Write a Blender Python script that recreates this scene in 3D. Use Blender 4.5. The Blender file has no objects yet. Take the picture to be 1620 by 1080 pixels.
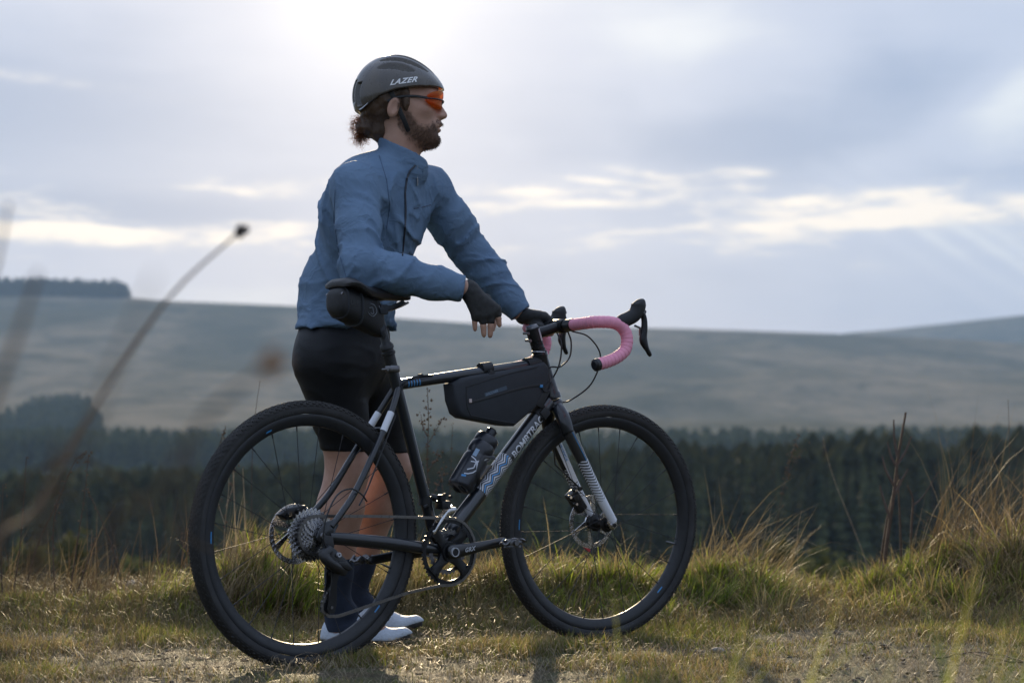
import bpy, bmesh, math, random
import numpy as np
from mathutils import Vector, Matrix
random.seed(7)
rng = np.random.default_rng(11)
SC = bpy.context.scene
COL = SC.collection
R = math.radians

# ------------------------------------------------------------------ camera
FPX, CX, HY, CH = 2985.0, 810.0, 690.0, 0.607      # lens in photo pixels, horizon row, eye height
cam_d = bpy.data.cameras.new('camera')
cam_d.sensor_width = 36.0
cam_d.lens = FPX / 1620.0 * 36.0
cam_d.shift_y = (HY - 540.0) / 1620.0
cam_d.clip_start = 0.05
cam_d.clip_end = 40000
cam_d.dof.use_dof = True
cam_d.dof.focus_distance = 5.25
cam_d.dof.aperture_fstop = 3.4
cam_d.dof.aperture_blades = 9
cam = bpy.data.objects.new('camera', cam_d)
cam.location = (0, 0, CH)
cam.rotation_euler = (R(90), 0, 0)
COL.objects.link(cam)
SC.camera = cam

# ------------------------------------------------------------------ sun and sky
SUN_AZ, SUN_EL = R(-4.6), R(15.5)                    # measured from +Y towards +X
sun_dir = Vector((math.sin(SUN_AZ) * math.cos(SUN_EL), math.cos(SUN_AZ) * math.cos(SUN_EL), math.sin(SUN_EL)))
sun_d = bpy.data.lights.new('sun', 'SUN')
sun_d.energy = 5.0
sun_d.angle = R(0.6)
sun_d.color = (1.0, 0.79, 0.50)
sun = bpy.data.objects.new('sun', sun_d)
sun.rotation_euler = (-sun_dir).to_track_quat('-Z', 'Y').to_euler()
sun.location = (-3, 20, 12)
COL.objects.link(sun)

SC.view_settings.view_transform = 'Standard'
SC.view_settings.look = 'None'
SC.view_settings.exposure = 0.27
SC.view_settings.gamma = 1.0
SC.view_settings.use_curve_mapping = False
SC.render.engine = 'CYCLES'
SC.cycles.use_denoising = True
SC.cycles.max_bounces = 8
SC.cycles.diffuse_bounces = 3
SC.cycles.glossy_bounces = 3
SC.cycles.transmission_bounces = 5
SC.cycles.transparent_max_bounces = 12
SC.cycles.volume_bounces = 0
SC.cycles.sample_clamp_indirect = 6.0
SC.cycles.caustics_reflective = False
SC.cycles.caustics_refractive = False
SC.cycles.blur_glossy = 0.5


class NT:
    """tiny node-tree writer"""
    def __init__(s, tree): s.t = tree; s.t.nodes.clear()
    def n(s, typ, **kw):
        nd = s.t.nodes.new(typ)
        for k, v in kw.items():
            if k.startswith('i_'):
                key = k[2:]; key = int(key) if key.isdigit() else key.replace('_', ' ')
                s.put(nd.inputs[key], v)
            else: setattr(nd, k, v)
        return nd
    def put(s, sock, v):
        if isinstance(v, bpy.types.NodeSocket): s.t.links.new(v, sock)
        elif isinstance(v, bpy.types.Node): s.t.links.new(v.outputs[0], sock)
        else:
            try: sock.default_value = v
            except Exception: sock.default_value = tuple(v) + (1.0,)
    def m(s, op, a, b=0.0, c=None, clamp=False):
        nd = s.n('ShaderNodeMath', operation=op, use_clamp=clamp)
        s.put(nd.inputs[0], a); s.put(nd.inputs[1], b)
        if c is not None: s.put(nd.inputs[2], c)
        return nd.outputs[0]
    def mix(s, f, a, b, mode='MIX'):
        nd = s.n('ShaderNodeMix', data_type='RGBA', blend_type=mode)
        s.put(nd.inputs[0], f); s.put(nd.inputs[6], a if not isinstance(a, tuple) else a + (1,) * (4 - len(a)))
        s.put(nd.inputs[7], b if not isinstance(b, tuple) else b + (1,) * (4 - len(b)))
        return nd.outputs[2]
    def noise(s, vec, scale, detail=4, rough=0.55, dist=0.0, out=0):
        nd = s.n('ShaderNodeTexNoise'); s.put(nd.inputs['Vector'], vec)
        nd.inputs['Scale'].default_value = scale; nd.inputs['Detail'].default_value = detail
        nd.inputs['Roughness'].default_value = rough; nd.inputs['Distortion'].default_value = dist
        return nd.outputs[out]
    def mapr(s, v, a, b, c=0.0, d=1.0, smooth=False):
        nd = s.n('ShaderNodeMapRange', clamp=True, interpolation_type='SMOOTHSTEP' if smooth else 'LINEAR')
        s.put(nd.inputs[0], v)
        for i, q in enumerate((a, b, c, d)): s.put(nd.inputs[i + 1], q)
        return nd.outputs[0]
    def xyz(s, x, y, z):
        nd = s.n('ShaderNodeCombineXYZ'); s.put(nd.inputs[0], x); s.put(nd.inputs[1], y); s.put(nd.inputs[2], z)
        return nd.outputs[0]


world = bpy.data.worlds.new('World')
SC.world = world
world.use_nodes = True
w = NT(world.node_tree)
SKY_STRENGTH = 0.10
sky = w.n('ShaderNodeTexSky', sky_type='NISHITA', sun_disc=False)
sky.sun_elevation = SUN_EL
sky.sun_rotation = SUN_AZ
sky.air_density = 1.2
sky.dust_density = 1.5
geo = w.n('ShaderNodeTexCoord').outputs['Generated']      # world: the view direction
sep = w.n('ShaderNodeSeparateXYZ'); w.put(sep.inputs[0], geo)
X, Y, Z = sep.outputs
az = w.m('ARCTAN2', X, Y)                                   # radians, 0 = straight ahead
el = w.m('ARCSINE', Z)
# soft cloud sheets: wide and thin low down, large masses higher up
elw = w.m('POWER', w.m('MAXIMUM', w.m('ADD', el, 0.02), 0.004), 0.5)
cvec = w.xyz(X, Y, w.m('MULTIPLY', elw, 1.3))
warp = w.noise(cvec, 2.2, 3, 0.5, out=1)
cv2 = w.n('ShaderNodeVectorMath', operation='MULTIPLY_ADD'); w.put(cv2.inputs[0], warp); cv2.inputs[1].default_value = (0.35, 0.35, 0.2); w.put(cv2.inputs[2], cvec)
cv2 = cv2.outputs[0]
big = w.noise(cv2, 3.1, 5, 0.5)
thin = w.noise(w.xyz(X, Y, w.m('MULTIPLY', el, 6.0)), 5.5, 6, 0.6)


def blob(a0, e0, sa, se, tilt=0.0):
    """soft patch of the sky centred on one azimuth and elevation (radians)"""
    da = w.m('SUBTRACT', az, a0); de = w.m('SUBTRACT', el, e0)
    if tilt: de = w.m('MULTIPLY_ADD', da, -tilt, de)
    q = w.m('ADD', w.m('POWER', w.m('DIVIDE', da, sa), 2.0), w.m('POWER', w.m('DIVIDE', de, se), 2.0))
    return w.m('EXPONENT', w.m('MULTIPLY', q, -1.0))


def A(px): return math.atan((px - CX) / FPX)
def E_(py): return math.atan((HY - py) / FPX)
def addall(lst):
    r = lst[0]
    for q in lst[1:]: r = w.m('ADD', r, q)
    return r


shade = w.m('ADD', w.mapr(big, 0.38, 0.66, -1.0, 1.0, True), w.mapr(thin, 0.3, 0.7, -0.45, 0.45))
# dark masses seen in the photograph, all broken up by the noise
darks = addall([w.m('MULTIPLY', blob(A(1440), E_(140), 0.085, 0.030, 0.1), 0.8), w.m('MULTIPLY', blob(A(1180), E_(232), 0.08, 0.016), 0.85),
                w.m('MULTIPLY', blob(A(1580), E_(285), 0.06, 0.010), 0.8), w.m('MULTIPLY', blob(A(100), E_(340), 0.10, 0.009), 0.7),
                w.m('MULTIPLY', blob(A(60), E_(190), 0.10, 0.030), 0.6), w.m('MULTIPLY', blob(A(980), E_(440), 0.10, 0.010), 0.35)])
# breaks in the cloud where the warm light comes through
def br(px, py, sa, se, k=1.0, t=0.0): return w.m('MULTIPLY', blob(A(px), E_(py), sa, se, t), k)
breaks = addall([br(1440, 348, 0.050, 0.0065, 1.35), br(1455, 316, 0.022, 0.0050, 1.3), br(1270, 322, 0.030, 0.0045, 1.0), br(1160, 278, 0.020, 0.0035, 1.05), br(1150, 300, 0.030, 0.003, 0.8),
                 br(1025, 274, 0.025, 0.0028, 1.0, -0.1), br(915, 322, 0.040, 0.0032, 1.05), br(930, 284, 0.030, 0.0022, 0.9, -0.1), br(1620, 330, 0.022, 0.005, 1.1),
                 br(1270, 362, 0.05, 0.003, 0.9), br(190, 382, 0.050, 0.0058, 1.35, -0.06), br(60, 378, 0.05, 0.004, 0.9), br(430, 370, 0.03, 0.006, 0.5), br(820, 305, 0.04, 0.0025, 0.7), br(40, 140, 0.07, 0.004, 0.5, -0.1), br(420, 300, 0.07, 0.006, 0.45)])
crisp = w.noise(w.xyz(w.m('MULTIPLY', az, 1.0), w.m('MULTIPLY', el, 4.2), 3.3), 26.0, 5, 0.6)
breaks = w.m('MULTIPLY', breaks, w.mapr(crisp, 0.30, 0.66, 0.30, 1.30, True))
streak = w.noise(w.xyz(w.m('MULTIPLY', az, 1.0), w.m('MULTIPLY', el, 5.5), 8.1), 15.0, 6, 0.62, 0.3)
band = w.m('MULTIPLY', w.mapr(el, 0.075, 0.100, 0, 1, True), w.mapr(el, 0.128, 0.155, 1, 0, True))
breaks = w.m('ADD', breaks, w.m('MULTIPLY', w.mapr(streak, 0.44, 0.74, 0, 0.9, True), band))
lights = addall([br(1090, 50, 0.035, 0.02, 0.5), br(1610, 180, 0.03, 0.03, 0.8, 0.8), br(1500, 215, 0.05, 0.012, 0.5, 0.5), br(590, 40, 0.06, 0.06, 0.45), br(820, 20, 0.06, 0.03, 0.35)])
ray = addall([w.m('MULTIPLY', blob(A(x_), E_(y_), 0.05, 0.0042, -0.66), k_) for x_, y_, k_ in ((1500, 400, .5), (1560, 396, .6), (1480, 432, .35), (1610, 400, .4))])
val = w.m('ADD', w.m('MULTIPLY', shade, 0.52), w.m('SUBTRACT', w.m('ADD', lights, ray), darks))
K = 0.94 / SKY_STRENGTH
def col(r, g, b): return (r * K, g * K, b * K)
c1 = w.mix(w.mapr(val, -1.25, 0.1, 0, 1, True), col(0.255, 0.362, 0.565), col(0.445, 0.532, 0.71))
c2 = w.mix(w.mapr(val, 0.0, 1.3, 0, 1, True), c1, col(0.74, 0.80, 0.86))
c3 = w.mix(w.mapr(breaks, 0.0, 1.0, 0, .55, True), c2, col(0.66, 0.69, 0.75))
c3 = w.mix(w.mapr(breaks, 0.25, 1.5, 0, 1, True), c3, col(1.0, 0.93, 0.85))
hz = w.mapr(el, 0.0, 0.055, 0.65, 0.0, True)
c4 = w.mix(hz, c3, col(0.50, 0.60, 0.77))
# thin cloud glowing round the sun
cosang = w.n('ShaderNodeVectorMath', operation='DOT_PRODUCT'); w.put(cosang.inputs[0], geo); cosang.inputs[1].default_value = tuple(sun_dir)
ang = w.m('ARCCOSINE', w.m('MINIMUM', cosang.outputs['Value'], 1.0))
glow = w.m('EXPONENT', w.m('MULTIPLY', w.m('POWER', w.m('DIVIDE', ang, 0.046), 1.15), -1.0))
c5 = w.mix(1.0, c4, w.mix(glow, (0, 0, 0), col(1.1, 0.92, 0.68)), 'ADD')
glow2 = w.m('EXPONENT', w.m('MULTIPLY', w.m('POWER', w.m('DIVIDE', ang, 0.35), 1.5), -1.0))
c5 = w.mix(1.0, c5, w.mix(glow2, (0, 0, 0), col(0.055, 0.048, 0.035)), 'ADD')
# overhead sky brightness raised, added as fill light for the camera-facing sides
c5 = w.mix(1.0, c5, w.mix(w.mapr(el, 0.28, 1.2, 0, 1, True), (1, 1, 1), (1.55, 1.55, 1.6)), 'MULTIPLY')
cloudcover = 0.93
final = w.mix(cloudcover, sky.outputs[0], c5)
# ground side of the dome is dull
final = w.mix(w.mapr(Z, -0.06, -0.01, 0, 1), col(0.10, 0.11, 0.10), final)
bg = w.n('ShaderNodeBackground'); w.put(bg.inputs[0], final); bg.inputs[1].default_value = SKY_STRENGTH
wo = w.n('ShaderNodeOutputWorld'); w.put(wo.inputs[0], bg.outputs[0])
world.cycles.sampling_method = 'MANUAL'
world.cycles.sample_map_resolution = 1024

# ------------------------------------------------------------------ helpers
def tag(o, label=None, cat=None, group=None, kind=None):
    if label: o['label'] = label
    if cat: o['category'] = cat
    if group: o['group'] = group
    if kind: o['kind'] = kind
    return o


def empty(name, loc=(0, 0, 0), rz=0.0, label=None, cat=None, group=None):
    o = bpy.data.objects.new(name, None)
    o.empty_display_size = 0.1
    o.location = loc; o.rotation_euler = (0, 0, rz)
    COL.objects.link(o)
    return tag(o, label, cat, group)


def mesh_np(name, V, Fq=None, Ft=None, mats=(), smooth=True, uv=None, matidx=None):
    """mesh from numpy arrays of quads and / or triangles"""
    me = bpy.data.meshes.new(name)
    V = np.asarray(V, dtype=np.float32)
    loops = []; starts = []; n = 0
    nq = 0 if Fq is None else len(Fq); nt = 0 if Ft is None else len(Ft)
    if nq: loops.append(np.asarray(Fq, dtype=np.int32).ravel())
    if nt: loops.append(np.asarray(Ft, dtype=np.int32).ravel())
    L = np.concatenate(loops) if loops else np.zeros(0, np.int32)
    st = np.concatenate([np.arange(nq) * 4, nq * 4 + np.arange(nt) * 3]).astype(np.int32)
    me.vertices.add(len(V)); me.vertices.foreach_set('co', V.ravel())
    me.loops.add(len(L)); me.loops.foreach_set('vertex_index', L)
    me.polygons.add(nq + nt); me.polygons.foreach_set('loop_start', st)
    if matidx is not None: me.polygons.foreach_set('material_index', np.asarray(matidx, dtype=np.int32))
    me.polygons.foreach_set('use_smooth', np.full(nq + nt, smooth, dtype=bool))
    for m_ in mats: me.materials.append(m_)
    me.update(calc_edges=True)
    return me


def link(name, me, parent=None):
    o = bpy.data.objects.new(name, me)
    COL.objects.link(o)
    if parent is not None: o.parent = parent
    return o


class MB:
    """collects simple shapes into one mesh"""
    def __init__(s): s.v = []; s.f = []; s.uv = []; s.mi = []; s.cur = 0
    def add(s, vs, fs, uvs=None):
        o = len(s.v)
        s.v += [tuple(p) for p in vs]
        for i, f in enumerate(fs):
            s.f.append([a + o for a in f]); s.mi.append(s.cur)
            s.uv.append(uvs[i] if uvs else [(0, 0)] * len(f))
        return s
    def box(s, c, size, M=None, bev=0.0):
        hx, hy, hz_ = size[0] / 2, size[1] / 2, size[2] / 2
        if bev <= 0:
            vs = [Vector((x * hx, y * hy, z * hz_)) for x in (-1, 1) for y in (-1, 1) for z in (-1, 1)]
            fs = [(0, 1, 3, 2), (4, 6, 7, 5), (0, 4, 5, 1), (2, 3, 7, 6), (0, 2, 6, 4), (1, 5, 7, 3)]
        else:
            bm = bmesh.new(); bmesh.ops.create_cube(bm, size=1.0)
            for v in bm.verts: v.co = Vector((v.co.x * size[0], v.co.y * size[1], v.co.z * size[2]))
            bmesh.ops.bevel(bm, geom=list(bm.edges), offset=min(bev, min(size) * 0.45), segments=2, affect='EDGES', profile=0.6)
            bm.verts.index_update()
            vs = [v.co.copy() for v in bm.verts]; fs = [[v.index for v in f.verts] for f in bm.faces]; bm.free()
        if M is not None: vs = [M @ v for v in vs]
        c = Vector(c)
        return s.add([v + c for v in vs], fs)
    def tube(s, pts, rad, n=12, caps=True, side=None, flat=None):
        """swept tube; rad number, list or list of (a, b); side = reference direction; flat unused"""
        P = [Vector(p) for p in pts]; m = len(P)
        if not isinstance(rad, (list, tuple)) or (isinstance(rad, tuple)): rad = [rad] * m
        T = []
        for i in range(m):
            a = P[max(i - 1, 0)]; b = P[min(i + 1, m - 1)]
            t = (b - a); T.append(t.normalized() if t.length > 1e-9 else Vector((0, 0, 1)))
        ref = Vector(side) if side is not None else (Vector((0, 1, 0)) if abs(T[0].y) < 0.9 else Vector((1, 0, 0)))
        vs = []; L = 0.0; Ls = []
        N = None
        for i in range(m):
            if i: L += (P[i] - P[i - 1]).length
            Ls.append(L)
            if N is None or side is not None:
                N = (ref - T[i] * ref.dot(T[i])).normalized()
            else:
                N = (N - T[i] * N.dot(T[i])).normalized()
            B = T[i].cross(N)
            r = rad[i]; ra, rb = (r if isinstance(r, (list, tuple)) else (r, r))
            for k in range(n):
                a = 2 * math.pi * k / n
                vs.append(P[i] + N * (ra * math.cos(a)) + B * (rb * math.sin(a)))
        fs = []; uvs = []
        for i in range(m - 1):
            for k in range(n):
                k2 = (k + 1) % n
                fs.append((i * n + k, i * n + k2, (i + 1) * n + k2, (i + 1) * n + k))
                uvs.append([(Ls[i], k / n), (Ls[i], (k + 1) / n), (Ls[i + 1], (k + 1) / n), (Ls[i + 1], k / n)])
        if caps:
            fs.append(tuple(range(n - 1, -1, -1))); uvs.append([(0, 0)] * n)
            fs.append(tuple(range((m - 1) * n, m * n))); uvs.append([(L, 0)] * n)
        return s.add(vs, fs, uvs)
    def lathe(s, prof, c=(0, 0, 0), axis='Y', n=32, M=None, closed=False, cap=True):
        """prof: (radius, along) pairs"""
        vs = []; m = len(prof)
        for (r, h) in prof:
            for k in range(n):
                a = 2 * math.pi * k / n
                x, z = r * math.cos(a), r * math.sin(a)
                p = Vector((x, h, z)) if axis == 'Y' else (Vector((x, z, h)) if axis == 'Z' else Vector((h, x, z)))
                vs.append(p)
        fs = []; uvs = []
        mm = m if closed else m - 1
        for i in range(mm):
            j = (i + 1) % m
            for k in range(n):
                k2 = (k + 1) % n
                fs.append((i * n + k, i * n + k2, j * n + k2, j * n + k))
                uvs.append([(k / n, i / m), ((k + 1) / n, i / m), ((k + 1) / n, (i + 1) / m), (k / n, (i + 1) / m)])
        if not closed and cap:
            if prof[0][0] > 1e-5: fs.append(tuple(range(n))); uvs.append([(0, 0)] * n)
            if prof[-1][0] > 1e-5: fs.append(tuple(range((m - 1) * n + n - 1, (m - 1) * n - 1, -1))); uvs.append([(0, 0)] * n)
        if M is not None: vs = [M @ v for v in vs]
        c = Vector(c)
        return s.add([v + c for v in vs], fs, uvs)
    def prism(s, poly, y0, y1, bev=0.0, M=None):
        """polygon in the x-z plane given thickness along y; bev rounds both rims"""
        n = len(poly)
        P = [Vector((p[0], 0, p[1])) for p in poly]
        area = sum(P[i].x * P[(i + 1) % n].z - P[(i + 1) % n].x * P[i].z for i in range(n))
        sg = 1 if area > 0 else -1
        def inset(d):
            out = []
            for i in range(n):
                a, b, c_ = P[i - 1], P[i], P[(i + 1) % n]
                e1 = (b - a).normalized(); e2 = (c_ - b).normalized()
                n1 = Vector((-e1.z, 0, e1.x)) * sg; n2 = Vector((-e2.z, 0, e2.x)) * sg
                q = (n1 + n2); l = max(q.length, 0.3)
                out.append(b + q.normalized() * (d / max(0.5, l / 2)))
            return out
        if y0 > y1: y0, y1 = y1, y0
        if bev > 0: layers = [(y0, bev), (y0 + bev * 0.3, bev * 0.3), (y0 + bev, 0), (y1 - bev, 0), (y1 - bev * 0.3, bev * 0.3), (y1, bev)]
        else: layers = [(y0, 0), (y1, 0)]
        vs = []
        for (y, d) in layers:
            for p in (inset(d) if d else P): vs.append(Vector((p.x, y, p.z)))
        fs = []
        for i in range(len(layers) - 1):
            for k in range(n):
                k2 = (k + 1) % n
                q = (i * n + k, i * n + k2, (i + 1) * n + k2, (i + 1) * n + k)
                fs.append(q if sg < 0 else q[::-1])
        a = tuple(range(n)); b = tuple(range((len(layers) - 1) * n, len(layers) * n))
        fs.append(a if sg > 0 else a[::-1]); fs.append(b[::-1] if sg > 0 else b)
        if M is not None: vs = [M @ v for v in vs]
        return s.add(vs, fs)
    def build(s, name, mats, parent=None, xf=None, smooth=True, angle=38, sub=0):
        me = bpy.data.meshes.new(name)
        vs = s.v if xf is None else [tuple(xf(Vector(p))) for p in s.v]
        me.from_pydata(vs, [], s.f)
        uvl = me.uv_layers.new(name='UVMap')
        flat = [c for f in s.uv for q in f for c in q]
        uvl.data.foreach_set('uv', flat)
        if not isinstance(mats, (list, tuple)): mats = [mats]
        for m_ in mats: me.materials.append(m_)
        if len(mats) > 1: me.polygons.foreach_set('material_index', s.mi)
        bm = bmesh.new(); bm.from_mesh(me); bmesh.ops.recalc_face_normals(bm, faces=bm.faces); bm.to_mesh(me); bm.free()
        if smooth:
            me.polygons.foreach_set('use_smooth', [True] * len(me.polygons))
            me.set_sharp_from_angle(angle=R(angle))
        me.update()
        o = link(name, me, parent)
        if sub:
            md = o.modifiers.new('sub', 'SUBSURF'); md.levels = sub; md.render_levels = sub
        return o


def catmull(pts, per=6):
    P = [Vector(p) for p in pts]; P = [P[0] * 2 - P[1]] + P + [P[-1] * 2 - P[-2]]
    out = []
    for i in range(1, len(P) - 2):
        for k in range(per):
            t = k / per
            out.append(0.5 * ((2 * P[i]) + (P[i + 1] - P[i - 1]) * t + (2 * P[i - 1] - 5 * P[i] + 4 * P[i + 1] - P[i + 2]) * t * t + (3 * P[i] - P[i - 1] - 3 * P[i + 1] + P[i + 2]) * t ** 3))
    out.append(P[-2].copy())
    return out


def principled(name, color, rough=0.5, metal=0.0, spec=0.5, coat=0.0, coat_rough=0.05, sheen=0.0, sss=0.0, bump=0.0, bscale=200.0, var=0.0, vscale=20.0, trans=0.0, rvar=0.0):
    m_ = bpy.data.materials.new(name); m_.use_nodes = True
    t = NT(m_.node_tree)
    p = t.n('ShaderNodeBsdfPrincipled'); o = t.n('ShaderNodeOutputMaterial'); t.put(o.inputs[0], p.outputs[0])
    obj = t.n('ShaderNodeTexCoord').outputs['Object']
    base = tuple(color) + (1,)
    if var > 0:
        nz = t.noise(obj, vscale, 5, 0.6)
        dark = tuple(c * (1 - var) for c in color); lite = tuple(min(1, c * (1 + var)) for c in color)
        base = t.mix(t.mapr(nz, 0.3, 0.7, 0, 1), dark, lite)
    t.put(p.inputs['Base Color'], base)
    if rvar > 0:
        nz2 = t.noise(obj, vscale * 2.3 + 3, 5, 0.6)
        t.put(p.inputs['Roughness'], t.mapr(nz2, 0.3, 0.7, max(0.02, rough - rvar), min(1, rough + rvar)))
    else: p.inputs['Roughness'].default_value = rough
    p.inputs['Metallic'].default_value = metal
    p.inputs['Specular IOR Level'].default_value = spec
    p.inputs['Coat Weight'].default_value = coat; p.inputs['Coat Roughness'].default_value = coat_rough
    p.inputs['Sheen Weight'].default_value = sheen
    p.inputs['Transmission Weight'].default_value = trans
    if sss > 0:
        p.inputs['Subsurface Weight'].default_value = sss
        p.inputs['Subsurface Radius'].default_value = (0.012, 0.005, 0.003); p.inputs['Subsurface Scale'].default_value = 1.0
    if bump > 0:
        b = t.n('ShaderNodeBump'); b.inputs['Strength'].default_value = 1.0; b.inputs['Distance'].default_value = bump
        t.put(b.inputs['Height'], t.noise(obj, bscale, 4, 0.6)); t.put(p.inputs['Normal'], b.outputs[0])
    return m_


def text_mesh(name, body, size, mat, parent, loc, xdir, ydir, depth=0.0006, shear=0.0, spacing=1.0, weight=0.0, bendto=None):
    """lettering laid out from loc along xdir, letters upright along ydir"""
    cu = bpy.data.curves.new(name, 'FONT'); cu.body = body; cu.size = size
    cu.extrude = depth; cu.shear = shear; cu.space_character = spacing; cu.offset = weight; cu.resolution_u = 3
    tmp = bpy.data.objects.new('tmp', cu); COL.objects.link(tmp)
    dg = bpy.context.evaluated_depsgraph_get()
    me = bpy.data.meshes.new_from_object(tmp.evaluated_get(dg))
    bpy.data.objects.remove(tmp)
    if bendto:
        bm = bmesh.new(); bm.from_mesh(me); bmesh.ops.triangulate(bm, faces=bm.faces); bmesh.ops.subdivide_edges(bm, edges=bm.edges, cuts=3, use_grid_fill=True); bm.to_mesh(me); bm.free()
    x = Vector(xdir).normalized(); y = Vector(ydir); y = (y - x * y.dot(x)).normalized(); z = x.cross(y)
    for v in me.vertices:
        c = v.co.copy()
        p = Vector(loc) + x * c.x + y * c.y + z * c.z
        v.co = bendto(c, p) if bendto else p
    me.materials.clear(); me.materials.append(mat); me.name = name
    return link(name, me, parent)


# a point of the bicycle's upright plane, or of the world, from where it shows at a known distance
BTH = R(40.0)
BO = Vector((-0.537, 4.95, 0.0)); BU = Vector((math.cos(BTH), math.sin(BTH), 0)); BV = Vector((-math.sin(BTH), math.cos(BTH), 0))
def BP(px, py, y=0.0):
    q = (px - CX) / FPX
    P = BO + BV * y
    s = (q * P.y - P.x) / (BU.x - q * BU.y); d = P.y + BU.y * s
    return Vector((s, y, CH + (HY - py) / FPX * d))
def WP(px, py, d): return Vector(((px - CX) / FPX * d, d, CH + (HY - py) / FPX * d))
def BW(p): return BO + BU * p[0] + BV * p[1] + Vector((0, 0, p[2]))

# ================================================================== LAND
def _hash(ix, iy, iz, seed):
    with np.errstate(over='ignore'):
        h = (ix.astype(np.uint32) * np.uint32(374761393) + iy.astype(np.uint32) * np.uint32(668265263) + iz.astype(np.uint32) * np.uint32(2246822519) + np.uint32(seed * 3266489917 & 0xffffffff))
        h = (h ^ (h >> np.uint32(13))) * np.uint32(1274126177)
        h = h ^ (h >> np.uint32(16))
    return (h & np.uint32(0xffff)).astype(np.float32) / 32767.5 - 1.0


def vnoise(x, y, z=None, seed=0):
    x = np.asarray(x, np.float32); y = np.asarray(y, np.float32)
    if z is None: z = np.zeros_like(x)
    z = np.asarray(z, np.float32)
    xi = np.floor(x).astype(np.int32); yi = np.floor(y).astype(np.int32); zi = np.floor(z).astype(np.int32)
    xf = x - xi; yf = y - yi; zf = z - zi
    u = xf * xf * (3 - 2 * xf); v = yf * yf * (3 - 2 * yf); w_ = zf * zf * (3 - 2 * zf)
    r = 0
    for dx in (0, 1):
        for dy in (0, 1):
            for dz in (0, 1):
                r = r + _hash(xi + dx, yi + dy, zi + dz, seed) * (u if dx else 1 - u) * (v if dy else 1 - v) * (w_ if dz else 1 - w_)
    return r


def fbm(x, y, z=None, seed=0, oct=4, rough=0.5):
    r = 0; a = 1.0; f = 1.0
    for i in range(oct):
        r = r + a * vnoise(np.asarray(x) * f, np.asarray(y) * f, None if z is None else np.asarray(z) * f, seed + i * 17); a *= rough; f *= 2.03
    return r


def sstep(a, b, x):
    t = np.clip((x - a) / (b - a), 0, 1); return t * t * (3 - 2 * t)


PXM = np.array([-600, 0, 150, 300, 400, 480, 560, 700, 850, 950, 1080, 1180, 1260, 1320, 1400, 1480, 1560, 1640, 2200], float)
MND = np.array([.02, .01, .0, .02, .08, .09, .07, .05, .05, .045, .05, .06, .04, -.02, .03, .07, .10, .12, .14], float)
GHT = np.array([.4, .34, .34, .45, .9, .9, .9, .9, .9, .8, .8, .9, .8, .6, .8, .9, 1., 1., 1.], float)
RPX = np.array([-3000, -900, 0, 210, 300, 480, 620, 800, 1000, 1350, 1620, 2400, 4500], float)
RPY = np.array([560, 505, 467, 468, 474, 484, 502, 514, 518, 526, 543, 560, 600], float)
FPXs = np.array([-3000, 900, 1200, 1350, 1500, 1620, 1900, 2600, 4500], float)
FPYs = np.array([640, 600, 545, 526, 512, 499, 480, 500, 560], float)
YK = np.array([7.1, 60, 130, 190, 300, 450, 700, 900, 1000, 1300, 1700, 2200], float)
ZK = np.array([0.0, -7.5, -15.5, -17.5, -19.5, -20, -9.0, -2.6, 2.0, 22, 63, 140], float)


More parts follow.
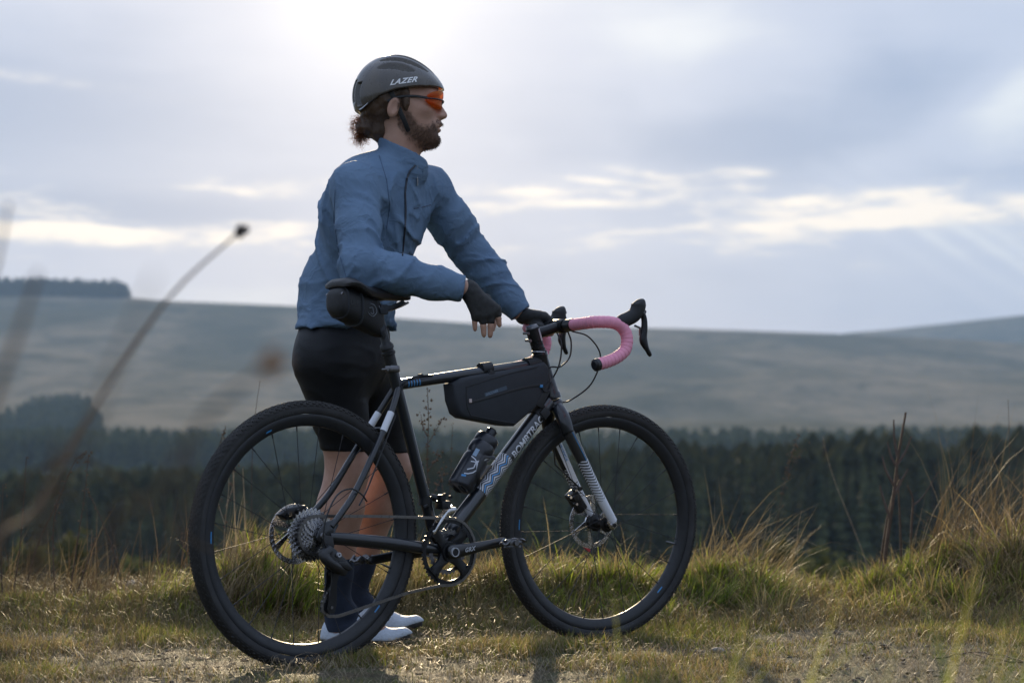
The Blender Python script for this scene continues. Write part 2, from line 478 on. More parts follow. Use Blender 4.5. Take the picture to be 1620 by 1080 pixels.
def ground_z(x, y):
    x = np.asarray(x, np.float64); y = np.asarray(y, np.float64)
    yy = np.maximum(y, 1.0)
    px = CX + FPX * np.clip(x / yy, -1.2, 1.2)
    # the trail and its grassy edge
    edge = np.interp(px, [0, 400, 800, 1200, 1620], [5.95, 5.9, 6.0, 6.25, 6.25]) + 0.12 * fbm(x * 1.1, y * 0.2, seed=3, oct=2)
    m = np.interp(px, PXM, MND)
    hum = sstep(0, 0.42, y - edge) * (m + 0.012 + 0.060 * np.interp(px, [0, 300, 420], [.25, .35, 1.]) * fbm(x * 1.9, y * 1.6, seed=5, oct=3)) * (1 - sstep(0.9, 2.0, y - edge))
    for mx, my, mr, mh in ((60, 6.3, .16, .02), (205, 6.25, .2, .03), (318, 6.2, .17, .06), (440, 6.3, .22, .08), (600, 6.5, .2, .05), (790, 6.3, .21, .09), (930, 6.5, .22, .055), (1085, 6.55, .14, .05), (1185, 6.5, .22, .085), (1395, 6.7, .17, .06), (1500, 6.75, .16, .06), (1600, 6.55, .22, .10)):
        hum = hum + 0.62 * mh * np.exp(-((x - (mx - CX) / FPX * my) ** 2 / (mr * mr) + (y - my) ** 2 / (mr * mr * .55)) * 1.2)
    near = hum + 0.010 * fbm(x * 2.1, y * 2.1, seed=8, oct=3) * sstep(0.1, 0.8, np.abs(y - 5.0) + 0.5)
    back = sstep(-1.0, -6.0, y) * 0.6
    # the slope, the valley and the moor beyond
    z1 = np.interp(y, YK, ZK)
    s = sstep(6.9, 7.7, y)
    z1 = np.minimum(z1, 0) + np.maximum(z1, 0)
    rz = CH + (HY - np.interp(px, RPX, RPY)) / FPX * 2200.0
    up = sstep(950, 2200, y)
    zz = np.where(y > 1000, 2.0 + (z1 - 2.0) * (rz - 2.0) / 138.0, z1)
    beyond = sstep(2200, 2800, y)
    zz = np.where(y > 2200, rz - (y - 2200) * 0.02 * 1.0 - beyond * 40, zz)
    fz = CH + (HY - np.interp(px, FPXs, FPYs)) / FPX * 3300.0
    far = sstep(2650, 3300, y) * (1 - sstep(3400, 8000, y) * 0.9)
    zz = zz * (1 - far) + (fz) * far
    zz = zz + sstep(700, 1300, y) * (1 - sstep(1900, 2150, y)) * 7.0 * fbm(x / 260.0, y / 260.0, seed=21, oct=4) + sstep(12, 60, y) * (1 - sstep(2000, 2150, y)) * 0.5 * fbm(x / 14.0, y / 14.0, seed=31, oct=3)
    side = sstep(0.9, 2.5, np.abs(x) / (np.abs(yy) + 1.0)) * sstep(60, 400, np.hypot(x, y))
    zz = zz * (1 - side * 0.6)
    return near * (1 - s) + zz * s + back


def gz(x, y): return float(ground_z(np.array([x]), np.array([y]))[0])


# ------------------------------------------------------------------ ground material
def ground_material():
    m_ = bpy.data.materials.new('ground'); m_.use_nodes = True
    t = NT(m_.node_tree)
    p = t.n('ShaderNodeBsdfPrincipled'); o = t.n('ShaderNodeOutputMaterial'); t.put(o.inputs[0], p.outputs[0])
    pos = t.n('ShaderNodeNewGeometry').outputs['Position']
    sp = t.n('ShaderNodeSeparateXYZ'); t.put(sp.inputs[0], pos)
    x, y, z = sp.outputs
    # trail: packed grit, crumbs of stone, moss and bits of straw
    n1 = t.noise(pos, 3.0, 5, 0.65); n2 = t.noise(pos, 38.0, 5, 0.7); n3 = t.noise(pos, 190.0, 3, 0.6)
    soil = t.mix(t.mapr(n2, 0.35, 0.68), (0.036, 0.027, 0.014), (0.100, 0.078, 0.042))
    soil = t.mix(t.mapr(n3, 0.55, 0.75), soil, (0.17, 0.13, 0.075))
    moss = t.mix(n3, (0.035, 0.042, 0.014), (0.085, 0.090, 0.030))
    soil = t.mix(t.mapr(n1, 0.42, 0.58), soil, moss)
    # moor: bleached grass, heather, wet hollows, all drawn out along the slope
    st = t.n('ShaderNodeMapping'); t.put(st.inputs[0], pos); st.inputs['Scale'].default_value = (1, 0.55, 2.2)
    f1 = t.noise(st.outputs[0], 0.0042, 7, 0.62, 0.6); f2 = t.noise(st.outputs[0], 0.024, 7, 0.66, 0.4); f3 = t.noise(st.outputs[0], 0.3, 4, 0.6)
    moor = t.mix(t.mapr(f1, 0.40, 0.60, 0, 1, True), (0.108, 0.100, 0.062), (0.225, 0.185, 0.122))
    moor = t.mix(t.mapr(f2, 0.44, 0.66, 0, 0.8), moor, (0.062, 0.064, 0.040))
    moor = t.mix(t.mapr(f3, 0.52, 0.72, 0, 0.45), moor, (0.21, 0.17, 0.12))
    c = t.mix(t.mapr(y, 9.0, 40.0), soil, moor)
    t.put(p.inputs['Base Color'], c)
    t.put(p.inputs['Roughness'], t.mapr(n3, 0.3, 0.7, 0.62, 0.95)); t.put(p.inputs['Specular IOR Level'], t.mapr(y, 9.0, 60.0, 0.3, 0.0))
    b = t.n('ShaderNodeBump'); b.inputs['Distance'].default_value = 0.012; b.inputs['Strength'].default_value = 0.9
    t.put(b.inputs['Height'], t.m('ADD', n2, t.m('MULTIPLY', n3, 0.5))); t.put(p.inputs['Normal'], b.outputs[0])
    return m_


def build_ground():
    rad = np.concatenate([np.geomspace(0.25, 3.9, 24)[:-1], np.arange(3.9, 8.8, 0.016), np.geomspace(8.8, 60, 50)[1:], np.geomspace(60, 9000, 190)[1:]])
    az = np.concatenate([np.arange(-18.5, 18.5, 0.11), np.arange(18.5, 341.5, 2.5)])
    az = np.radians(az)
    na, nr = len(az), len(rad)
    RR, AA = np.meshgrid(rad, az, indexing='ij')
    x = RR * np.sin(AA); y = RR * np.cos(AA)
    z = ground_z(x, y)
    crumb = (1 - sstep(7.5, 9.0, RR)) * (RR > 3.5)
    z = z + crumb * (0.0035 * fbm(x * 21, y * 21, seed=51, oct=3) + 0.002 * fbm(x * 90, y * 90, seed=52, oct=2))
    V = np.stack([x, y, z], -1).reshape(-1, 3)
    i = np.arange(nr - 1)[:, None] * na; k = np.arange(na)[None, :]; k2 = (k + 1) % na
    Q = np.stack([i + k, i + na + k, i + na + k2, i + k2], -1).reshape(-1, 4)
    c = len(V); V = np.vstack([V, [[0, 0, 0.0]]])
    T = np.stack([np.full(na, c), np.arange(na), (np.arange(na) + 1) % na], -1)
    me = mesh_np('ground', V, Q, T, [ground_material()])
    tag(link('ground', me), kind='structure')


build_ground()

# ------------------------------------------------------------------ air
def build_haze():
    mb = MB(); mb.box((0, 1900, 115), (4600, 4200, 310))
    m_ = bpy.data.materials.new('haze'); m_.use_nodes = True
    t = NT(m_.node_tree)
    v = t.n('ShaderNodeVolumePrincipled'); v.inputs['Density'].default_value = 1.6e-4; v.inputs['Color'].default_value = (0.46, 0.69, 1.0, 1)
    v.inputs['Anisotropy'].default_value = 0.0
    o = t.n('ShaderNodeOutputMaterial'); t.put(o.inputs['Volume'], v.outputs[0])
    tag(mb.build('haze', m_, smooth=False), kind='stuff')


HAZE = True
if HAZE: build_haze()

# ------------------------------------------------------------------ conifers
def foliage(name, c0, c1, rough=0.75, scale=0.6, trans=0.25):
    m_ = bpy.data.materials.new(name); m_.use_nodes = True
    t = NT(m_.node_tree)
    d = t.n('ShaderNodeBsdfPrincipled'); d.inputs['Roughness'].default_value = rough; d.inputs['Specular IOR Level'].default_value = 0.2
    g = t.n('ShaderNodeNewGeometry')
    info = t.n('ShaderNodeObjectInfo')
    nz = t.noise(g.outputs['Position'], scale, 4, 0.6)
    c = t.mix(t.mapr(nz, 0.3, 0.7), c0, c1)
    hsv = t.n('ShaderNodeHueSaturation'); t.put(hsv.inputs['Color'], c)
    t.put(hsv.inputs['Value'], t.mapr(info.outputs['Random'], 0, 1, 0.65, 1.4)); t.put(hsv.inputs['Hue'], t.mapr(info.outputs['Random'], 0, 1, 0.48, 0.515))
    t.put(d.inputs['Base Color'], hsv.outputs[0])
    tr = t.n('ShaderNodeBsdfTranslucent'); t.put(tr.inputs[0], hsv.outputs[0])
    mx = t.n('ShaderNodeMixShader'); mx.inputs[0].default_value = trans
    t.put(mx.inputs[1], d.outputs[0]); t.put(mx.inputs[2], tr.outputs[0])
    o = t.n('ShaderNodeOutputMaterial'); t.put(o.inputs[0], mx.outputs[0])
    return m_


M_needle = foliage('spruce_needles', (0.016, 0.028, 0.014), (0.085, 0.088, 0.032), scale=0.35, trans=0.25)
M_bark = principled('bark', (0.06, 0.045, 0.03), 0.9, bump=0.01, bscale=30)
M_shrub = foliage('shrub_leaves', (0.036, 0.046, 0.016), (0.110, 0.112, 0.036), scale=1.2, trans=0.35)


def conifer_arrays(h, r0, layers, per, seed):
    """drooping branch sprays in whorls; returns verts and triangles"""
    g = np.random.default_rng(seed); V = []; T = []
    for i in range(layers):
        f = i / (layers - 1)
        z = h * (0.10 + 0.88 * f)
        rr = r0 * (1 - f) ** 0.85 * g.uniform(0.75, 1.15) + 0.06
        n = max(4, int(per * (1 - 0.5 * f)))
        a0 = g.uniform(0, 6.28)
        for k in range(n):
            a = a0 + 6.283 * k / n + g.uniform(-0.3, 0.3); L = rr * g.uniform(0.6, 1.2)
            dx, dy = math.cos(a), math.sin(a); wd = L * g.uniform(0.30, 0.5) + 0.08
            zt = z - L * g.uniform(0.25, 0.55)
            zb = z + h / layers * g.uniform(0.7, 1.2)
            o = len(V)
            V += [(0, 0, zb), (dx * L * .55 - dy * wd, dy * L * .55 + dx * wd, z - L * .12), (dx * L * .55 + dy * wd, dy * L * .55 - dx * wd, z - L * .12), (dx * L, dy * L, zt), (dx * L * .5, dy * L * .5, z - L * .5)]
            T += [(o, o + 1, o + 3), (o, o + 3, o + 2), (o + 1, o + 4, o + 3), (o + 2, o + 3, o + 4)]
    o = len(V); V += [(0.05, 0, h * .93), (-0.03, 0.04, h * .93), (-0.03, -0.04, h * .93), (0, 0, h * 1.05)]
    T += [(o, o + 1, o + 3), (o + 1, o + 2, o + 3), (o + 2, o, o + 3)]
    return np.array(V, np.float32), np.array(T, np.int32)


def build_forest():
    crowns = []; 
    for k in range(7):
        V, T = conifer_arrays(15.0, random.uniform(1.5, 2.1), 17, 9, 100 + k)
        crowns.append(mesh_np('crown', V, None, T, [M_needle], smooth=False))
    tb = MB(); tb.tube([(0, 0, -1), (0, 0, 5), (0, 0, 13)], [0.2, 0.15, 0.04], 6)
    trunk0 = tb.build('trunk', M_bark); trunk_me = trunk0.data; bpy.data.objects.remove(trunk0)
    n = 0
    def lab(px):
        if px < 300: return 'dark spruce in the valley wood left of the rear wheel'
        if px < 660: return 'dark spruce in the valley wood seen through the rear wheel'
        if px < 800: return 'dark spruce in the valley wood seen between the two wheels'
        if px < 1100: return 'dark spruce in the valley wood seen through the front wheel'
        return 'dark spruce in the valley wood right of the front wheel'
    g = np.random.default_rng(5)
    rows = [186, 189, 192.5, 196, 200]
    for ri, ry in enumerate(rows):
        x = -57.0 + g.uniform(0, 1.5)
        while x < 57 and n < 298:
            yy = ry + g.uniform(-1.3, 1.3); px = CX + FPX * x / yy
            h = np.interp(px, [0, 350, 700, 1000, 1300, 1620], [12.0, 12.4, 13.8, 15.2, 15.6, 16.0]) + g.normal(0, 0.85) + g.uniform(0, 1) ** 6 * 1.6
            root = empty('spruce_tree', (x, yy, gz(x, yy) - 0.2), g.uniform(0, 6.28), lab(px), 'tree', 'spruces of the wood in the valley')
            s_ = h / 15.0; root.scale = (s_ * g.uniform(0.85, 1.2), s_ * g.uniform(0.85, 1.2), s_)
            link('crown', crowns[int(g.integers(7))], root); link('trunk', trunk_me, root)
            n += 1; x += g.uniform(1.5, 2.4)
    # the rest of the wood, joined
    tv = [conifer_arrays(1.0, 0.115, 8, 6, 300 + k) for k in range(5)]
    def mass(name, pts, hts):
        Vs = []; Ts = []; o = 0
        for (px_, py_), hh in zip(pts, hts):
            V, T = tv[int(g.integers(5))]; a = g.uniform(0, 6.28)
            c, s = math.cos(a), math.sin(a)
            W = np.stack([(V[:, 0] * c - V[:, 1] * s) * hh * 1.15 + px_, (V[:, 0] * s + V[:, 1] * c) * hh * 1.15 + py_, V[:, 2] * hh], -1)
            W[:, 2] += gz_cache[(px_, py_)] - 0.3
            Vs.append(W); Ts.append(T + o); o += len(V)
        tag(link(name, mesh_np(name, np.vstack(Vs), None, np.vstack(Ts), [M_needle], smooth=False)), kind='stuff')
    gz_cache = {}
    def region(fn_keep, y0, y1, step, pxlo, pxhi, hfun):
        P = []; H = []; y = y0
        while y < y1:
            x = (pxlo - CX) / FPX * y
            while x < (pxhi - CX) / FPX * y:
                xx = x + g.uniform(-.4, .4) * step; yy = y + g.uniform(-.4, .4) * step
                px = CX + FPX * xx / yy
                if fn_keep(px, yy): P.append((float(xx), float(yy))); H.append(hfun(px, yy) * g.uniform(0.82, 1.12))
                x += step
            y += step * 1.1
        z = ground_z(np.array([p[0] for p in P]), np.array([p[1] for p in P]))
        for p, q in zip(P, z): gz_cache[p] = float(q)
        return P, H
    P, H = region(lambda px, y: True, 203, 300, 2.6, -120, 1760, lambda px, y: np.interp(px, [0, 350, 700, 1620], [12.2, 12.6, 14.3, 16.2]))
    mass('valley_forest', P, H)
    # farther plantation along the foot of the moor, higher at the left
    P, H = region(lambda px, y: True, 640, 700, 4.0, -150, 1770, lambda px, y: np.interp(px, [0, 300, 600, 900, 1250, 1620], [11.5, 11.0, 11.0, 10.5, 11.0, 12.0]) * 1.05)
    P2, H2 = region(lambda px, y: True, 400, 440, 3.4, -150, 760, lambda px, y: 12.0)
    mass('distant_forest', P + P2, H + H2)
    # wedge of plantation on the hillside
    def wedge(px, y): 
        top = np.interp(px, [-120, 0, 50, 100, 135, 165], [985, 1015, 1110, 1150, 1140, 985])
        return px < 165 and y < top
    P, H = region(wedge, 960, 1420, 6.5, -120, 170, lambda px, y: 11.0)
    mass('hillside_plantation', P, H)
    # shelter belt on the skyline
    P, H = region(lambda px, y: px < 207, 2198, 2232, 5.0, -130, 209, lambda px, y: float(np.interp(px, [-100, 40, 120, 185, 200, 208], [18, 19.5, 18, 17.5, 14, 8])))
    mass('skyline_plantation', P, H)
    # low bushy trees on the near slope
    spots = [(40, 62, 4.9), (120, 50, 3.9), (215, 58, 4.2), (262, 47, 3.0), (330, 60, 4.6), (395, 52, 4.2), (450, 66, 5.0), (560, 48, 3.0), (660, 58, 3.6), (700, 50, 2.6), (880, 62, 4.0), (1040, 60, 3.2), (1235, 46, 3.7), (1290, 60, 4.4), (1345, 52, 3.6), (1480, 58, 4.3), (1560, 70, 5.2)]
    side = ['far left', 'left', 'left', 'left', 'left']
    labs = ['bushy tree on the slope at the far left edge of the view', 'low round bushy tree second from the left on the slope', 'olive bushy tree on the slope behind the arching grass stems',
            'smallest bushy tree on the slope left of the rear wheel', 'bushy tree on the slope beside the rear tyre left edge', 'bushy tree on the slope seen through the rear wheel spokes',
            'tallest bushy tree behind the rear wheel hub', 'low bushy tree behind the cyclist socks', 'bushy tree behind the seat tube foot', 'low bushy tree behind the chainring',
            'bushy tree seen through the left half of the front wheel', 'low bushy tree seen through the right half of the front wheel', 'pale olive bush above the grass tuft right of the front wheel', 'tallest olive bush above the dip in the verge',
            'olive bush left of the branching dead stems', 'bush on the slope behind the tall dry grass at right', 'large bush on the slope at the far right behind dry grass']
    for (px, y, h), lb in zip(spots, labs):
        h -= 0.1
        x = (px - CX) / FPX * y
        root = empty('bushy_tree', (x, y, gz(x, y) - 0.1), g.uniform(0, 6), lb, 'tree', 'low trees on the near slope')
        V = []; T = []
        m = 1500
        # clumps of small leaf faces round limb ends
        cl = [(g.normal(0, .28) * h * .5, g.normal(0, .28) * h * .5, h * g.uniform(.25, .95)) for _ in range(26)]
        cc = np.array([cl[int(g.integers(26))] for _ in range(m)])
        cc[:, :2] *= (1.25 - cc[:, 2:3] / h)
        cc += g.normal(0, 0.17 * h / 4, (m, 3)) * (1, 1, 1.1)
        sz = 0.13 * h / 4
        d1 = g.normal(0, 1, (m, 3)); d1 /= np.linalg.norm(d1, axis=1)[:, None]; d2 = np.cross(d1, g.normal(0, 1, (m, 3))); d2 /= np.linalg.norm(d2, axis=1)[:, None]
        V = np.concatenate([cc + d1 * sz, cc - d1 * sz * .5 + d2 * sz * .5, cc - d1 * sz * .5 - d2 * sz * .5]); T = np.stack([np.arange(m), np.arange(m) + m, np.arange(m) + 2 * m], -1)
        link('crown', mesh_np('crown', V, None, T, [M_shrub], smooth=False), root)
        mb = MB(); mb.tube([(0, 0, -.3), (0.03, 0, h * .4), (0, .05, h * .8)], [0.08, 0.06, 0.02], 6)
        for q in cl[:9]: mb.tube([(0, 0, q[2] * .4), (q[0] * .6, q[1] * .6, q[2] * .75), q], [0.035, 0.02, 0.008], 4)
        mb.build('trunk', M_bark, root)


build_forest()

# ------------------------------------------------------------------ grass
def blade_material(name, trans=0.5, rough=0.45):
    m_ = bpy.data.materials.new(name); m_.use_nodes = True
    t = NT(m_.node_tree)
    at = t.n('ShaderNodeAttribute', attribute_name='tint').outputs['Color']
    p = t.n('ShaderNodeBsdfPrincipled'); t.put(p.inputs['Base Color'], at); p.inputs['Roughness'].default_value = rough; p.inputs['Specular IOR Level'].default_value = 0.4
    tr = t.n('ShaderNodeBsdfTranslucent'); t.put(tr.inputs[0], at)
    mx = t.n('ShaderNodeMixShader'); mx.inputs[0].default_value = trans; t.put(mx.inputs[1], p.outputs[0]); t.put(mx.inputs[2], tr.outputs[0])
    o = t.n('ShaderNodeOutputMaterial'); t.put(o.inputs[0], mx.outputs[0])
    return m_


M_grass = blade_material('living_grass', 0.55, 0.42)
M_straw = blade_material('dry_grass', 0.40, 0.5)


def blades(name, base, height, width, lean, leandir, curl, tint, mat, segs=3, parent=None):
    """base (n,3); each blade a bent tapering strip; tint (n,3)"""
    n = len(base)
    ld = np.stack([np.cos(leandir), np.sin(leandir), np.zeros(n)], -1)
    fa = rng.uniform(0, np.pi, n); wd = np.stack([np.cos(fa), np.sin(fa), np.zeros(n)], -1)
    V = np.zeros((n, 2 * segs + 1, 3), np.float32)
    cur = base.copy(); ang = lean * 0.4
    for s in range(segs + 1):
        wv = wd * (width * (1 - (s / segs) ** 1.6))[:, None] * 0.5
        if s < segs: V[:, 2 * s] = cur - wv; V[:, 2 * s + 1] = cur + wv
        else: V[:, 2 * s] = cur
        d = np.stack([np.zeros(n), np.zeros(n), np.cos(ang)], -1) + ld * np.sin(ang)[:, None]
        cur = cur + d * (height / segs)[:, None]; ang = ang + lean * 0.5 + curl
    o = (np.arange(n) * (2 * segs + 1))[:, None]
    Q = np.concatenate([o + np.array([2 * s, 2 * s + 1, 2 * s + 3, 2 * s + 2]) for s in range(segs - 1)], 0)
    T = o + np.array([2 * segs - 2, 2 * segs - 1, 2 * segs])
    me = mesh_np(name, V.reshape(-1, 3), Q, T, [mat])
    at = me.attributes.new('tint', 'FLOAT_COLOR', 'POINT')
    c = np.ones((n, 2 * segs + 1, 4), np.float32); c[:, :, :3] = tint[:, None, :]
    # shade painted into the blade base, sunlight into the tip, by scaling the tint
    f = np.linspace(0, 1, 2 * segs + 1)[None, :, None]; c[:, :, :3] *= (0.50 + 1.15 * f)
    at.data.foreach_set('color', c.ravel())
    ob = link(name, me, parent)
    return ob


def lerp3(a, b, t): return np.asarray(a)[None, :] * (1 - t[:, None]) + np.asarray(b)[None, :] * t[:, None]


def build_grass():
    g = rng
    GR0, GR1 = (0.060, 0.090, 0.010), (0.28, 0.32, 0.036)
    ST0, ST1 = (0.11, 0.080, 0.030), (0.42, 0.32, 0.14)
    def scatter(n, x0, x1, y0, y1):
        x = g.uniform(x0, x1, n); y = g.uniform(y0, y1, n)
        return x, y
    # --- verge: tussocks
    nt = 700
    tx, ty = scatter(nt, -2.6, 2.8, 5.9, 7.9)
    edge = 6.0 + 0.1 * fbm(tx, ty, seed=3, oct=2)
    big = 0.45 + 0.95 * g.uniform(0, 1, nt) ** 1.3
    px = CX + FPX * tx / ty
    dry = np.clip(0.32 + 0.45 * fbm(tx * 1.3, ty * 1.1, seed=61, oct=2) + np.interp(px, [0, 350, 640, 760, 860, 1000, 1120, 1220, 1320, 1450, 1620], [-.1, -.05, .25, .4, -.15, -.35, -.4, .25, .1, -.05, .45]), 0, 1)
    tot = []
    for green in (True, False):
        per = 150 if green else 125
        i = np.repeat(np.arange(nt), per)
        keep = g.uniform(0, 1, len(i)) < ((1 - dry[i]) * 0.95 + 0.1 if green else dry[i] * 0.95 + 0.12)
        i = i[keep]; n = len(i)
        a = g.uniform(0, 6.283, n); r = np.abs(g.normal(0, 0.078, n)) * big[i] + 0.0
        x = tx[i] + np.cos(a) * r; y = ty[i] + np.sin(a) * r * 0.8
        m = y > 5.85; i, a, r, x, y = i[m], a[m], r[m], x[m], y[m]; n = len(i)
        z = ground_z(x, y)
        fr = np.clip((y - 5.9) / 0.35, 0.25, 1.0)
        h = g.uniform(0.05, 0.125, n) * np.interp(px[i], PXM, GHT) * big[i] * fr * (1.0 if green else 1.15)
        h *= np.where(g.uniform(0, 1, n) < 0.04, 1.6, 1.0)
        h *= 1 - 0.35 * sstep(7.0, 7.8, y)
        lean = np.clip(r / 0.12, 0, 1.2) * 0.9 * g.uniform(0.3, 1.1, n) + (0.15 if green else 0.45) * g.uniform(0, 1, n)
        tint = lerp3(GR0, GR1, g.uniform(0, 1, n) ** 1.2) if green else lerp3(ST0, ST1, g.uniform(0, 1, n) ** 1.5)
        if green:
            k = g.uniform(0, 1, n) < 0.14; tint[k] = lerp3(ST0, ST1, g.uniform(0, 1, k.sum()))
        bz = np.stack([x, y, z - 0.006], -1)
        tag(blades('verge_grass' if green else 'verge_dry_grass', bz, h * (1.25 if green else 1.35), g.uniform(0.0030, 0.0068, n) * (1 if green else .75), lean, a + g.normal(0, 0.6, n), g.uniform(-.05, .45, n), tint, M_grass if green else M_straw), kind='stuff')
    # --- dead thatch lying between the tussocks
    n = 26000; x, y = scatter(n, -2.6, 2.8, 5.8, 7.7); z = ground_z(x, y) + g.uniform(0.0, 0.035, n)
    tag(blades('verge_thatch', np.stack([x, y, z], -1), g.uniform(0.05, 0.16, n), g.uniform(0.0014, 0.003, n), g.uniform(0.9, 2.2, n), g.uniform(0, 6.28, n), g.uniform(-.1, .4, n), lerp3((0.08, 0.06, 0.025), (0.30, 0.23, 0.11), g.uniform(0, 1, n) ** 1.4), M_straw), kind='stuff')
    # --- trail: short worn turf in patches with straw litter
    n = 230000; x, y = scatter(n, -2.0, 2.1, 3.9, 6.35)
    pat = fbm(x * 2.2, y * 3.2, seed=71, oct=3) + np.interp(y, [3.9, 4.6, 5.2, 5.7, 6.1], [.55, .38, .30, .62, 1.0]) + np.interp(x, [-1.3, -.4, .3, 1.2], [.0, -.15, .05, .1])
    fine = fbm(x * 14, y * 14, seed=73, oct=2)
    k = (pat + 0.45 * fine) > g.uniform(0.0, 0.9, n); x, y = x[k], y[k]; n = len(x)
    gr = g.uniform(0, 1, n) < 0.45 + 0.3 * fbm(x * 1.5, y * 1.5, seed=77, oct=2)
    tint = np.where(gr[:, None], lerp3((0.055, 0.070, 0.012), (0.20, 0.225, 0.036), g.uniform(0, 1, n)), lerp3((0.10, 0.075, 0.03), (0.34, 0.26, 0.12), g.uniform(0, 1, n)))
    h = g.uniform(0.010, 0.034, n) * (1 + 0.9 * (pat[k] > 0.6)) 
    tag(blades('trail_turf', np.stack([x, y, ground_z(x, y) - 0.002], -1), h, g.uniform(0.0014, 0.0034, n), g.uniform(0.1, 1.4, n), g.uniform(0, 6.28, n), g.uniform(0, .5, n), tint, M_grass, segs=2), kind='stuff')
    n = 26000; x, y = scatter(n, -2.0, 2.1, 3.9, 6.2)
    tag(blades('straw_litter', np.stack([x, y, ground_z(x, y) + g.uniform(0.001, 0.008, n)], -1), g.uniform(0.02, 0.09, n), g.uniform(0.001, 0.0022, n), g.uniform(1.5, 2.4, n), g.uniform(0, 6.28, n), g.uniform(-.2, .2, n), lerp3((0.14, 0.11, 0.07), (0.42, 0.35, 0.24), g.uniform(0, 1, n)), M_straw, segs=2), kind='stuff')


build_grass()


def build_gravel():
    g = rng; n = 7500
    x = g.uniform(-1.9, 2.0, n); y = g.uniform(3.9, 6.1, n)
    k = fbm(x * 2.2, y * 3.2, seed=71, oct=3) < g.uniform(-.5, .7, n); x, y = x[k], y[k]; n = len(x)
    s = g.uniform(0.0, 1, n) ** 5 * 0.009 + 0.0018
    bm = bmesh.new(); bmesh.ops.create_icosphere(bm, subdivisions=1, radius=1.0); bm.verts.index_update()
    U = np.array([v.co[:] for v in bm.verts]); F = np.array([[v.index for v in f.verts] for f in bm.faces]); bm.free()
    m = len(U)
    j = g.uniform(0.6, 1.25, (n, m, 1)); sc = np.stack([g.uniform(.7, 1.5, n), g.uniform(.7, 1.5, n), g.uniform(.4, .8, n)], -1)[:, None, :]
    a = g.uniform(0, 6.28, n); c_, s_ = np.cos(a)[:, None], np.sin(a)[:, None]
    P = U[None] * j * sc * s[:, None, None]
    Q = P.copy(); Q[:, :, 0] = P[:, :, 0] * c_ - P[:, :, 1] * s_; Q[:, :, 1] = P[:, :, 0] * s_ + P[:, :, 1] * c_
    Q += np.stack([x, y, ground_z(x, y) + s * 0.25], -1)[:, None, :]
    T = (np.arange(n)[:, None, None] * m + F[None]).reshape(-1, 3)
    mat = principled('gravel', (0.12, 0.092, 0.062), 0.75, var=0.55, vscale=45, rvar=.2)
    tag(link('trail_gravel', mesh_np('trail_gravel', Q.reshape(-1, 3), None, T, [mat], smooth=False)), kind='stuff')


build_gravel()

# ================================================================== BICYCLE
M_frame = principled('black_frame_paint', (0.010, 0.013, 0.018), 0.3, spec=0.35, coat=0.55, coat_rough=0.06)
M_black = principled('satin_black_metal', (0.010, 0.011, 0.013), 0.38, metal=0.3, rvar=0.1)
M_rubber = principled('tyre_rubber', (0.020, 0.019, 0.018), 0.78, var=0.5, vscale=30, bump=0.0003, bscale=500)
M_dust = principled('dusty_sidewall', (0.028, 0.028, 0.029), 0.8, var=0.4, vscale=18)
M_rim = principled('carbon_rim', (0.012, 0.014, 0.018), 0.42, var=0.2, vscale=40, rvar=0.1)
M_steel = principled('brushed_steel', (0.58, 0.58, 0.60), 0.24, metal=1.0, rvar=0.12, var=0.15, vscale=150)
M_dsteel = principled('dark_steel', (0.16, 0.16, 0.17), 0.34, metal=1.0, rvar=0.12)
M_spoke = principled('spoke_steel', (0.03, 0.03, 0.033), 0.55, metal=0.0, spec=0.2)
M_chain = principled('chain_steel', (0.17, 0.165, 0.16), 0.38, metal=0.9, rvar=0.1)
M_white = principled('white_paint', (0.62, 0.64, 0.68), 0.35, coat=0.5)
M_blue = principled('blue_print', (0.03, 0.22, 0.50), 0.4, coat=0.3)
M_plastic = principled('black_plastic', (0.012, 0.013, 0.015), 0.42, rvar=0.1)
M_hood = principled('hood_rubber', (0.013, 0.014, 0.016), 0.62, bump=0.0003, bscale=900)
M_tape = principled('pink_tape', (0.80, 0.31, 0.42), 0.6, sheen=0.0, bump=0.0005, bscale=500, var=0.10, vscale=60)
M_fabric = principled('bag_fabric', (0.022, 0.026, 0.033), 0.72, bump=0.0005, bscale=1400, var=0.15, vscale=30)
M_fabric2 = principled('bag_trim', (0.012, 0.013, 0.015), 0.6, bump=0.0004, bscale=1400)
M_grey = principled('grey_print', (0.20, 0.22, 0.25), 0.5)
M_dgrey = principled('dark_grey_print', (0.055, 0.058, 0.062), 0.7)
M_lblue = principled('pale_blue_print', (0.24, 0.34, 0.46), 0.6)
M_silver = principled('silver_print', (0.5, 0.52, 0.56), 0.35, metal=0.4)
M_red = principled('red_plastic', (0.75, 0.07, 0.10), 0.5)

BASEZ = 0.0
bike = empty('gravel_bicycle', BO, BTH, 'black gravel bicycle with pink bar tape standing on the trail beside the cyclist', 'bicycle')

BB = Vector((0.434, 0, 0.290))
ST = Vector((0.2885, 0, 0.752))
AX0 = Vector((0.853, 0, 0.722)); AXD = Vector((-0.36, 0, 0.933)).normalized()       # steering axis
STEER = R(-8.0)
HUB_R = Vector((0, 0, 0.349)); HUB_F = Vector((1.043, 0, 0.349))
SM = Matrix.Translation(AX0) @ Matrix.Rotation(STEER, 4, AXD) @ Matrix.Translation(-AX0)
def steer(p): return SM @ p
WR = 0.352


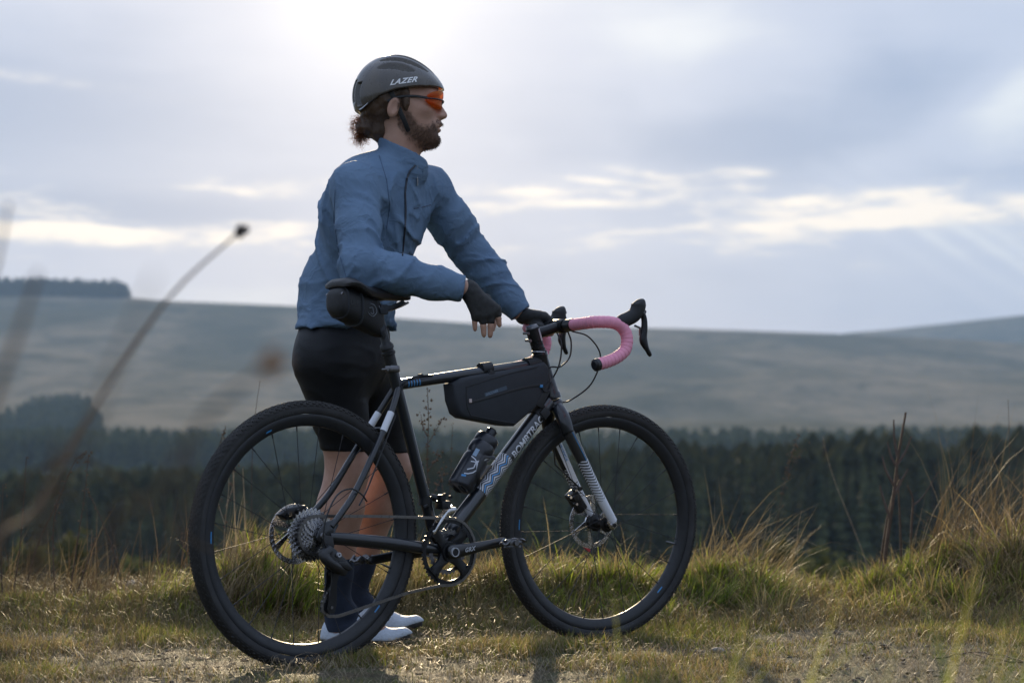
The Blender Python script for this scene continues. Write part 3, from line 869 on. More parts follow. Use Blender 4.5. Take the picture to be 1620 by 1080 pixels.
def stripes(name, stops, period, amp, waves, duty=0.5, blue_lo=0.40, blue_hi=0.5, colors=None):
    """zigzag print: u runs along the tube in metres, v round it from 0 to 1"""
    m_ = bpy.data.materials.new(name); m_.use_nodes = True
    t = NT(m_.node_tree)
    uv = t.n('ShaderNodeUVMap'); uv.uv_map = 'UVMap'
    sp = t.n('ShaderNodeSeparateXYZ'); t.put(sp.inputs[0], uv.outputs[0]); u, v = sp.outputs[0], sp.outputs[1]
    return m_, t, u, v


def finish_paint(m_, t, c, rough=0.3, coat=0.8):
    p = t.n('ShaderNodeBsdfPrincipled'); t.put(p.inputs['Base Color'], c); p.inputs['Roughness'].default_value = rough
    p.inputs['Coat Weight'].default_value = coat; p.inputs['Coat Roughness'].default_value = 0.08
    o = t.n('ShaderNodeOutputMaterial'); t.put(o.inputs[0], p.outputs[0]); return m_


def downtube_paint(u0, u1):
    m_, t, u, v = stripes('striped_tube_paint', 0, 0, 0, 0)
    # nested zigzags running along the tube
    tri = t.m('PINGPONG', t.m('SUBTRACT', u, u0), 0.019)               # 0..0.019
    q = t.m('MULTIPLY_ADD', tri, 0.62, t.m('MULTIPLY', v, 0.145))       # metres round the tube plus the zigzag
    fr = t.m('FRACT', t.m('DIVIDE', q, 0.0082))
    w_ = t.m('GREATER_THAN', fr, 0.48)
    c = t.mix(w_, (0.012, 0.014, 0.02), (0.62, 0.64, 0.68))
    band = t.m('FLOOR', t.m('DIVIDE', q, 0.0082))
    isb = t.m('MULTIPLY', t.m('COMPARE', band, 8.0, 0.1), w_)
    c = t.mix(isb, c, (0.03, 0.24, 0.55))
    inside = t.m('MULTIPLY', t.m('GREATER_THAN', u, u0), t.m('LESS_THAN', u, u1))
    c = t.mix(inside, (0.010, 0.013, 0.018), c)
    return finish_paint(m_, t, c)


def fork_paint(u0, u1, name='striped_fork_paint'):
    m_, t, u, v = stripes(name, 0, 0, 0, 0)
    vv = t.m('ABSOLUTE', t.m('SUBTRACT', t.m('FRACT', t.m('ADD', v, 0.0)), 0.5))         # 0 on the outer side line
    q = t.m('ADD', u, t.m('MULTIPLY', t.m('PINGPONG', t.m('ADD', v, 0.06), 0.25), 0.055))
    fr = t.m('FRACT', t.m('DIVIDE', q, 0.0093))
    along = t.mapr(u, u0, u1, 0.38, 0.80)
    w_ = t.m('LESS_THAN', fr, along)
    c = t.mix(w_, (0.012, 0.014, 0.02), (0.60, 0.62, 0.66))
    c = t.mix(t.m('GREATER_THAN', u, u0), (0.010, 0.013, 0.018), c)
    c = t.mix(t.m('GREATER_THAN', u, u1), c, (0.60, 0.62, 0.66))
    return finish_paint(m_, t, c)


def build_frame():
    mb = MB()
    mb.tube([BB, BB.lerp(ST, .5), ST + (ST - BB) * 0.075], [0.0165, 0.0152, 0.0158], 20)
    mb.lathe([(0.0205, -0.036), (0.0215, -0.034), (0.0215, 0.034), (0.0205, 0.036)], BB, n=24)
    mb.tube([(0.289, 0, 0.7465), (0.42, 0, 0.765), (0.70, 0, 0.803), (0.812, 0, 0.818)], [0.0148, 0.0150, 0.0160, 0.0165], 20)
    h0 = AX0 - AXD * 0.004; h1 = AX0 + AXD * 0.135
    mb.tube([h0, h0 + AXD * .012, h0 + AXD * .018, h1 - AXD * .016, h1 - AXD * .01, h1], [0.0270, 0.0270, 0.0235, 0.0215, 0.0235, 0.0235], 24)
    for s in (-1, 1):
        # seat stays: from under the seat tube, bending down to the dropout
        pts = catmull([(0.290, 0.010 * s, 0.738), (0.248, 0.030 * s, 0.665), (0.190, 0.044 * s, 0.575), (0.115, 0.056 * s, 0.462), (0.062, 0.064 * s, 0.404), (0.030, 0.067 * s, 0.372)], 5)
        mb.tube(pts, [(0.0085, 0.0088)] * len(pts), 12)
        pts = catmull([(0.024, 0.066 * s, 0.345), (0.09, 0.064 * s, 0.337), (0.22, 0.050 * s, 0.322), (0.34, 0.036 * s, 0.305), (0.425, 0.030 * s, 0.294)], 5)
        n = len(pts); mb.tube(pts, [(0.0095 + 0.004 * i / n, 0.0135 + 0.004 * math.sin(i / n * 3.14)) for i in range(n)], 14, side=(0, 1, 0))
        mb.prism([(-0.016, 0.345), (-0.010, 0.363), (0.012, 0.385), (0.045, 0.392), (0.052, 0.375), (0.040, 0.356), (0.060, 0.345), (0.055, 0.331), (0.02, 0.328), (-0.008, 0.332)], 0.0625 * s, 0.0705 * s, 0.0025)
    mb.tube([(0.224, -0.038, 0.628), (0.224, 0.038, 0.628)], 0.005, 10)
    fr = mb.build('frame', M_frame, bike)
    d0, d1 = Vector((0.452, 0, 0.316)), Vector((0.838, 0, 0.708)); Ld = (d1 - d0).length
    mb = MB(); n = 60; mb.tube([d0.lerp(d1, i / n) for i in range(n + 1)], 0.0225, 36, side=(0, 1, 0))
    mb.build('down_tube', downtube_paint(0.185, 0.322), fr)
    # lettering on the near side of the tube
    dx = (d1 - d0).normalized(); up = Vector((-dx.z, 0, dx.x))
    def wrap(c, p):
        rel = p - d0; a = rel.dot(dx); b = rel.dot(up)
        ang = b / 0.0229
        return d0 + dx * a + up * (math.sin(ang) * 0.0232) + Vector((0, -1, 0)) * (math.cos(ang) * 0.0232)
    text_mesh('lettering', 'BOMBTRACK', 0.0305, M_white, fr, d0 + dx * 0.332 - up * 0.0135, dx, up, depth=0.0, spacing=0.96, weight=0.0005, bendto=wrap)
    # white bands on the stays
    for s in (-1, 1):
        mb = MB(); mb.tube([Vector((0.251, 0.0288 * s, 0.671)), Vector((0.219, 0.0370 * s, 0.6205))], (0.0098, 0.0100), 14)
        mb.build('stay_band', M_white, fr)
    # blue ticks on the top tube
    for k in range(5):
        mb = MB(); c = Vector((0.322 + 0.0095 * k, 0, 0.7512 + 0.0013 * k))
        tdir = Vector((0.989, 0, 0.139)); upv = Vector((-0.139, 0, 0.989)); r = 0.01515; vs = []
        for a in np.linspace(-0.65, 0.50, 7):
            for d in (-0.0016, 0.0016): vs.append(c + tdir * d + upv * (r * math.sin(a)) + Vector((0, -r * math.cos(a), 0)))
        mb.add(vs, [(2 * i, 2 * i + 1, 2 * i + 3, 2 * i + 2) for i in range(6)]); mb.build('blue_tick', M_blue, fr)
    # cable and bolts
    mb = MB(); mb.tube(catmull([(0.405, -0.012, 0.775), (0.372, -0.010, 0.773), (0.34, -0.012, 0.768), (0.305, -0.018, 0.752), (0.285, -0.019, 0.72)], 5), 0.0024, 8)
    mb.lathe([(0.006, -0.008), (0.006, 0.006)], (0.372, 0.0, 0.773), n=10)
    mb.lathe([(0.004, -0.003), (0.0045, 0.002)], (0.262, -0.0255, 0.684), n=10)
    for z in (0.53, 0.46): mb.lathe([(0.0045, -0.003), (0.0045, 0.003)], BB.lerp(ST, (z - .29) / .462) + Vector((0.016, -0.002, 0)), axis='X', n=10)
    mb.build('cable_stop', M_black, fr)
    # seat clamp, post and its sleeve
    sd = (ST - BB).normalized(); t0 = ST + (ST - BB) * 0.07
    mb = MB(); mb.lathe([(0.0190, -0.009), (0.0205, -0.006), (0.0205, 0.006), (0.0190, 0.009)], t0 + sd * 0.006, axis='Z', n=24)
    mb.tube([t0 + sd * 0.004 + Vector((-0.024, -0.012, 0)), t0 + sd * 0.004 + Vector((-0.024, 0.012, 0))], 0.004, 8)
    mb.build('seat_clamp', M_dsteel, bike)
    mb = MB()
    prof = [(0.0, 0.0165), (0.045, 0.0165), (0.047, 0.0195), (0.054, 0.0195), (0.056, 0.0168), (0.062, 0.0168), (0.064, 0.0195), (0.073, 0.0185), (0.080, 0.0135), (0.082, 0.0122), (0.20, 0.0122)]
    mb.tube([t0 + sd * a for a, r in prof], [r for a, r in prof], 24)
    top = t0 + sd * 0.20
    mb.tube([top + Vector((-0.022, 0, 0.004)), top + Vector((0.022, 0, 0.008))], [(0.018, 0.011), (0.018, 0.011)], 14)
    mb.build('seat_post', M_plastic, bike)
    return top


post_top = build_frame()


def build_saddle():
    # cross-sections from tail to nose: x, half width, top height, edge drop, thickness
    S = [(0.058, 0.050, 1.000, .012, .018), (0.070, 0.066, 1.010, .016, .026), (0.095, 0.074, 1.014, .020, .032), (0.125, 0.071, 1.007, .022, .034), (0.160, 0.056, 1.001, .022, .034),
         (0.195, 0.038, 0.998, .018, .034), (0.235, 0.027, 0.997, .014, .034), (0.280, 0.0215, 0.996, .012, .032), (0.315, 0.0185, 0.993, .012, .028), (0.332, 0.012, 0.986, .010, .018)]
    S = [(0.088 + (x - 0.058) * 0.90, hw, zt + 0.012 + (0.008 if x < .1 else 0), dr, th) for x, hw, zt, dr, th in S]
    mb = MB(); n = 20; vs = []
    for (x, hw, zt, dr, th) in S:
        for k in range(n):
            a = 2 * math.pi * k / n; c, s = math.cos(a), math.sin(a)
            yy = hw * (abs(c) ** 0.75) * (1 if c > 0 else -1)
            f = abs(yy) / hw
            if s >= 0: z = zt - dr * f ** 2.2 - (0.004 * (1 - min(1, abs(yy) / 0.012)) if x > .08 else 0)
            else: z = zt - dr * f ** 2.2 - th * (-s) ** 0.6 * (0.9 if f > .5 else 1)
            vs.append((x, yy, z))
    fs = [(i * n + k, i * n + (k + 1) % n, (i + 1) * n + (k + 1) % n, (i + 1) * n + k) for i in range(len(S) - 1) for k in range(n)]
    fs += [tuple(range(n)), tuple(range((len(S) - 1) * n, len(S) * n))]
    mb.add(vs, fs); sa = mb.build('saddle', principled('saddle_cover', (0.014, 0.014, 0.015), 0.42, bump=0.0004, bscale=700), bike, sub=1)
    mb = MB()
    for s in (-1, 1): mb.tube(catmull([(0.325, 0.006 * s, 0.972), (0.285, 0.018 * s, 0.958), (0.240, 0.022 * s, 0.945), (0.19, 0.022 * s, 0.943), (0.13, 0.030 * s, 0.962), (0.085, 0.036 * s, 0.985)], 5), 0.0036, 8)
    mb.build('rail', M_dsteel, sa)
    mb = MB(); mb.box((0.215, 0, 0.940), (0.045, 0.056, 0.012), bev=0.003); mb.box((0.212, 0, 0.953), (0.040, 0.056, 0.010), bev=0.003)
    for x in (0.195, 0.236): mb.tube([(x, 0, 0.926), (x, 0, 0.962)], 0.0035, 8)
    mb.build('rail_clamp', M_dsteel, sa)


build_saddle()


# ------------------------------------------------------------------ wheels
def tyre_mb():
    mb = MB(); prof = []
    for i in range(15):
        a = -2.35 + 4.7 * i / 14
        prof.append((0.3315 + 0.0200 * math.cos(a), 0.0205 * math.sin(a)))
    mb.lathe(prof, n=112, cap=False)
    # tread blocks: a fine centre, larger shoulder knobs
    nk = 112
    for k in range(nk):
        a0 = 2 * math.pi * k / nk
        for (b, w_, l_, h_, off) in ((0.0, 0.0045, 0.0085, 0.0012, 0), (0.27, 0.0040, 0.008, 0.0013, .5), (-0.27, 0.0040, 0.008, 0.0013, .5), (0.56, 0.0042, 0.0085, 0.0016, 0), (-0.56, 0.0042, 0.0085, 0.0016, 0), (0.90, 0.0052, 0.0085, 0.0028, .5), (-0.90, 0.0052, 0.0085, 0.0028, .5), (1.18, .0035, .0105, .0022, 0), (-1.18, .0035, .0105, .0022, 0)):
            a = a0 + 2 * math.pi * off / nk
            er = Vector((math.cos(a), 0, math.sin(a))); et = Vector((-math.sin(a), 0, math.cos(a))); ey = Vector((0, 1, 0))
            nn = er * math.cos(b) + ey * math.sin(b); bb = ey * math.cos(b) - er * math.sin(b)
            c = er * 0.3315 + nn * 0.0200
            vs = []
            for z in (-0.001, h_):
                q = 1.0 if z < 0 else 0.78
                vs += [c + nn * z + et * (l_ / 2 * q) * sx + bb * (w_ / 2 * q) * sy for sx, sy in ((-1, -1), (1, -1), (1, 1), (-1, 1))]
            mb.add(vs, [(4, 5, 6, 7), (0, 1, 5, 4), (1, 2, 6, 5), (2, 3, 7, 6), (3, 0, 4, 7)])
    return mb


def rim_mb():
    mb = MB()
    mb.lathe([(0.3165, -0.0145), (0.3135, -0.0152), (0.3050, -0.0140), (0.2935, -0.0105), (0.2865, -0.0055), (0.2850, 0), (0.2865, 0.0055), (0.2935, 0.0105), (0.3050, 0.0140), (0.3135, 0.0152), (0.3165, 0.0145)], n=96, cap=False)
    return mb


def star(r0, r1, n, y0, y1, hole):
    """toothed ring"""
    mb = MB(); m = n * 4; vs = []
    for y in (y0, y1):
        for k in range(m):
            a = 2 * math.pi * k / m; r = (r1 if k % 4 in (1, 2) else r0)
            if k % 4 == 1: a += 0.25 * 2 * math.pi / m
            if k % 4 == 2: a -= 0.25 * 2 * math.pi / m
            vs.append((r * math.cos(a), y, r * math.sin(a)))
        for k in range(m):
            a = 2 * math.pi * k / m; vs.append((hole * math.cos(a), y, hole * math.sin(a)))
    fs = []
    for k in range(m):
        k2 = (k + 1) % m
        fs += [(k, k2, m + k2, m + k), (2 * m + k, 3 * m + k, 3 * m + k2, 2 * m + k2), (k, 2 * m + k, 2 * m + k2, k2), (m + k, m + k2, 3 * m + k2, 3 * m + k)]
    mb.add(vs, fs); return mb


spoke_cache = {}
def build_wheel(hub, xf, name, rear, twist):
    wm = Matrix.Translation(hub)
    wo = empty(name, (0, 0, 0)); wo.parent = bike
    wo.matrix_local = (SM @ wm) if not rear else wm
    tb = tyre_mb().build('tyre', M_rubber, wo, angle=30)
    mb = MB(); prof = []
    for b in (1.42, 1.58, 1.75, 1.95, 2.15, 2.33): prof.append((0.3315 + 0.02035 * math.cos(b), 0.02085 * math.sin(b)))
    for sgn in (-1, 1): mb.lathe([(r, y * sgn) for r, y in prof], n=96, cap=False)
    mb.build('sidewall', M_dust, wo)
    # low print on the sidewall
    for a0, body in ((1.93, 'VITTORIA'), (-1.2, 'VITTORIA')):
        def bend(c, p, a0=a0):
            a = a0 - c.x / 0.3245; r = 0.3190 + c.y * 0.9
            bb = math.acos(max(-1, min(1, (r - 0.3315) / 0.0212))) 
            return Vector((math.cos(a) * r, -0.0213 * math.sin(bb) - 0.0002, math.sin(a) * r))
        text_mesh('lettering', body, 0.0125, M_dgrey, wo, (0, 0, 0), (1, 0, 0), (0, 0, 1), depth=0, spacing=1.15, weight=0.0004, bendto=bend)
    rm = rim_mb().build('rim', M_rim, wo)
    # pale blue flashes on the rim
    for a0, a1 in ((2.04, 1.98), (-0.72, -0.80), (3.18, 3.08)):
        mb = MB(); vs = []
        for i in range(7):
            a = a0 + (a1 - a0) * i / 6
            for (r, y) in ((0.2965, -0.0120), (0.3005, -0.0131)): vs.append((r * math.cos(a), y - 0.0004, r * math.sin(a)))
        mb.add(vs, [(2 * i, 2 * i + 1, 2 * i + 3, 2 * i + 2) for i in range(6)]); mb.build('rim_mark', M_blue, rm)
    mb = MB(); mb.tube([(0.286, 0, 0), (0.268, 0, 0), (0.262, 0, 0), (0.252, 0, 0)], [0.0032, 0.0028, 0.0022, 0.0015], 8)
    v = mb.build('valve', M_dsteel, wo); v.rotation_euler = (0, R(20) if rear else R(14), 0)
    # hub shell
    mb = MB()
    if rear: prof = [(0.010, -0.062), (0.017, -0.060), (0.017, -0.020), (0.028, -0.018), (0.028, -0.014), (0.017, -0.010), (0.015, 0.02), (0.018, 0.032), (0.027, 0.036), (0.027, 0.039), (0.019, 0.044), (0.019, 0.056), (0.010, 0.062)]
    else: prof = [(0.009, -0.050), (0.013, -0.046), (0.014, -0.034), (0.024, -0.031), (0.024, -0.028), (0.013, -0.022), (0.013, 0.012), (0.016, 0.020), (0.026, 0.024), (0.026, 0.027), (0.018, 0.032), (0.018, 0.046), (0.009, 0.050)]
    mb.lathe(prof, n=28); mb.build('hub', M_black, wo)
    fl = ((-0.016, 0.026), (0.0375, 0.025)) if rear else ((-0.0295, 0.0225), (0.0255, 0.0245))
    meshes = []
    for si, (fy, frr) in enumerate(fl):
        for k in range(12):
            a = twist + 2 * math.pi * (k + 0.5 * si) / 12 
            sgn = 1 if k % 2 else -1
            b = a + sgn * 1.25
            p0 = Vector((frr * math.cos(b), fy, frr * math.sin(b))); p1 = Vector((0.2885 * math.cos(a), fy * 0.10, 0.2885 * math.sin(a)))
            key = (rear, si, sgn)
            if key not in spoke_cache:
                mb = MB(); q0 = Matrix.Rotation(a, 4, 'Y') @ p0; q1 = Matrix.Rotation(a, 4, 'Y') @ p1
                dd = (q1 - q0)
                mb.tube([q0, q0 + dd * .94, q0 + dd * 0.945, q1], [0.00095, 0.00095, 0.0018, 0.0018], 6)
                o = mb.build('spoke', M_spoke, wo); spoke_cache[key] = o.data
            else: o = link('spoke', spoke_cache[key], wo)
            o.rotation_euler = (0, -a, 0)
    # brake rotor on the far side
    y = 0.0585 if rear else 0.0505
    rb = MB(); N = 36
    rb.lathe([(0.0800, y - 0.0009), (0.0800, y + 0.0009), (0.0665, y + 0.0009), (0.0665, y - 0.0009)], n=60, closed=True)
    for k in range(6):
        a = 2 * math.pi * k / 6; a1 = a + 0.5
        p = [Vector((0.020 * math.cos(a - .25), 0, 0.020 * math.sin(a - .25))), Vector((0.020 * math.cos(a + .25), 0, 0.020 * math.sin(a + .25))), Vector((0.068 * math.cos(a1 + .16), 0, 0.068 * math.sin(a1 + .16))), Vector((0.068 * math.cos(a1 - .10), 0, 0.068 * math.sin(a1 - .10)))]
        rb.prism([(q.x, q.z) for q in p], y - 0.0012, y + 0.0012)
    for k in range(N):                                      # raised edges of the vent slots
        a = 2 * math.pi * k / N
        p0 = Vector((0.0690 * math.cos(a), 0, 0.0690 * math.sin(a))); p1 = Vector((0.0775 * math.cos(a + .07), 0, 0.0775 * math.sin(a + .07)))
        rb.tube([p0 + Vector((0, y - 0.0009, 0)), p1 + Vector((0, y - .0009, 0))], [0.0016, 0.0016], 5)
    rb.lathe([(0.017, y - .004), (0.024, y - .004), (0.024, y + .002), (0.017, y + .002)], n=24, closed=True)
    rb.build('brake_rotor', M_steel, wo)
    return wo


wheel_r = build_wheel(HUB_R, None, 'wheel', True, 0.12)
wheel_f = build_wheel(HUB_F, steer, 'wheel', False, 0.33)


def build_cassette():
    c = empty('cassette'); c.parent = bike; c.matrix_local = Matrix.Translation(HUB_R)
    teeth = [11, 13, 15, 17, 19, 21, 23, 25, 28, 31, 34]
    for i, n in enumerate(teeth):
        y = -0.0545 + 0.0037 * i; r = n * 0.0127 / (2 * math.pi)
        o = star(r - 0.0025, r + 0.0030, n, y - 0.0009, y + 0.0009, max(0.015, r - 0.017) if n > 15 else 0.014).build('sprocket', M_steel, c, smooth=False)
        o.rotation_euler = (0, 0.13 * i, 0)
        if i > 5:
            mb = MB()
            for k in range(5):
                a = 2 * math.pi * k / 5 + i * .2
                mb.tube([(0.016 * math.cos(a), y, 0.016 * math.sin(a)), ((r - .015) * math.cos(a + .35), y, (r - .015) * math.sin(a + .35))], [0.003, 0.003], 5)
            mb.build('sprocket_arm', M_dsteel, c)
    mb = MB(); mb.lathe([(0.0085, -0.062), (0.016, -0.062), (0.017, -0.055), (0.0085, -0.055)], n=24, closed=True); mb.lathe([(0.006, -0.074), (0.0085, -0.072), (0.0085, 0.070), (0.006, 0.072)], n=16)
    mb.build('lock_ring', M_dsteel, c)


build_cassette()


def build_drivetrain():
    cy = -0.0475
    cr = empty('crankset'); cr.parent = bike; cr.matrix_local = Matrix.Translation(BB)
    ring = star(0.0900, 0.0955, 46, cy - 0.0016, cy + 0.0016, 0.0790).build('chainring', M_black, cr, smooth=False)
    star(0.0600, 0.0640, 30, cy + 0.0065, cy + 0.0095, 0.0500).build('chainring', M_dsteel, cr, smooth=False)
    mb = MB()
    ca = math.atan2(0.022, 0.17)
    for k, off in enumerate((0.62, 2.20, 3.80, 5.38)):
        a = ca + off; c, s = math.cos(a), math.sin(a)
        P = [(0.014, -0.020), (0.045, -0.0125), (0.072, -0.015), (0.083, -0.026), (0.083, 0.026), (0.072, 0.015), (0.045, 0.0125), (0.014, 0.020)]
        mb.prism([(p[0] * c - p[1] * s, p[0] * s + p[1] * c) for p in P], cy - 0.006, cy + 0.004, 0.0015)
        for b in (-0.16, 0.16): mb.lathe([(0.0045, cy - 0.0085), (0.0045, cy)], (0.080 * math.cos(a + b) * .93, 0, 0.080 * math.sin(a + b) * .93), n=10)
    mb.lathe([(0.027, cy - 0.010), (0.029, cy), (0.029, cy + 0.012), (0.022, -0.030)], n=28)
    mb.build('spider', M_black, cr)
    # right arm, pointing forward
    def arm(sgn, ang, y0, name):
        mb = MB(); d = Vector((math.cos(ang), 0, math.sin(ang)))
        secs = [(-0.018, .012, .006), (-0.010, .0195, .010), (0.0, .0215, .0115), (0.03, .0185, .0105), (0.07, .0155, .0085), (0.12, .0132, .0075), (0.155, .0135, .0075), (0.172, .0140, .0075), (0.182, .0120, .0065), (0.187, .007, .004)]
        mb.tube([d * a + Vector((0, y0 + sgn * 0.010 * min(1, max(0, a) / .12), 0)) for a, h, w_ in secs], [(w_, h) for a, h, w_ in secs], 16, side=(0, 1, 0))
        o = mb.build(name, principled('crank_paint', (0.011, 0.012, 0.014), 0.33, coat=0.4), cr, sub=1)
        return d, o
    d, ao = arm(-1, ca, -0.064, 'crank_arm')
    mb = MB(); mb.lathe([(0.0105, -0.0785), (0.0130, -0.0785), (0.0130, -0.070), (0.0105, -0.070)], n=28, closed=True); mb.build('crank_ring', M_silver, ao)
    mb = MB(); mb.lathe([(0.0095, -0.0780), (0.0095, -0.070)], n=20); mb.build('crank_bolt', M_black, ao)
    up = Vector((-d.z, 0, d.x))
    text_mesh('lettering', 'GRX', 0.0165, M_silver, ao, d * 0.030 + Vector((0, -0.0805, 0)) - up * 0.0052, d, up, depth=0.0004, shear=0.35, spacing=1.1, weight=0.0004)
    pe = cr.matrix_local @ (d * 0.172)
    d2, _ = arm(1, ca + math.pi, 0.064, 'crank_arm')
    pe2 = cr.matrix_local @ (d2 * 0.172)
    for (pp, s) in ((pe, -1), (pe2, 1)):
        mb = MB(); y = s * 0.082
        mb.tube([pp + Vector((0, y, 0)), pp + Vector((0, y + s * 0.012, 0)), pp + Vector((0, y + s * .014, 0)), pp + Vector((0, y + s * 0.055, 0))], [0.0075, 0.0075, 0.0095, 0.0085], 14)
        c = pp + Vector((0, s * 0.117, 0))
        mb.box(c, (0.045, 0.030, 0.016), bev=0.004)
        for sx in (-1, 1):
            mb.tube(catmull([c + Vector((sx * 0.018, -0.016, 0.010)), c + Vector((sx * 0.034, -0.012, 0.004 * sx)), c + Vector((sx * 0.037, 0, 0.0)), c + Vector((sx * 0.034, 0.012, 0.004 * sx)), c + Vector((sx * 0.018, 0.016, 0.010))], 4), 0.0038, 8)
            mb.tube([c + Vector((sx * .016, -.012, -.010)), c + Vector((sx * .028, 0, -.012)), c + Vector((sx * .016, .012, -.010))], 0.0035, 8)
            mb.tube([c + Vector((sx * .012, -.014, .006 * sx)), c + Vector((sx * .012, .014, .006 * sx))], 0.0060, 10)
        mb.build('pedal', M_dsteel, bike)
    # chain: side plates and rollers along the loop
    rc = 0.0925; top = BB + Vector((-0.006, cy, rc)); bot = BB + Vector((0.012, cy, -rc))
    y1 = -0.036
    pth = []
    for k in range(24):                                    # round the front of the chainring
        a = math.radians(97 - k * 8.1); pth.append(BB + Vector((rc * math.cos(a), cy, rc * math.sin(a))))
    low = Vector((0.040, y1 - .004, 0.160)); up_ = Vector((0.052, y1 - .004, 0.262))
    pth += [BB + Vector((-0.03, cy, -rc * 0.985)), BB.lerp(low, .35) + Vector((0, cy * .6, -0.060)), low + Vector((0.030, 0, -0.026)), low + Vector((0.0, 0, -0.024)), low + Vector((-0.022, 0, -0.008)), low + Vector((-0.020, 0, 0.014)), low.lerp(up_, .5) + Vector((0.003, 0, 0)), up_ + Vector((0.021, 0, -0.008)), up_ + Vector((0.022, 0, 0.010)), up_ + Vector((0.002, 0, 0.024)), Vector((0.012, y1, 0.300))]
    rr = 0.0505
    for k in range(9):
        a = math.radians(262 - k * 20); pth.append(HUB_R + Vector((rr * math.cos(a), y1, rr * math.sin(a))))
    pth += [HUB_R + Vector((0.0, y1, rr)), Vector((0.20, -0.041, 0.3935)), top]
    P = [pth[0]]
    for a, b in zip(pth, pth[1:]): P.append(b)
    Ls = [0]
    for a, b in zip(P, P[1:]): Ls.append(Ls[-1] + (b - a).length)
    def at(s):
        for i in range(len(P) - 1):
            if Ls[i + 1] >= s: return P[i].lerp(P[i + 1], (s - Ls[i]) / max(1e-9, Ls[i + 1] - Ls[i]))
        return P[-1]
    nl = int(Ls[-1] / 0.0127); stp = Ls[-1] / nl
    mb = MB()
    for k in range(nl):
        a, b = at(k * stp), at((k + 1) * stp); t = (b - a).normalized(); nrm = Vector((-t.z, 0, t.x)); w_ = 0.0030 if k % 2 else 0.0020
        for s in (-1, 1):
            y = Vector((0, s * w_, 0)); vs = []
            for q in (0, 1):
                yy = y + Vector((0, s * 0.0005 * q * 2, 0))
                vs += [a - t * .003 + nrm * .0026 + yy, a + t * .004 + nrm * .0042 + yy, a.lerp(b, .5) + nrm * .0029 + yy, b - t * .004 + nrm * .0042 + yy, b + t * .003 + nrm * .0026 + yy,
                       b + t * .003 - nrm * .0026 + yy, b - t * .004 - nrm * .0042 + yy, a.lerp(b, .5) - nrm * .0029 + yy, a + t * .004 - nrm * .0042 + yy, a - t * .003 - nrm * .0026 + yy]
            mb.add(vs, [tuple(range(10)), tuple(range(19, 9, -1))] + [(i, (i + 1) % 10, 10 + (i + 1) % 10, 10 + i) for i in range(10)])
        mb.tube([a + Vector((0, -.0036, 0)), a + Vector((0, .0036, 0))], 0.0030, 6)
    mb.build('chain', M_chain, bike, smooth=False)
    # rear derailleur
    rd = empty('rear_derailleur'); rd.parent = bike
    mb = MB()
    mb.prism([(0.000, 0.352), (0.028, 0.348), (0.034, 0.322), (0.026, 0.300), (0.008, 0.300), (-0.004, 0.325)], -0.078, -0.068, 0.003)
    mb.tube(catmull([(0.016, -0.078, 0.312), (-0.006, -0.086, 0.300), (0.010, -0.090, 0.280), (0.050, -0.080, 0.262)], 5), [(0.014, 0.016)] * 16, 14)
    mb.prism([(-0.010, 0.318), (0.020, 0.322), (0.066, 0.285), (0.076, 0.262), (0.060, 0.243), (0.036, 0.250), (0.000, 0.288)], -0.092, -0.066, 0.007)
    mb.prism([(0.030, 0.283), (0.060, 0.283), (0.082, 0.262), (0.070, 0.256), (0.040, 0.268)], -0.096, -0.088, 0.003)
    mb.build('derailleur_body', M_plastic, rd)
    mb = MB()
    for y in (-0.052, -0.028):
        mb.prism([(0.040, 0.276), (0.064, 0.276), (0.070, 0.254), (0.058, 0.225), (0.056, 0.165), (0.050, 0.145), (0.034, 0.143), (0.026, 0.156), (0.032, 0.180), (0.040, 0.225)], y - 0.0012, y + 0.0012)
    mb.build('cage', M_black, rd)
    for c in (low, up_):
        o = star(0.0175, 0.0215, 11, -0.0015, 0.0015, 0.006).build('jockey_wheel', M_plastic, rd, smooth=False); o.location = c
        mb = MB(); mb.lathe([(0.004, -0.056), (0.004, -0.026)], (c.x, 0, c.z), n=10); mb.build('pulley_bolt', M_dsteel, rd)
    mb = MB(); mb.lathe([(0.003, -0.099), (0.0062, -0.099), (0.0062, -0.090), (0.003, -0.090)], (0.034, 0, 0.300), n=16, closed=True); mb.build('limit_bolt', M_silver, rd)
    mb = MB(); mb.tube(catmull([(0.150, -0.058, 0.435), (0.122, -0.072, 0.455), (0.080, -0.085, 0.470), (0.030, -0.094, 0.455), (-0.005, -0.096, 0.400), (-0.012, -0.092, 0.345), (0.0, -0.088, 0.318)], 6), 0.0023, 8)
    mb.tube(catmull([(0.262, -0.034, 0.664), (0.20, -0.052, 0.560), (0.15, -0.062, 0.470), (0.118, -0.068, 0.425)], 5), 0.0022, 8)
    mb.build('gear_cable', M_plastic, rd)
    # front derailleur: bright cage over the ring
    fd = empty('front_derailleur'); fd.parent = bike
    mb = MB()
    pl = [(0.372, 0.350), (0.380, 0.352), (0.402, 0.384), (0.428, 0.408), (0.452, 0.413), (0.458, 0.402), (0.444, 0.398), (0.420, 0.388), (0.398, 0.366), (0.384, 0.345), (0.376, 0.338)]
    mb.prism(pl, cy - 0.0085, cy - 0.0065, 0.0006); mb.prism([(x, z + 0.004) for x, z in pl], cy + 0.008, cy + 0.010)
    mb.box((0.444, cy + 0.001, 0.411), (0.018, 0.018, 0.003)); mb.build('derailleur_cage', M_steel, fd)
    mb = MB(); mb.box((0.430, -0.026, 0.418), (0.030, 0.034, 0.024), bev=0.004); mb.box((0.430, -0.020, 0.436), (0.018, 0.022, 0.022), bev=0.005)
    mb.tube([(0.422, -0.006, 0.436), (0.408, 0, 0.440)], 0.010, 10); mb.lathe([(0.0185, -0.012), (0.0185, 0.012)], (0.390, 0, 0.430), axis='Z', n=20)
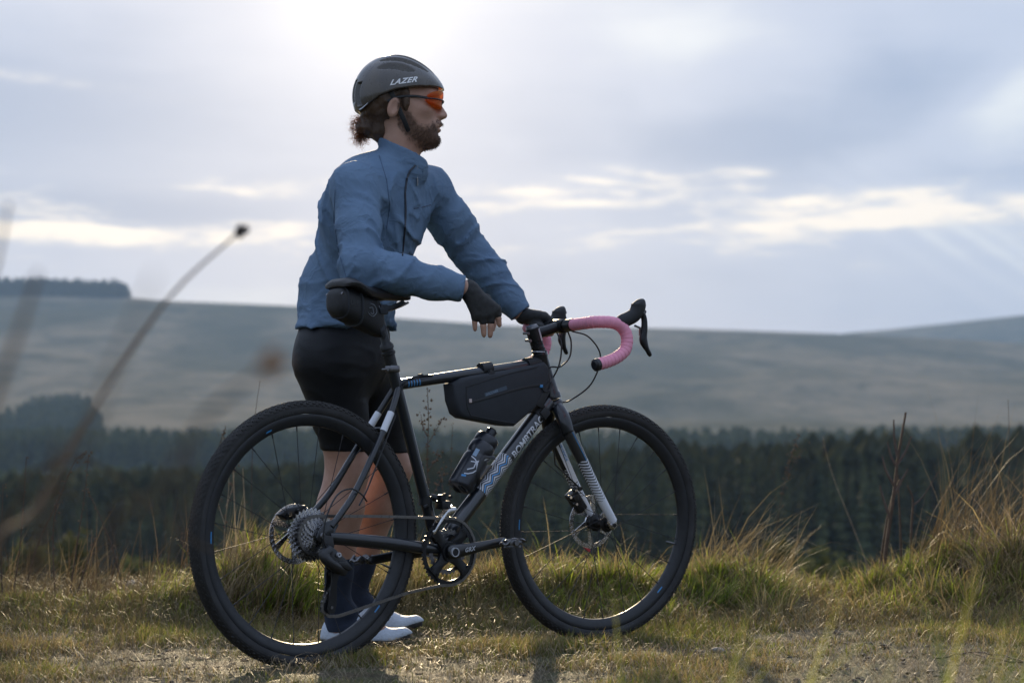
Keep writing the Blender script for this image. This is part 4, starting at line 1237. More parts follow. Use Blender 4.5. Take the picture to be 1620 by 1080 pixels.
    mb.tube([(0.434, -0.034, 0.446), (0.434, -0.026, 0.446)], 0.0050, 8); mb.tube([(0.450, -0.038, 0.440), (0.450, -0.030, 0.440)], 0.0048, 8)
    mb.tube([(0.372, -0.018, 0.412), (0.380, -0.024, 0.418)], 0.006, 8)
    mb.build('derailleur_body', M_black, fd)


build_drivetrain()


# ------------------------------------------------------------------ fork, steering, bars
def build_front():
    fk = empty('fork'); fk.parent = bike
    crown = AX0 - AXD * 0.010
    mb = MB(); mb.tube([crown + AXD * 0.004, crown - AXD * .012, crown - AXD * 0.034], [0.0255, 0.0280, 0.0250], 20)
    for s in (-1, 1):
        # shoulders
        a = crown - AXD * 0.022
        pts = catmull([a + Vector((0, 0.004 * s, 0.004)), a + Vector((0.000, 0.024 * s, -0.010)), a + Vector((0.006, 0.044 * s, -0.040)), a + Vector((0.0165, 0.050 * s, -0.075))], 5)
        mb.tube(pts, [(0.020 - 0.004 * i / len(pts), 0.0185 + 0.0035 * math.sin(i / len(pts) * 3.1)) for i in range(len(pts))], 18, side=(0, 1, 0))
    mb.build('fork_crown', M_frame, fk, xf=steer, sub=1)
    a = crown - AXD * 0.022
    for s in (-1, 1):
        st_ = a + Vector((0.0155, 0.050 * s, -0.070)); en = HUB_F + Vector((0.004, 0.0555 * s, 0.010))
        pts = catmull([st_, st_.lerp(en, .25) + Vector((-0.001, 0, 0)), st_.lerp(en, .5) + Vector((-0.003, 0, 0)), st_.lerp(en, .75) + Vector((-0.003, 0, 0)), en], 9)
        n = len(pts); mb = MB()
        mb.tube(pts, [(0.0135 - 0.004 * i / n, 0.0195 - 0.0065 * (i / n) ** 1.2) for i in range(n)], 28, side=(0, -s, 0))
        leg = mb.build('fork_leg', fork_paint(0.095 if s < 0 else 0.13, 0.235, 'striped_fork_paint' if s < 0 else 'striped_far_fork_paint'), fk, xf=steer)
        if s > 0:   # white inner face with small print
            q0 = pts[2]; q1 = pts[-16]; d = (q1 - q0).normalized(); side = Vector((d.z, 0, -d.x))
            mb = MB(); vs = []
            for k in range(12):
                p = q0.lerp(q1, k / 11); vs += [p + Vector((0, -0.0145 + .0015 * k / 11, 0)) - side * 0.010, p + Vector((0, -0.0150 + .0015 * k / 11, 0)), p + Vector((0, -0.0145 + .0015 * k / 11, 0)) + side * 0.010]
            fs = []
            for k in range(11): fs += [(3 * k, 3 * k + 1, 3 * k + 4, 3 * k + 3), (3 * k + 1, 3 * k + 2, 3 * k + 5, 3 * k + 4)]
            mb.add(vs, fs); mb.build('inner_panel', M_white, fk, xf=steer)
            text_mesh('lettering', 'BOMBTRACK', 0.013, M_blue, fk, steer(q0 + Vector((0, -0.0157, 0)) + side * -0.0085 + d * 0.008), SM.to_3x3() @ d, SM.to_3x3() @ side, depth=0.0002, spacing=1.1)
        else:
            q0 = a + Vector((0.0175, -0.0636, -0.055)); d = (en - st_).normalized()
            mb = MB(); vs = []
            for k in range(2):
                pass
            p0 = st_ + Vector((0.006, -0.0134, 0.0)) ; p1 = st_ + d * 0.098 + Vector((0.005, -0.0134, 0))
            mb.tube([p0, p1], [(0.0012, 0.0011), (0.0012, 0.0011)], 6); mb.build('blue_line', M_blue, fk, xf=steer)
    mb = MB()
    for s in (-1, 1):
        mb.prism([(1.030, 0.372), (1.056, 0.368), (1.060, 0.345), (1.048, 0.334), (1.034, 0.340), (1.026, 0.356)], s * 0.0515, s * 0.0600, 0.002)
    mb.lathe([(0.0075, -0.068), (0.009, -0.064), (0.009, 0.062), (0.0075, 0.066)], HUB_F, n=16)
    mb.build('dropout', M_steel, fk, xf=steer)
    mb = MB(); mb.tube([HUB_F + Vector((0, -0.070, 0)), HUB_F + Vector((0, -0.060, 0))], 0.0060, 12); mb.build('axle_bolt', M_black, fk, xf=steer)
    # brake caliper behind the far leg
    mb = MB(); c = HUB_F + Vector((-0.058, 0.052, 0.062))
    Mx = Matrix.Rotation(R(-38), 4, 'Y')
    mb.box(c, (0.034, 0.034, 0.070), Mx, 0.007); mb.box(c + Vector((-.010, -.020, 0.010)), (0.026, 0.014, 0.030), Mx, 0.005)
    for q in ((-.020, -.018, .036), (-.034, -.010, .014), (-.006, -.022, .040), (-.02, -.022, -.006)): mb.tube([c + Vector(q), c + Vector(q) + Vector((0, -0.010, 0))], 0.0065, 10)
    cal = mb.build('brake_caliper', M_black, fk, xf=steer)
    mb = MB()
    for q in ((-.020, -.029, .036), (-.034, -.021, .014), (-.02, -.033, -.006)): mb.tube([c + Vector(q), c + Vector(q) + Vector((0, -0.003, 0))], 0.0042, 10)
    mb.build('caliper_bolt', M_steel, cal, xf=steer)
    mb = MB(); mb.tube([steer(c + Vector((0.006, -0.012, 0.040))), steer(a + Vector((0.03, 0.034, -0.17))), steer(a + Vector((0.012, 0.030, -0.07)))], 0.0024, 8); mb.build('brake_hose', M_plastic, fk)
    rbm = MB()
    rbm.prism([(-0.058, 0.402), (-0.030, 0.418), (0.028, 0.425), (0.045, 0.405), (0.020, 0.392), (-0.034, 0.386)], 0.046, 0.074, 0.006)
    for q in ((-0.030, 0.402), (0.0, 0.410), (0.025, 0.412)): rbm.tube([(q[0], 0.034, q[1]), (q[0], 0.048, q[1])], 0.006, 10)
    rbm.build('brake_caliper', M_black, bike)
    mb = MB(); mb.box(steer(HUB_F + Vector((-.004, 0.062, -0.083))), (0.030, 0.006, 0.0085), Matrix.Rotation(R(33), 4, 'Y'), 0.002); mb.build('pad_tab', M_red, bike)
    # spacers, stem, cap
    h1 = AX0 + AXD * 0.131
    mb = MB()
    for (a0, a1, r) in ((0, 0.006, .0225), (0.0065, 0.016, .0205), (0.0165, 0.030, .0190), (0.0305, 0.040, .0190)): mb.tube([h1 + AXD * a0, h1 + AXD * a0 + AXD * .001, h1 + AXD * (a1 - .001), h1 + AXD * a1], [r - .001, r, r, r - .001], 24)
    hs = mb.build('headset', M_black, bike, xf=steer)
    ring = MB(); ring.lathe([(0.0215, -0.0015), (0.0225, 0), (0.0215, 0.0015)], h1 + AXD * 0.008, axis='Z', n=24); ring.build('headset_ring', M_silver, hs, xf=steer)
    sc_ = h1 + AXD * 0.061; fwd = Vector((0.955, 0, 0.290)).normalized()
    bar = sc_ + fwd * 0.094
    mb = MB()
    mb.tube([sc_ - AXD * 0.021, sc_ - AXD * .019, sc_ + AXD * 0.019, sc_ + AXD * .021], [0.0180, 0.0200, 0.0200, 0.0180], 24)
    mb.tube([sc_ + fwd * .004, sc_ + fwd * 0.035, sc_ + fwd * 0.070, bar], [(0.0175, 0.0180), (0.0160, 0.0155), (0.0165, 0.0150), (0.019, 0.0170)], 20, side=(0, 1, 0))
    mb.tube([bar + Vector((0, -0.026, 0)), bar + Vector((0, -.024, 0)), bar + Vector((0, .024, 0)), bar + Vector((0, 0.026, 0))], [0.0190, 0.0205, 0.0205, 0.0190], 22)
    stem = mb.build('stem', M_black, bike, xf=steer)
    mb = MB(); mb.tube([sc_ + AXD * 0.021, sc_ + AXD * 0.027], [0.0185, 0.0165], 24)
    for z in (-.012, .010): mb.tube([sc_ - fwd * 0.024 + AXD * z + Vector((0, -.013, 0)), sc_ - fwd * 0.024 + AXD * z + Vector((0, .013, 0))], 0.0042, 10)
    mb.build('stem_cap', M_dsteel, stem, xf=steer)
    mb = MB(); mb.box(sc_ + Vector((0.0095, -0.0190, 0.000)), (0.0048, 0.002, 0.036), Matrix.Rotation(R(-20), 4, 'Y')); mb.build('stem_mark', M_silver, stem, xf=steer)
    # bar and tape; both halves mirrored
    hb = empty('handlebar'); hb.parent = bike
    hoods = {}
    for s in (-1, 1):
        C = [(0, 0, 0), (0, 0.06, 0.001), (-0.001, 0.13, 0.003), (0.000, 0.165, 0.004), (0.014, 0.190, 0.004), (0.040, 0.200, 0.003), (0.066, 0.203, -0.004), (0.085, 0.206, -0.022), (0.090, 0.210, -0.047), (0.080, 0.215, -0.075), (0.050, 0.220, -0.096), (0.012, 0.224, -0.110), (-0.028, 0.228, -0.120)]
        C = [(x, y, z - s * y * 0.045) for x, y, z in C]
        pth = catmull([bar + Vector((x, y * s, z)) for x, y, z in C], 8)
        L = [0]
        for p, q in zip(pth, pth[1:]): L.append(L[-1] + (q - p).length)
        k0 = next(i for i, l in enumerate(L) if l > 0.050)
        mb = MB(); mb.tube(pth[:k0 + 2], 0.0155, 18); mb.build('bar_centre', M_black, hb, xf=steer)
        # tape: overlapping turns give small steps
        fine = []; 
        for i in range(k0, len(pth) - 1):
            for q in (0, .25, .5, .75): fine.append((pth[i].lerp(pth[i + 1], q), L[i] + (L[i + 1] - L[i]) * q))
        rad = [0.0168 + 0.0011 * ((l / 0.0135) % 1.0) for p, l in fine]
        mb = MB(); mb.tube([p for p, l in fine], rad, 24); mb.build('bar_tape', M_tape, hb, xf=steer)
        e = pth[-1]; d = (pth[-1] - pth[-2]).normalized()
        mb = MB(); mb.tube([e - d * .008, e + d * .003, e + d * 0.008], [0.0180, 0.0178, 0.0120], 20); mb.build('bar_plug', M_plastic, hb, xf=steer)
        mb = MB(); i = k0; mb.tube([pth[i - 2], pth[i + 2]], 0.0185, 18); mb.build('tape_finish', M_plastic, hb, xf=steer)
        # hood and lever
        hd = [(0.058, 0.203, -0.004), (0.078, 0.203, 0.008), (0.098, 0.203, 0.016), (0.116, 0.203, 0.026), (0.128, 0.203, 0.042), (0.132, 0.203, 0.060), (0.128, 0.203, 0.071)]
        hd = [(x, y, z - s * y * 0.045) for x, y, z in hd]
        pts = catmull([bar + Vector((x, y * s, z)) for x, y, z in hd], 4); n = len(pts)
        rr = np.interp(np.linspace(0, 1, n), [0, .12, .35, .6, .8, .93, 1], [.0155, .0185, .0185, .0200, .0215, .0180, .006])
        mb = MB(); mb.tube(pts, [(r * 0.82, r * 1.12) for r in rr], 20, side=(0, 1, 0)); sh = mb.build('hood', M_hood, hb, xf=steer, sub=1)
        mb = MB(); mb.tube(catmull([bar + Vector((x, y * s, z)) for x, y, z in ((0.139, .203, .050), (0.151, .205, .028), (0.152, .207, -0.004), (0.148, .209, -0.034), (0.161, .212, -0.062), (0.173, .214, -0.080))], 5),
                            [(r, q) for r, q in zip(np.interp(np.linspace(0, 1, 26), [0, .2, .6, .8, .9, 1], [.008, .0085, .0085, .007, .006, .004]), np.interp(np.linspace(0, 1, 26), [0, .2, .45, .62, .8, .92, 1], [.010, .009, .011, .0145, .007, .0075, .005]))], 14, side=(0, 1, 0))
        mb.build('brake_lever', M_black, hb, xf=steer, sub=1)
        mb = MB(); mb.tube([bar + Vector((.146, (.203 - .012) * s, .046)), bar + Vector((.146, (.203 + .012) * s, .046))], 0.0058, 12)
        mb.tube([bar + Vector((.120, .203 * s, .006)), bar + Vector((.138, .205 * s, .000)), bar + Vector((.138, .205 * s, -.022))], 0.0036, 8); mb.build('lever_pivot', M_dsteel, hb, xf=steer)
        hoods[s] = bar + Vector((.12, .203 * s, .03))
    # cables looping from the bar to the frame
    def cab(pts, name='cable', r=0.0024):
        mb = MB(); mb.tube(catmull(pts, 7), r, 8); mb.build(name, M_plastic, bike)
    b0 = steer(bar)
    cab([steer(bar + Vector((0.004, -0.055, -0.014))), steer(bar + Vector((0.055, -0.070, -0.030))), steer(bar + Vector((0.098, -0.070, -0.085))), steer(bar + Vector((0.082, -0.050, -0.165))), steer(bar + Vector((0.030, -0.020, -0.215))), Vector((0.868, -0.018, 0.706)), Vector((0.838, -0.020, 0.690))])
    cab([steer(bar + Vector((0.000, -0.040, -0.014))), steer(bar + Vector((0.010, -0.045, -0.045))), steer(bar + Vector((0.006, -0.045, -0.090))), steer(bar + Vector((-0.022, -0.040, -0.118))), Vector((0.832, -0.026, 0.808)), Vector((0.800, -0.018, 0.800))])
    cab([steer(bar + Vector((-0.010, 0.045, -0.014))), steer(bar + Vector((-0.055, 0.020, -0.035))), steer(bar + Vector((-0.070, -0.010, -0.060)))])
    cab([steer(bar + Vector((-0.030, -0.030, -0.020))), steer(bar + Vector((-0.020, -0.040, -0.055))), steer(bar + Vector((-0.022, -0.035, -0.110))), steer(bar + Vector((-0.035, -0.025, -0.150)))])
    return bar


BAR = build_front()


def build_cage():
    d0, d1 = Vector((0.452, 0, 0.316)), Vector((0.838, 0, 0.708)); dx = (d1 - d0).normalized(); up = Vector((-dx.z, 0, dx.x))
    base = d0 + dx * 0.172 + up * 0.025
    mb = MB(); mb.box(base + dx * 0.045 + up * 0.002, (0.100, 0.020, 0.004), Matrix.Rotation(-math.atan2(dx.z, dx.x), 4, 'Y'), 0.001)
    ax = base + up * 0.042
    for s in (-1, 1):
        pts = [base + dx * 0.01, base + dx * 0.012 + Vector((0, 0.026 * s, 0)) + up * 0.012, ax + dx * 0.030 + Vector((0, 0.0385 * s, 0)), ax + dx * 0.075 + Vector((0, 0.036 * s, 0)) + up * 0.014, ax + dx * 0.105 + Vector((0, 0.030 * s, 0)) - up * 0.020]
        mb.tube(catmull(pts, 5), (0.0065, 0.0022), 8)
        pts = [base - dx * 0.002, ax - dx * 0.030 + Vector((0, .016 * s, 0)) - up * .015, ax - dx * 0.030 + Vector((0, 0.012 * s, 0)) + up * 0.01]
        mb.tube(catmull(pts, 4), 0.004, 8)
    mb.build('bottle_cage', M_plastic, bike)
    # bottle
    r = 0.0365
    Q = Matrix((( dx.x, 0, -up.x * -1), (0, 1, 0), (dx.z, 0, up.z))).to_4x4()
    bo = empty('water_bottle', BW(ax), 0, 'black squeeze bottle with white logo strokes in the cage on the down tube', 'bottle')
    bo.rotation_euler = (0, 0, BTH)
    a_ = math.atan2(dx.z, dx.x) + R(8); dx = Vector((math.cos(a_), 0, math.sin(a_))); up = Vector((-dx.z, 0, dx.x))
    def along(prof, mat, name, parent, n=40):
        mb = MB(); vs = []
        rot = Matrix((( up.x, 0, dx.x), (0, 1, 0), (up.z, 0, dx.z))).to_4x4()
        mb.lathe(prof, axis='Z', n=n, M=rot); return mb.build(name, mat, parent)
    M_bot = principled('bottle_plastic', (0.010, 0.013, 0.020), 0.32, coat=0.2, rvar=0.06)
    body = along([(0.020, -0.030), (0.031, -0.029), (0.0355, -0.024), (r, -0.018), (r, 0.070), (0.0355, 0.074), (0.0335, 0.079), (0.0335, 0.083), (r, 0.090), (r, 0.112), (0.034, 0.120), (0.028, 0.124)], M_bot, 'bottle_body', bo)
    along([(0.0335, 0.120), (0.0345, 0.122), (0.0345, 0.142), (0.032, 0.147), (0.024, 0.151), (0.018, 0.152)], M_bot, 'bottle_cap', bo)
    along([(0.0150, 0.150), (0.0160, 0.160), (0.0165, 0.170), (0.0135, 0.174), (0.006, 0.175)], M_bot, 'nozzle', bo, 24)
    # strokes printed on the near side: a = along, b = round, in metres
    def stroke(pts, wdt, mat):
        mb = MB(); P = [Vector((a, b, 0)) for a, b in pts]; vs = []
        fine = []
        for p, q in zip(P, P[1:]):
            for k in range(6): fine.append(p.lerp(q, k / 6))
        fine.append(P[-1]); m = len(fine)
        for i, p in enumerate(fine):
            t = (fine[min(i + 1, m - 1)] - fine[max(i - 1, 0)]).normalized(); nn = Vector((-t.y, t.x, 0)) * wdt / 2
            for q in (p - nn, p + nn):
                an = q.y / r; rr = r + 0.0005
                vs.append(dx * q.x + up * (math.sin(an) * rr) + Vector((0, -math.cos(an) * rr, 0)))
        mb.add(vs, [(2 * i, 2 * i + 1, 2 * i + 3, 2 * i + 2) for i in range(m - 1)]); mb.build('print', mat, bo)
    stroke([(0.088, 0.030), (0.064, 0.030)], 0.012, M_lblue); stroke([(0.060, 0.036), (0.056, 0.022), (0.052, 0.016)], 0.003, M_silver)
    stroke([(0.088, -0.016), (0.062, 0.006), (0.052, 0.014), (0.030, 0.000)], 0.0055, M_silver)
    stroke([(0.045, 0.030), (0.050, 0.016), (0.032, 0.014), (0.026, 0.020), (0.018, 0.028)], 0.003, M_silver)
    stroke([(0.030, 0.004), (0.018, 0.010), (0.008, 0.020), (0.004, 0.030)], 0.003, M_silver)
    stroke([(0.000, 0.022), (-0.004, 0.034)], 0.006, M_blue)


build_cage()


# ------------------------------------------------------------------ bags
def build_bags():
    fb = empty('frame_bag', BW((0.64, 0, 0.62)), BTH, 'dark grey wedge bag strapped inside the front of the bicycle frame', 'bag')
    o = Vector((-0.64, 0, -0.62))
    def loc(p): return Vector(p) + o
    poly = [BP(*q) for q in ((708, 607), (723, 598), (740, 594), (790, 586), (835, 577), (853, 572), (860, 580), (861, 600), (858, 618), (840, 645), (806, 674), (790, 673), (726, 661), (718, 655), (711, 634))]
    pl = [(p.x, p.z) for p in poly]
    mb = MB(); mb.prism([(x, z) for x, z in pl], -0.027, 0.027, 0.010)
    bd = mb.build('bag_body', M_fabric, fb, xf=lambda p: p + o, angle=60)
    # seams, zip, piping
    def piping(pts, r=0.0016, mat=M_fabric2, name='seam', y=-0.0272, flat=None):
        mb = MB(); mb.tube(catmull([Vector((BP(*p).x, y, BP(*p).z)) for p in pts], 5), flat or r, 8)
        return mb.build(name, mat, fb, xf=lambda p: p + o)
    piping([(733, 637), (760, 630), (800, 618), (830, 611), (851, 609)], flat=(0.0020, 0.0040), name='zip')
    piping([(728, 612), (729, 640), (735, 657)]); piping([(735, 657), (770, 664), (806, 670)]); piping([(728, 612), (760, 602), (800, 590), (840, 581)])
    z = BP(734, 634); mb = MB(); mb.box((z.x, -0.029, z.z), (0.009, 0.003, 0.011), bev=0.001); mb.build('zip_tab', principled('pale_tab', (0.55, 0.45, 0.42), 0.6), fb, xf=lambda p: p + o)
    z = BP(846, 611); mb = MB(); mb.box((z.x, -0.029, z.z), (0.010, 0.004, 0.009), bev=0.001); mb.build('zip_pull', M_blue, fb, xf=lambda p: p + o)
    mb = MB(); mb.tube(catmull([Vector((BP(*p).x, -0.030, BP(*p).z)) for p in ((847, 613), (850, 619), (857, 618), (860, 610), (862, 604))], 5), 0.0020, 6); mb.build('pull_cord', M_fabric2, fb, xf=lambda p: p + o)
    a, b = BP(757, 625), BP(792, 613); a.y = b.y = -0.0278; d = (b - a); u = Vector((-d.z, 0, d.x)).normalized()
    mb = MB(); mb.add([a - u * .0055, b - u * .0055, b + u * .0055, a + u * .0055], [(0, 1, 2, 3)]); mb.build('logo_patch', principled('patch_print', (0.05, 0.075, 0.105), 0.55), fb, xf=lambda p: p + o)
    text_mesh('lettering', 'DISCOVER', 0.0098, M_lblue, fb, a + o + d.normalized() * .003 + Vector((0, -.0008, 0)) - u * .0033, d, u, depth=0.0, shear=.2)
    # straps
    mb = MB()
    for x in (0.600,): mb.tube([Vector((x - .016, 0, 0.7955 )), Vector((x + .020, 0, 0.8005))], 0.0182, 20)
    mb.box((0.606, -0.010, 0.779), (0.022, 0.030, 0.030), Matrix.Rotation(R(25), 4, 'Y'), 0.004)
    mb.build('top_strap', M_fabric2, fb, xf=lambda p: p + o)
    mb = MB(); mb.tube([Vector((0.752, 0, 0.812)), Vector((0.800, 0, 0.820))], [0.0205, 0.0190], 20)
    mb.build('top_strap', M_fabric2, fb, xf=lambda p: p + o)
    mb = MB(); dd = Vector((0.386, 0, 0.392)).normalized(); c = Vector((0.452, 0, 0.316)) + dd * 0.503
    mb.tube([c - dd * 0.019, c + dd * .017], 0.0255, 20); mb.box(c + Vector((0, -0.022, 0.0)), (0.030, 0.012, 0.030), Matrix.Rotation(R(-45), 4, 'Y'), 0.003)
    mb.prism([(BP(*q).x, BP(*q).z) for q in ((858, 604), (866, 608), (848, 646), (838, 640))], -0.028, -0.020, 0.002)
    mb.build('lower_strap', M_fabric2, fb, xf=lambda p: p + o)
    # saddle bag
    sb = empty('saddle_bag', BW((0.15, 0, 0.93)), BTH, 'black wedge saddle bag hanging under the saddle', 'bag')
    o2 = Vector((-0.15, 0, -0.93))
    mb = MB()
    S = [(0.078, 0.022, 0.950, 0.985), (0.084, 0.040, 0.932, 0.998), (0.100, 0.047, 0.920, 1.004), (0.130, 0.048, 0.908, 1.002), (0.165, 0.044, 0.895, 0.994), (0.200, 0.036, 0.882, 0.980), (0.228, 0.026, 0.872, 0.960), (0.244, 0.016, 0.874, 0.930)]
    n = 24; vs = []
    for (x, hw, zl, zh) in S:
        zc, hz_ = (zl + zh) / 2, (zh - zl) / 2
        for k in range(n):
            a = 2 * math.pi * k / n; c, s = math.cos(a), math.sin(a)
            vs.append((x, hw * math.copysign(abs(c) ** 0.6, c), zc + hz_ * math.copysign(abs(s) ** 0.7, s)))
    mb.add(vs, [(i * n + k, i * n + (k + 1) % n, (i + 1) * n + (k + 1) % n, (i + 1) * n + k) for i in range(len(S) - 1) for k in range(n)] + [tuple(range(n)), tuple(range((len(S) - 1) * n, len(S) * n))])
    mb.build('bag_body', M_fabric2, sb, xf=lambda p: p + o2, sub=1)
    def ringat(x, hw, zl, zh, r, name, mat):
        pts = []
        for k in range(33):
            a = 2 * math.pi * k / 32; c, s = math.cos(a), math.sin(a)
            pts.append(Vector((x, hw * math.copysign(abs(c) ** 0.6, c), (zl + zh) / 2 + (zh - zl) / 2 * math.copysign(abs(s) ** 0.7, s))))
        mb = MB(); mb.tube(pts, r, 6, caps=False); mb.build(name, mat, sb, xf=lambda p: p + o2)
    ringat(0.101, 0.0455, 0.921, 1.003, 0.0022, 'piping', M_fabric); ringat(0.146, 0.0465, 0.902, 0.998, 0.0035, 'strap', M_fabric)
    mb = MB(); mb.tube(catmull([(0.238, -0.020, 0.905), (0.225, -0.026, 0.89), (0.24, -0.016, 0.875)], 5), (0.002, 0.008), 8); mb.tube([(0.21, -.034, .945), (.26, -.022, .955), (.31, -.008, .972)], (0.002, 0.007), 8)
    mb.box((0.228, -0.022, 0.948), (0.026, 0.020, 0.026), bev=0.004); mb.build('strap', M_fabric, sb, xf=lambda p: p + o2)
    # printed marks
    def mark(pts, wdt=0.0016, y=-0.0478, mat=M_grey):
        pts = [(x + 0.012, z + 0.024) for x, z in pts]
        mb = MB(); mb.tube(catmull([Vector((x, y, z)) for x, z in pts], 5), wdt / 2, 6); mb.build('print', mat, sb, xf=lambda p: p + o2)
    mark([(0.160, 0.936), (0.170, 0.934), (0.178, 0.925), (0.180, 0.914), (0.172, 0.905), (0.166, 0.903), (0.158, 0.907), (0.152, 0.913)], y=-0.0448); mark([(0.156, 0.925), (0.166, 0.926), (0.168, 0.918), (0.170, 0.912), (0.165, 0.909), (0.160, 0.912)], y=-0.0452)
    text_mesh('lettering', 'UPP', 0.016, M_dgrey, sb, Vector((0.105, -0.0478, 0.955)) + o2, (1, 0, 0), (0, 0, 1), depth=0.0003)


build_bags()

# ================================================================== CYCLIST
def surface(fn, lo, hi, h, coarse=6):
    """surface of fn < 0 on a regular grid (surface nets); only blocks near the surface are evaluated"""
    lo = np.array(lo, float); hi = np.array(hi, float)
    nb = np.maximum(1, np.ceil((hi - lo) / (h * coarse)).astype(int)); N = nb * coarse + 1
    bc = [lo[i] + (np.arange(nb[i]) + .5) * h * coarse for i in range(3)]
    BX, BY, BZ = np.meshgrid(*bc, indexing='ij')
    v = fn(BX.ravel(), BY.ravel(), BZ.ravel()).reshape(BX.shape)
    near = np.abs(v) < h * coarse * 0.88 * 1.45 + 0.006
    F = np.repeat(np.repeat(np.repeat(np.where(v > 0, 1.0, -1.0).astype(np.float32), coarse, 0), coarse, 1), coarse, 2)
    F = np.pad(F, ((0, 1),) * 3, mode='edge')
    mask = np.zeros(F.shape, bool)
    nk = np.argwhere(near)
    r = np.arange(coarse + 1)
    ox, oy, oz = np.meshgrid(r, r, r, indexing='ij'); off = np.stack([ox.ravel(), oy.ravel(), oz.ravel()], -1)
    for c in nk * coarse: mask[c[0]:c[0] + coarse + 1, c[1]:c[1] + coarse + 1, c[2]:c[2] + coarse + 1] = True
    I = np.argwhere(mask); P = lo + I * h
    vals = np.concatenate([fn(P[i:i + 400000, 0], P[i:i + 400000, 1], P[i:i + 400000, 2]) for i in range(0, len(P), 400000)])
    F[mask] = vals
    S = F < 0
    c8 = [(a, b, c) for a in (0, 1) for b in (0, 1) for c in (0, 1)]
    n0, n1, n2 = np.array(F.shape) - 1
    cnt = sum(S[a:a + n0, b:b + n1, c:c + n2].astype(np.int8) for a, b, c in c8)
    cell = (cnt > 0) & (cnt < 8); idx = -np.ones(cell.shape, np.int64); C = np.argwhere(cell); idx[cell] = np.arange(len(C))
    acc = np.zeros((len(C), 3)); num = np.zeros(len(C))
    vals8 = {c: F[C[:, 0] + c[0], C[:, 1] + c[1], C[:, 2] + c[2]] for c in c8}
    for a in c8:
        for ax in range(3):
            if a[ax] == 0:
                b = list(a); b[ax] = 1; b = tuple(b); fa, fb_ = vals8[a], vals8[b]
                m = (fa < 0) != (fb_ < 0); t = np.where(m, fa / np.where(m, fa - fb_, 1), 0)
                p = np.tile(np.array(a, float), (len(C), 1)); p[:, ax] += t
                acc += p * m[:, None]; num += m
    V = lo + (C + acc / num[:, None]) * h
    Q = []
    for ax in range(3):
        o1, o2 = [(1, 2), (2, 0), (0, 1)][ax]
        sl0 = [slice(None)] * 3; sl1 = [slice(None)] * 3; sl0[ax] = slice(0, -1); sl1[ax] = slice(1, None)
        ch = S[tuple(sl0)] != S[tuple(sl1)]; E = np.argwhere(ch)
        E = E[(E[:, o1] > 0) & (E[:, o2] > 0) & (E[:, o1] < [n0, n1, n2][o1]) & (E[:, o2] < [n0, n1, n2][o2])]
        d1 = np.zeros(3, int); d1[o1] = 1; d2 = np.zeros(3, int); d2[o2] = 1
        q = np.stack([idx[tuple((E - d1 - d2).T)], idx[tuple((E - d2).T)], idx[tuple(E.T)], idx[tuple((E - d1).T)]], -1)
        inside = S[tuple(E.T)]; q[~inside] = q[~inside][:, ::-1]; Q.append(q)
    Q = np.concatenate(Q); Q = Q[(Q >= 0).all(1)]
    return V, Q


def smin(a, b, k):
    h = np.clip(0.5 + 0.5 * (b - a) / k, 0, 1); return b * (1 - h) + a * h - k * h * (1 - h)


def cap(x, y, z, a, b, ra, rb, flat=None):
    """tapered capsule; flat = (direction, squeeze > 1) thins it along a direction"""
    a = np.array(a, float); b = np.array(b, float); ab = b - a; L2 = ab @ ab
    px, py, pz = x - a[0], y - a[1], z - a[2]
    t = np.clip((px * ab[0] + py * ab[1] + pz * ab[2]) / L2, 0, 1)
    qx, qy, qz = px - t * ab[0], py - t * ab[1], pz - t * ab[2]
    if flat is not None:
        d = np.array(flat[0], float); d = d / np.linalg.norm(d); dp = qx * d[0] + qy * d[1] + qz * d[2]
        e = (flat[1] - 1) * dp; qx, qy, qz = qx + e * d[0], qy + e * d[1], qz + e * d[2]
    return np.sqrt(qx * qx + qy * qy + qz * qz) - (ra + (rb - ra) * t)


def ell(x, y, z, c, r, M=None):
    px, py, pz = x - c[0], y - c[1], z - c[2]
    if M is not None: px, py, pz = (M[0][i] * px + M[1][i] * py + M[2][i] * pz for i in range(3))
    k0 = np.sqrt((px / r[0]) ** 2 + (py / r[1]) ** 2 + (pz / r[2]) ** 2) + 1e-9
    k1 = np.sqrt((px / r[0] ** 2) ** 2 + (py / r[1] ** 2) ** 2 + (pz / r[2] ** 2) ** 2) + 1e-9
    return k0 * (k0 - 1) / k1


# joints, from where they show at their distance
J = dict(
    hip=WP(545, 560, 5.47), waist=WP(543, 470, 5.47), chest=WP(592, 345, 5.42), neckb=WP(622, 262, 5.40),
    rsh=WP(562, 298, 5.25), lsh=WP(676, 300, 5.56), relb=WP(572, 424, 5.10), rwr=WP(741, 458, 5.13),
    lelb=WP(748, 402, 5.63), lwr=WP(828, 500, 5.62),
    rhip=WP(520, 575, 5.38), lhip=WP(572, 575, 5.56), rkn=WP(549, 738, 5.46), lkn=WP(617, 738, 5.62), ran=WP(533, 950, 5.50), lan=WP(560, 935, 5.72))
HC = WP(632, 165, 5.40)                                             # head centre
HS = 1.0
def hp(x, z, y=0.0): return np.array([HC.x + x, HC.y + y, HC.z + z])   # y>0 is away from the camera
FEET = Vector((J['ran'].x, 5.56, 0))
person = empty('person', FEET, 0, 'cyclist in blue jacket, black shorts and helmet leaning on the bicycle', 'person')
POFF = np.array([FEET.x, FEET.y, FEET.z])


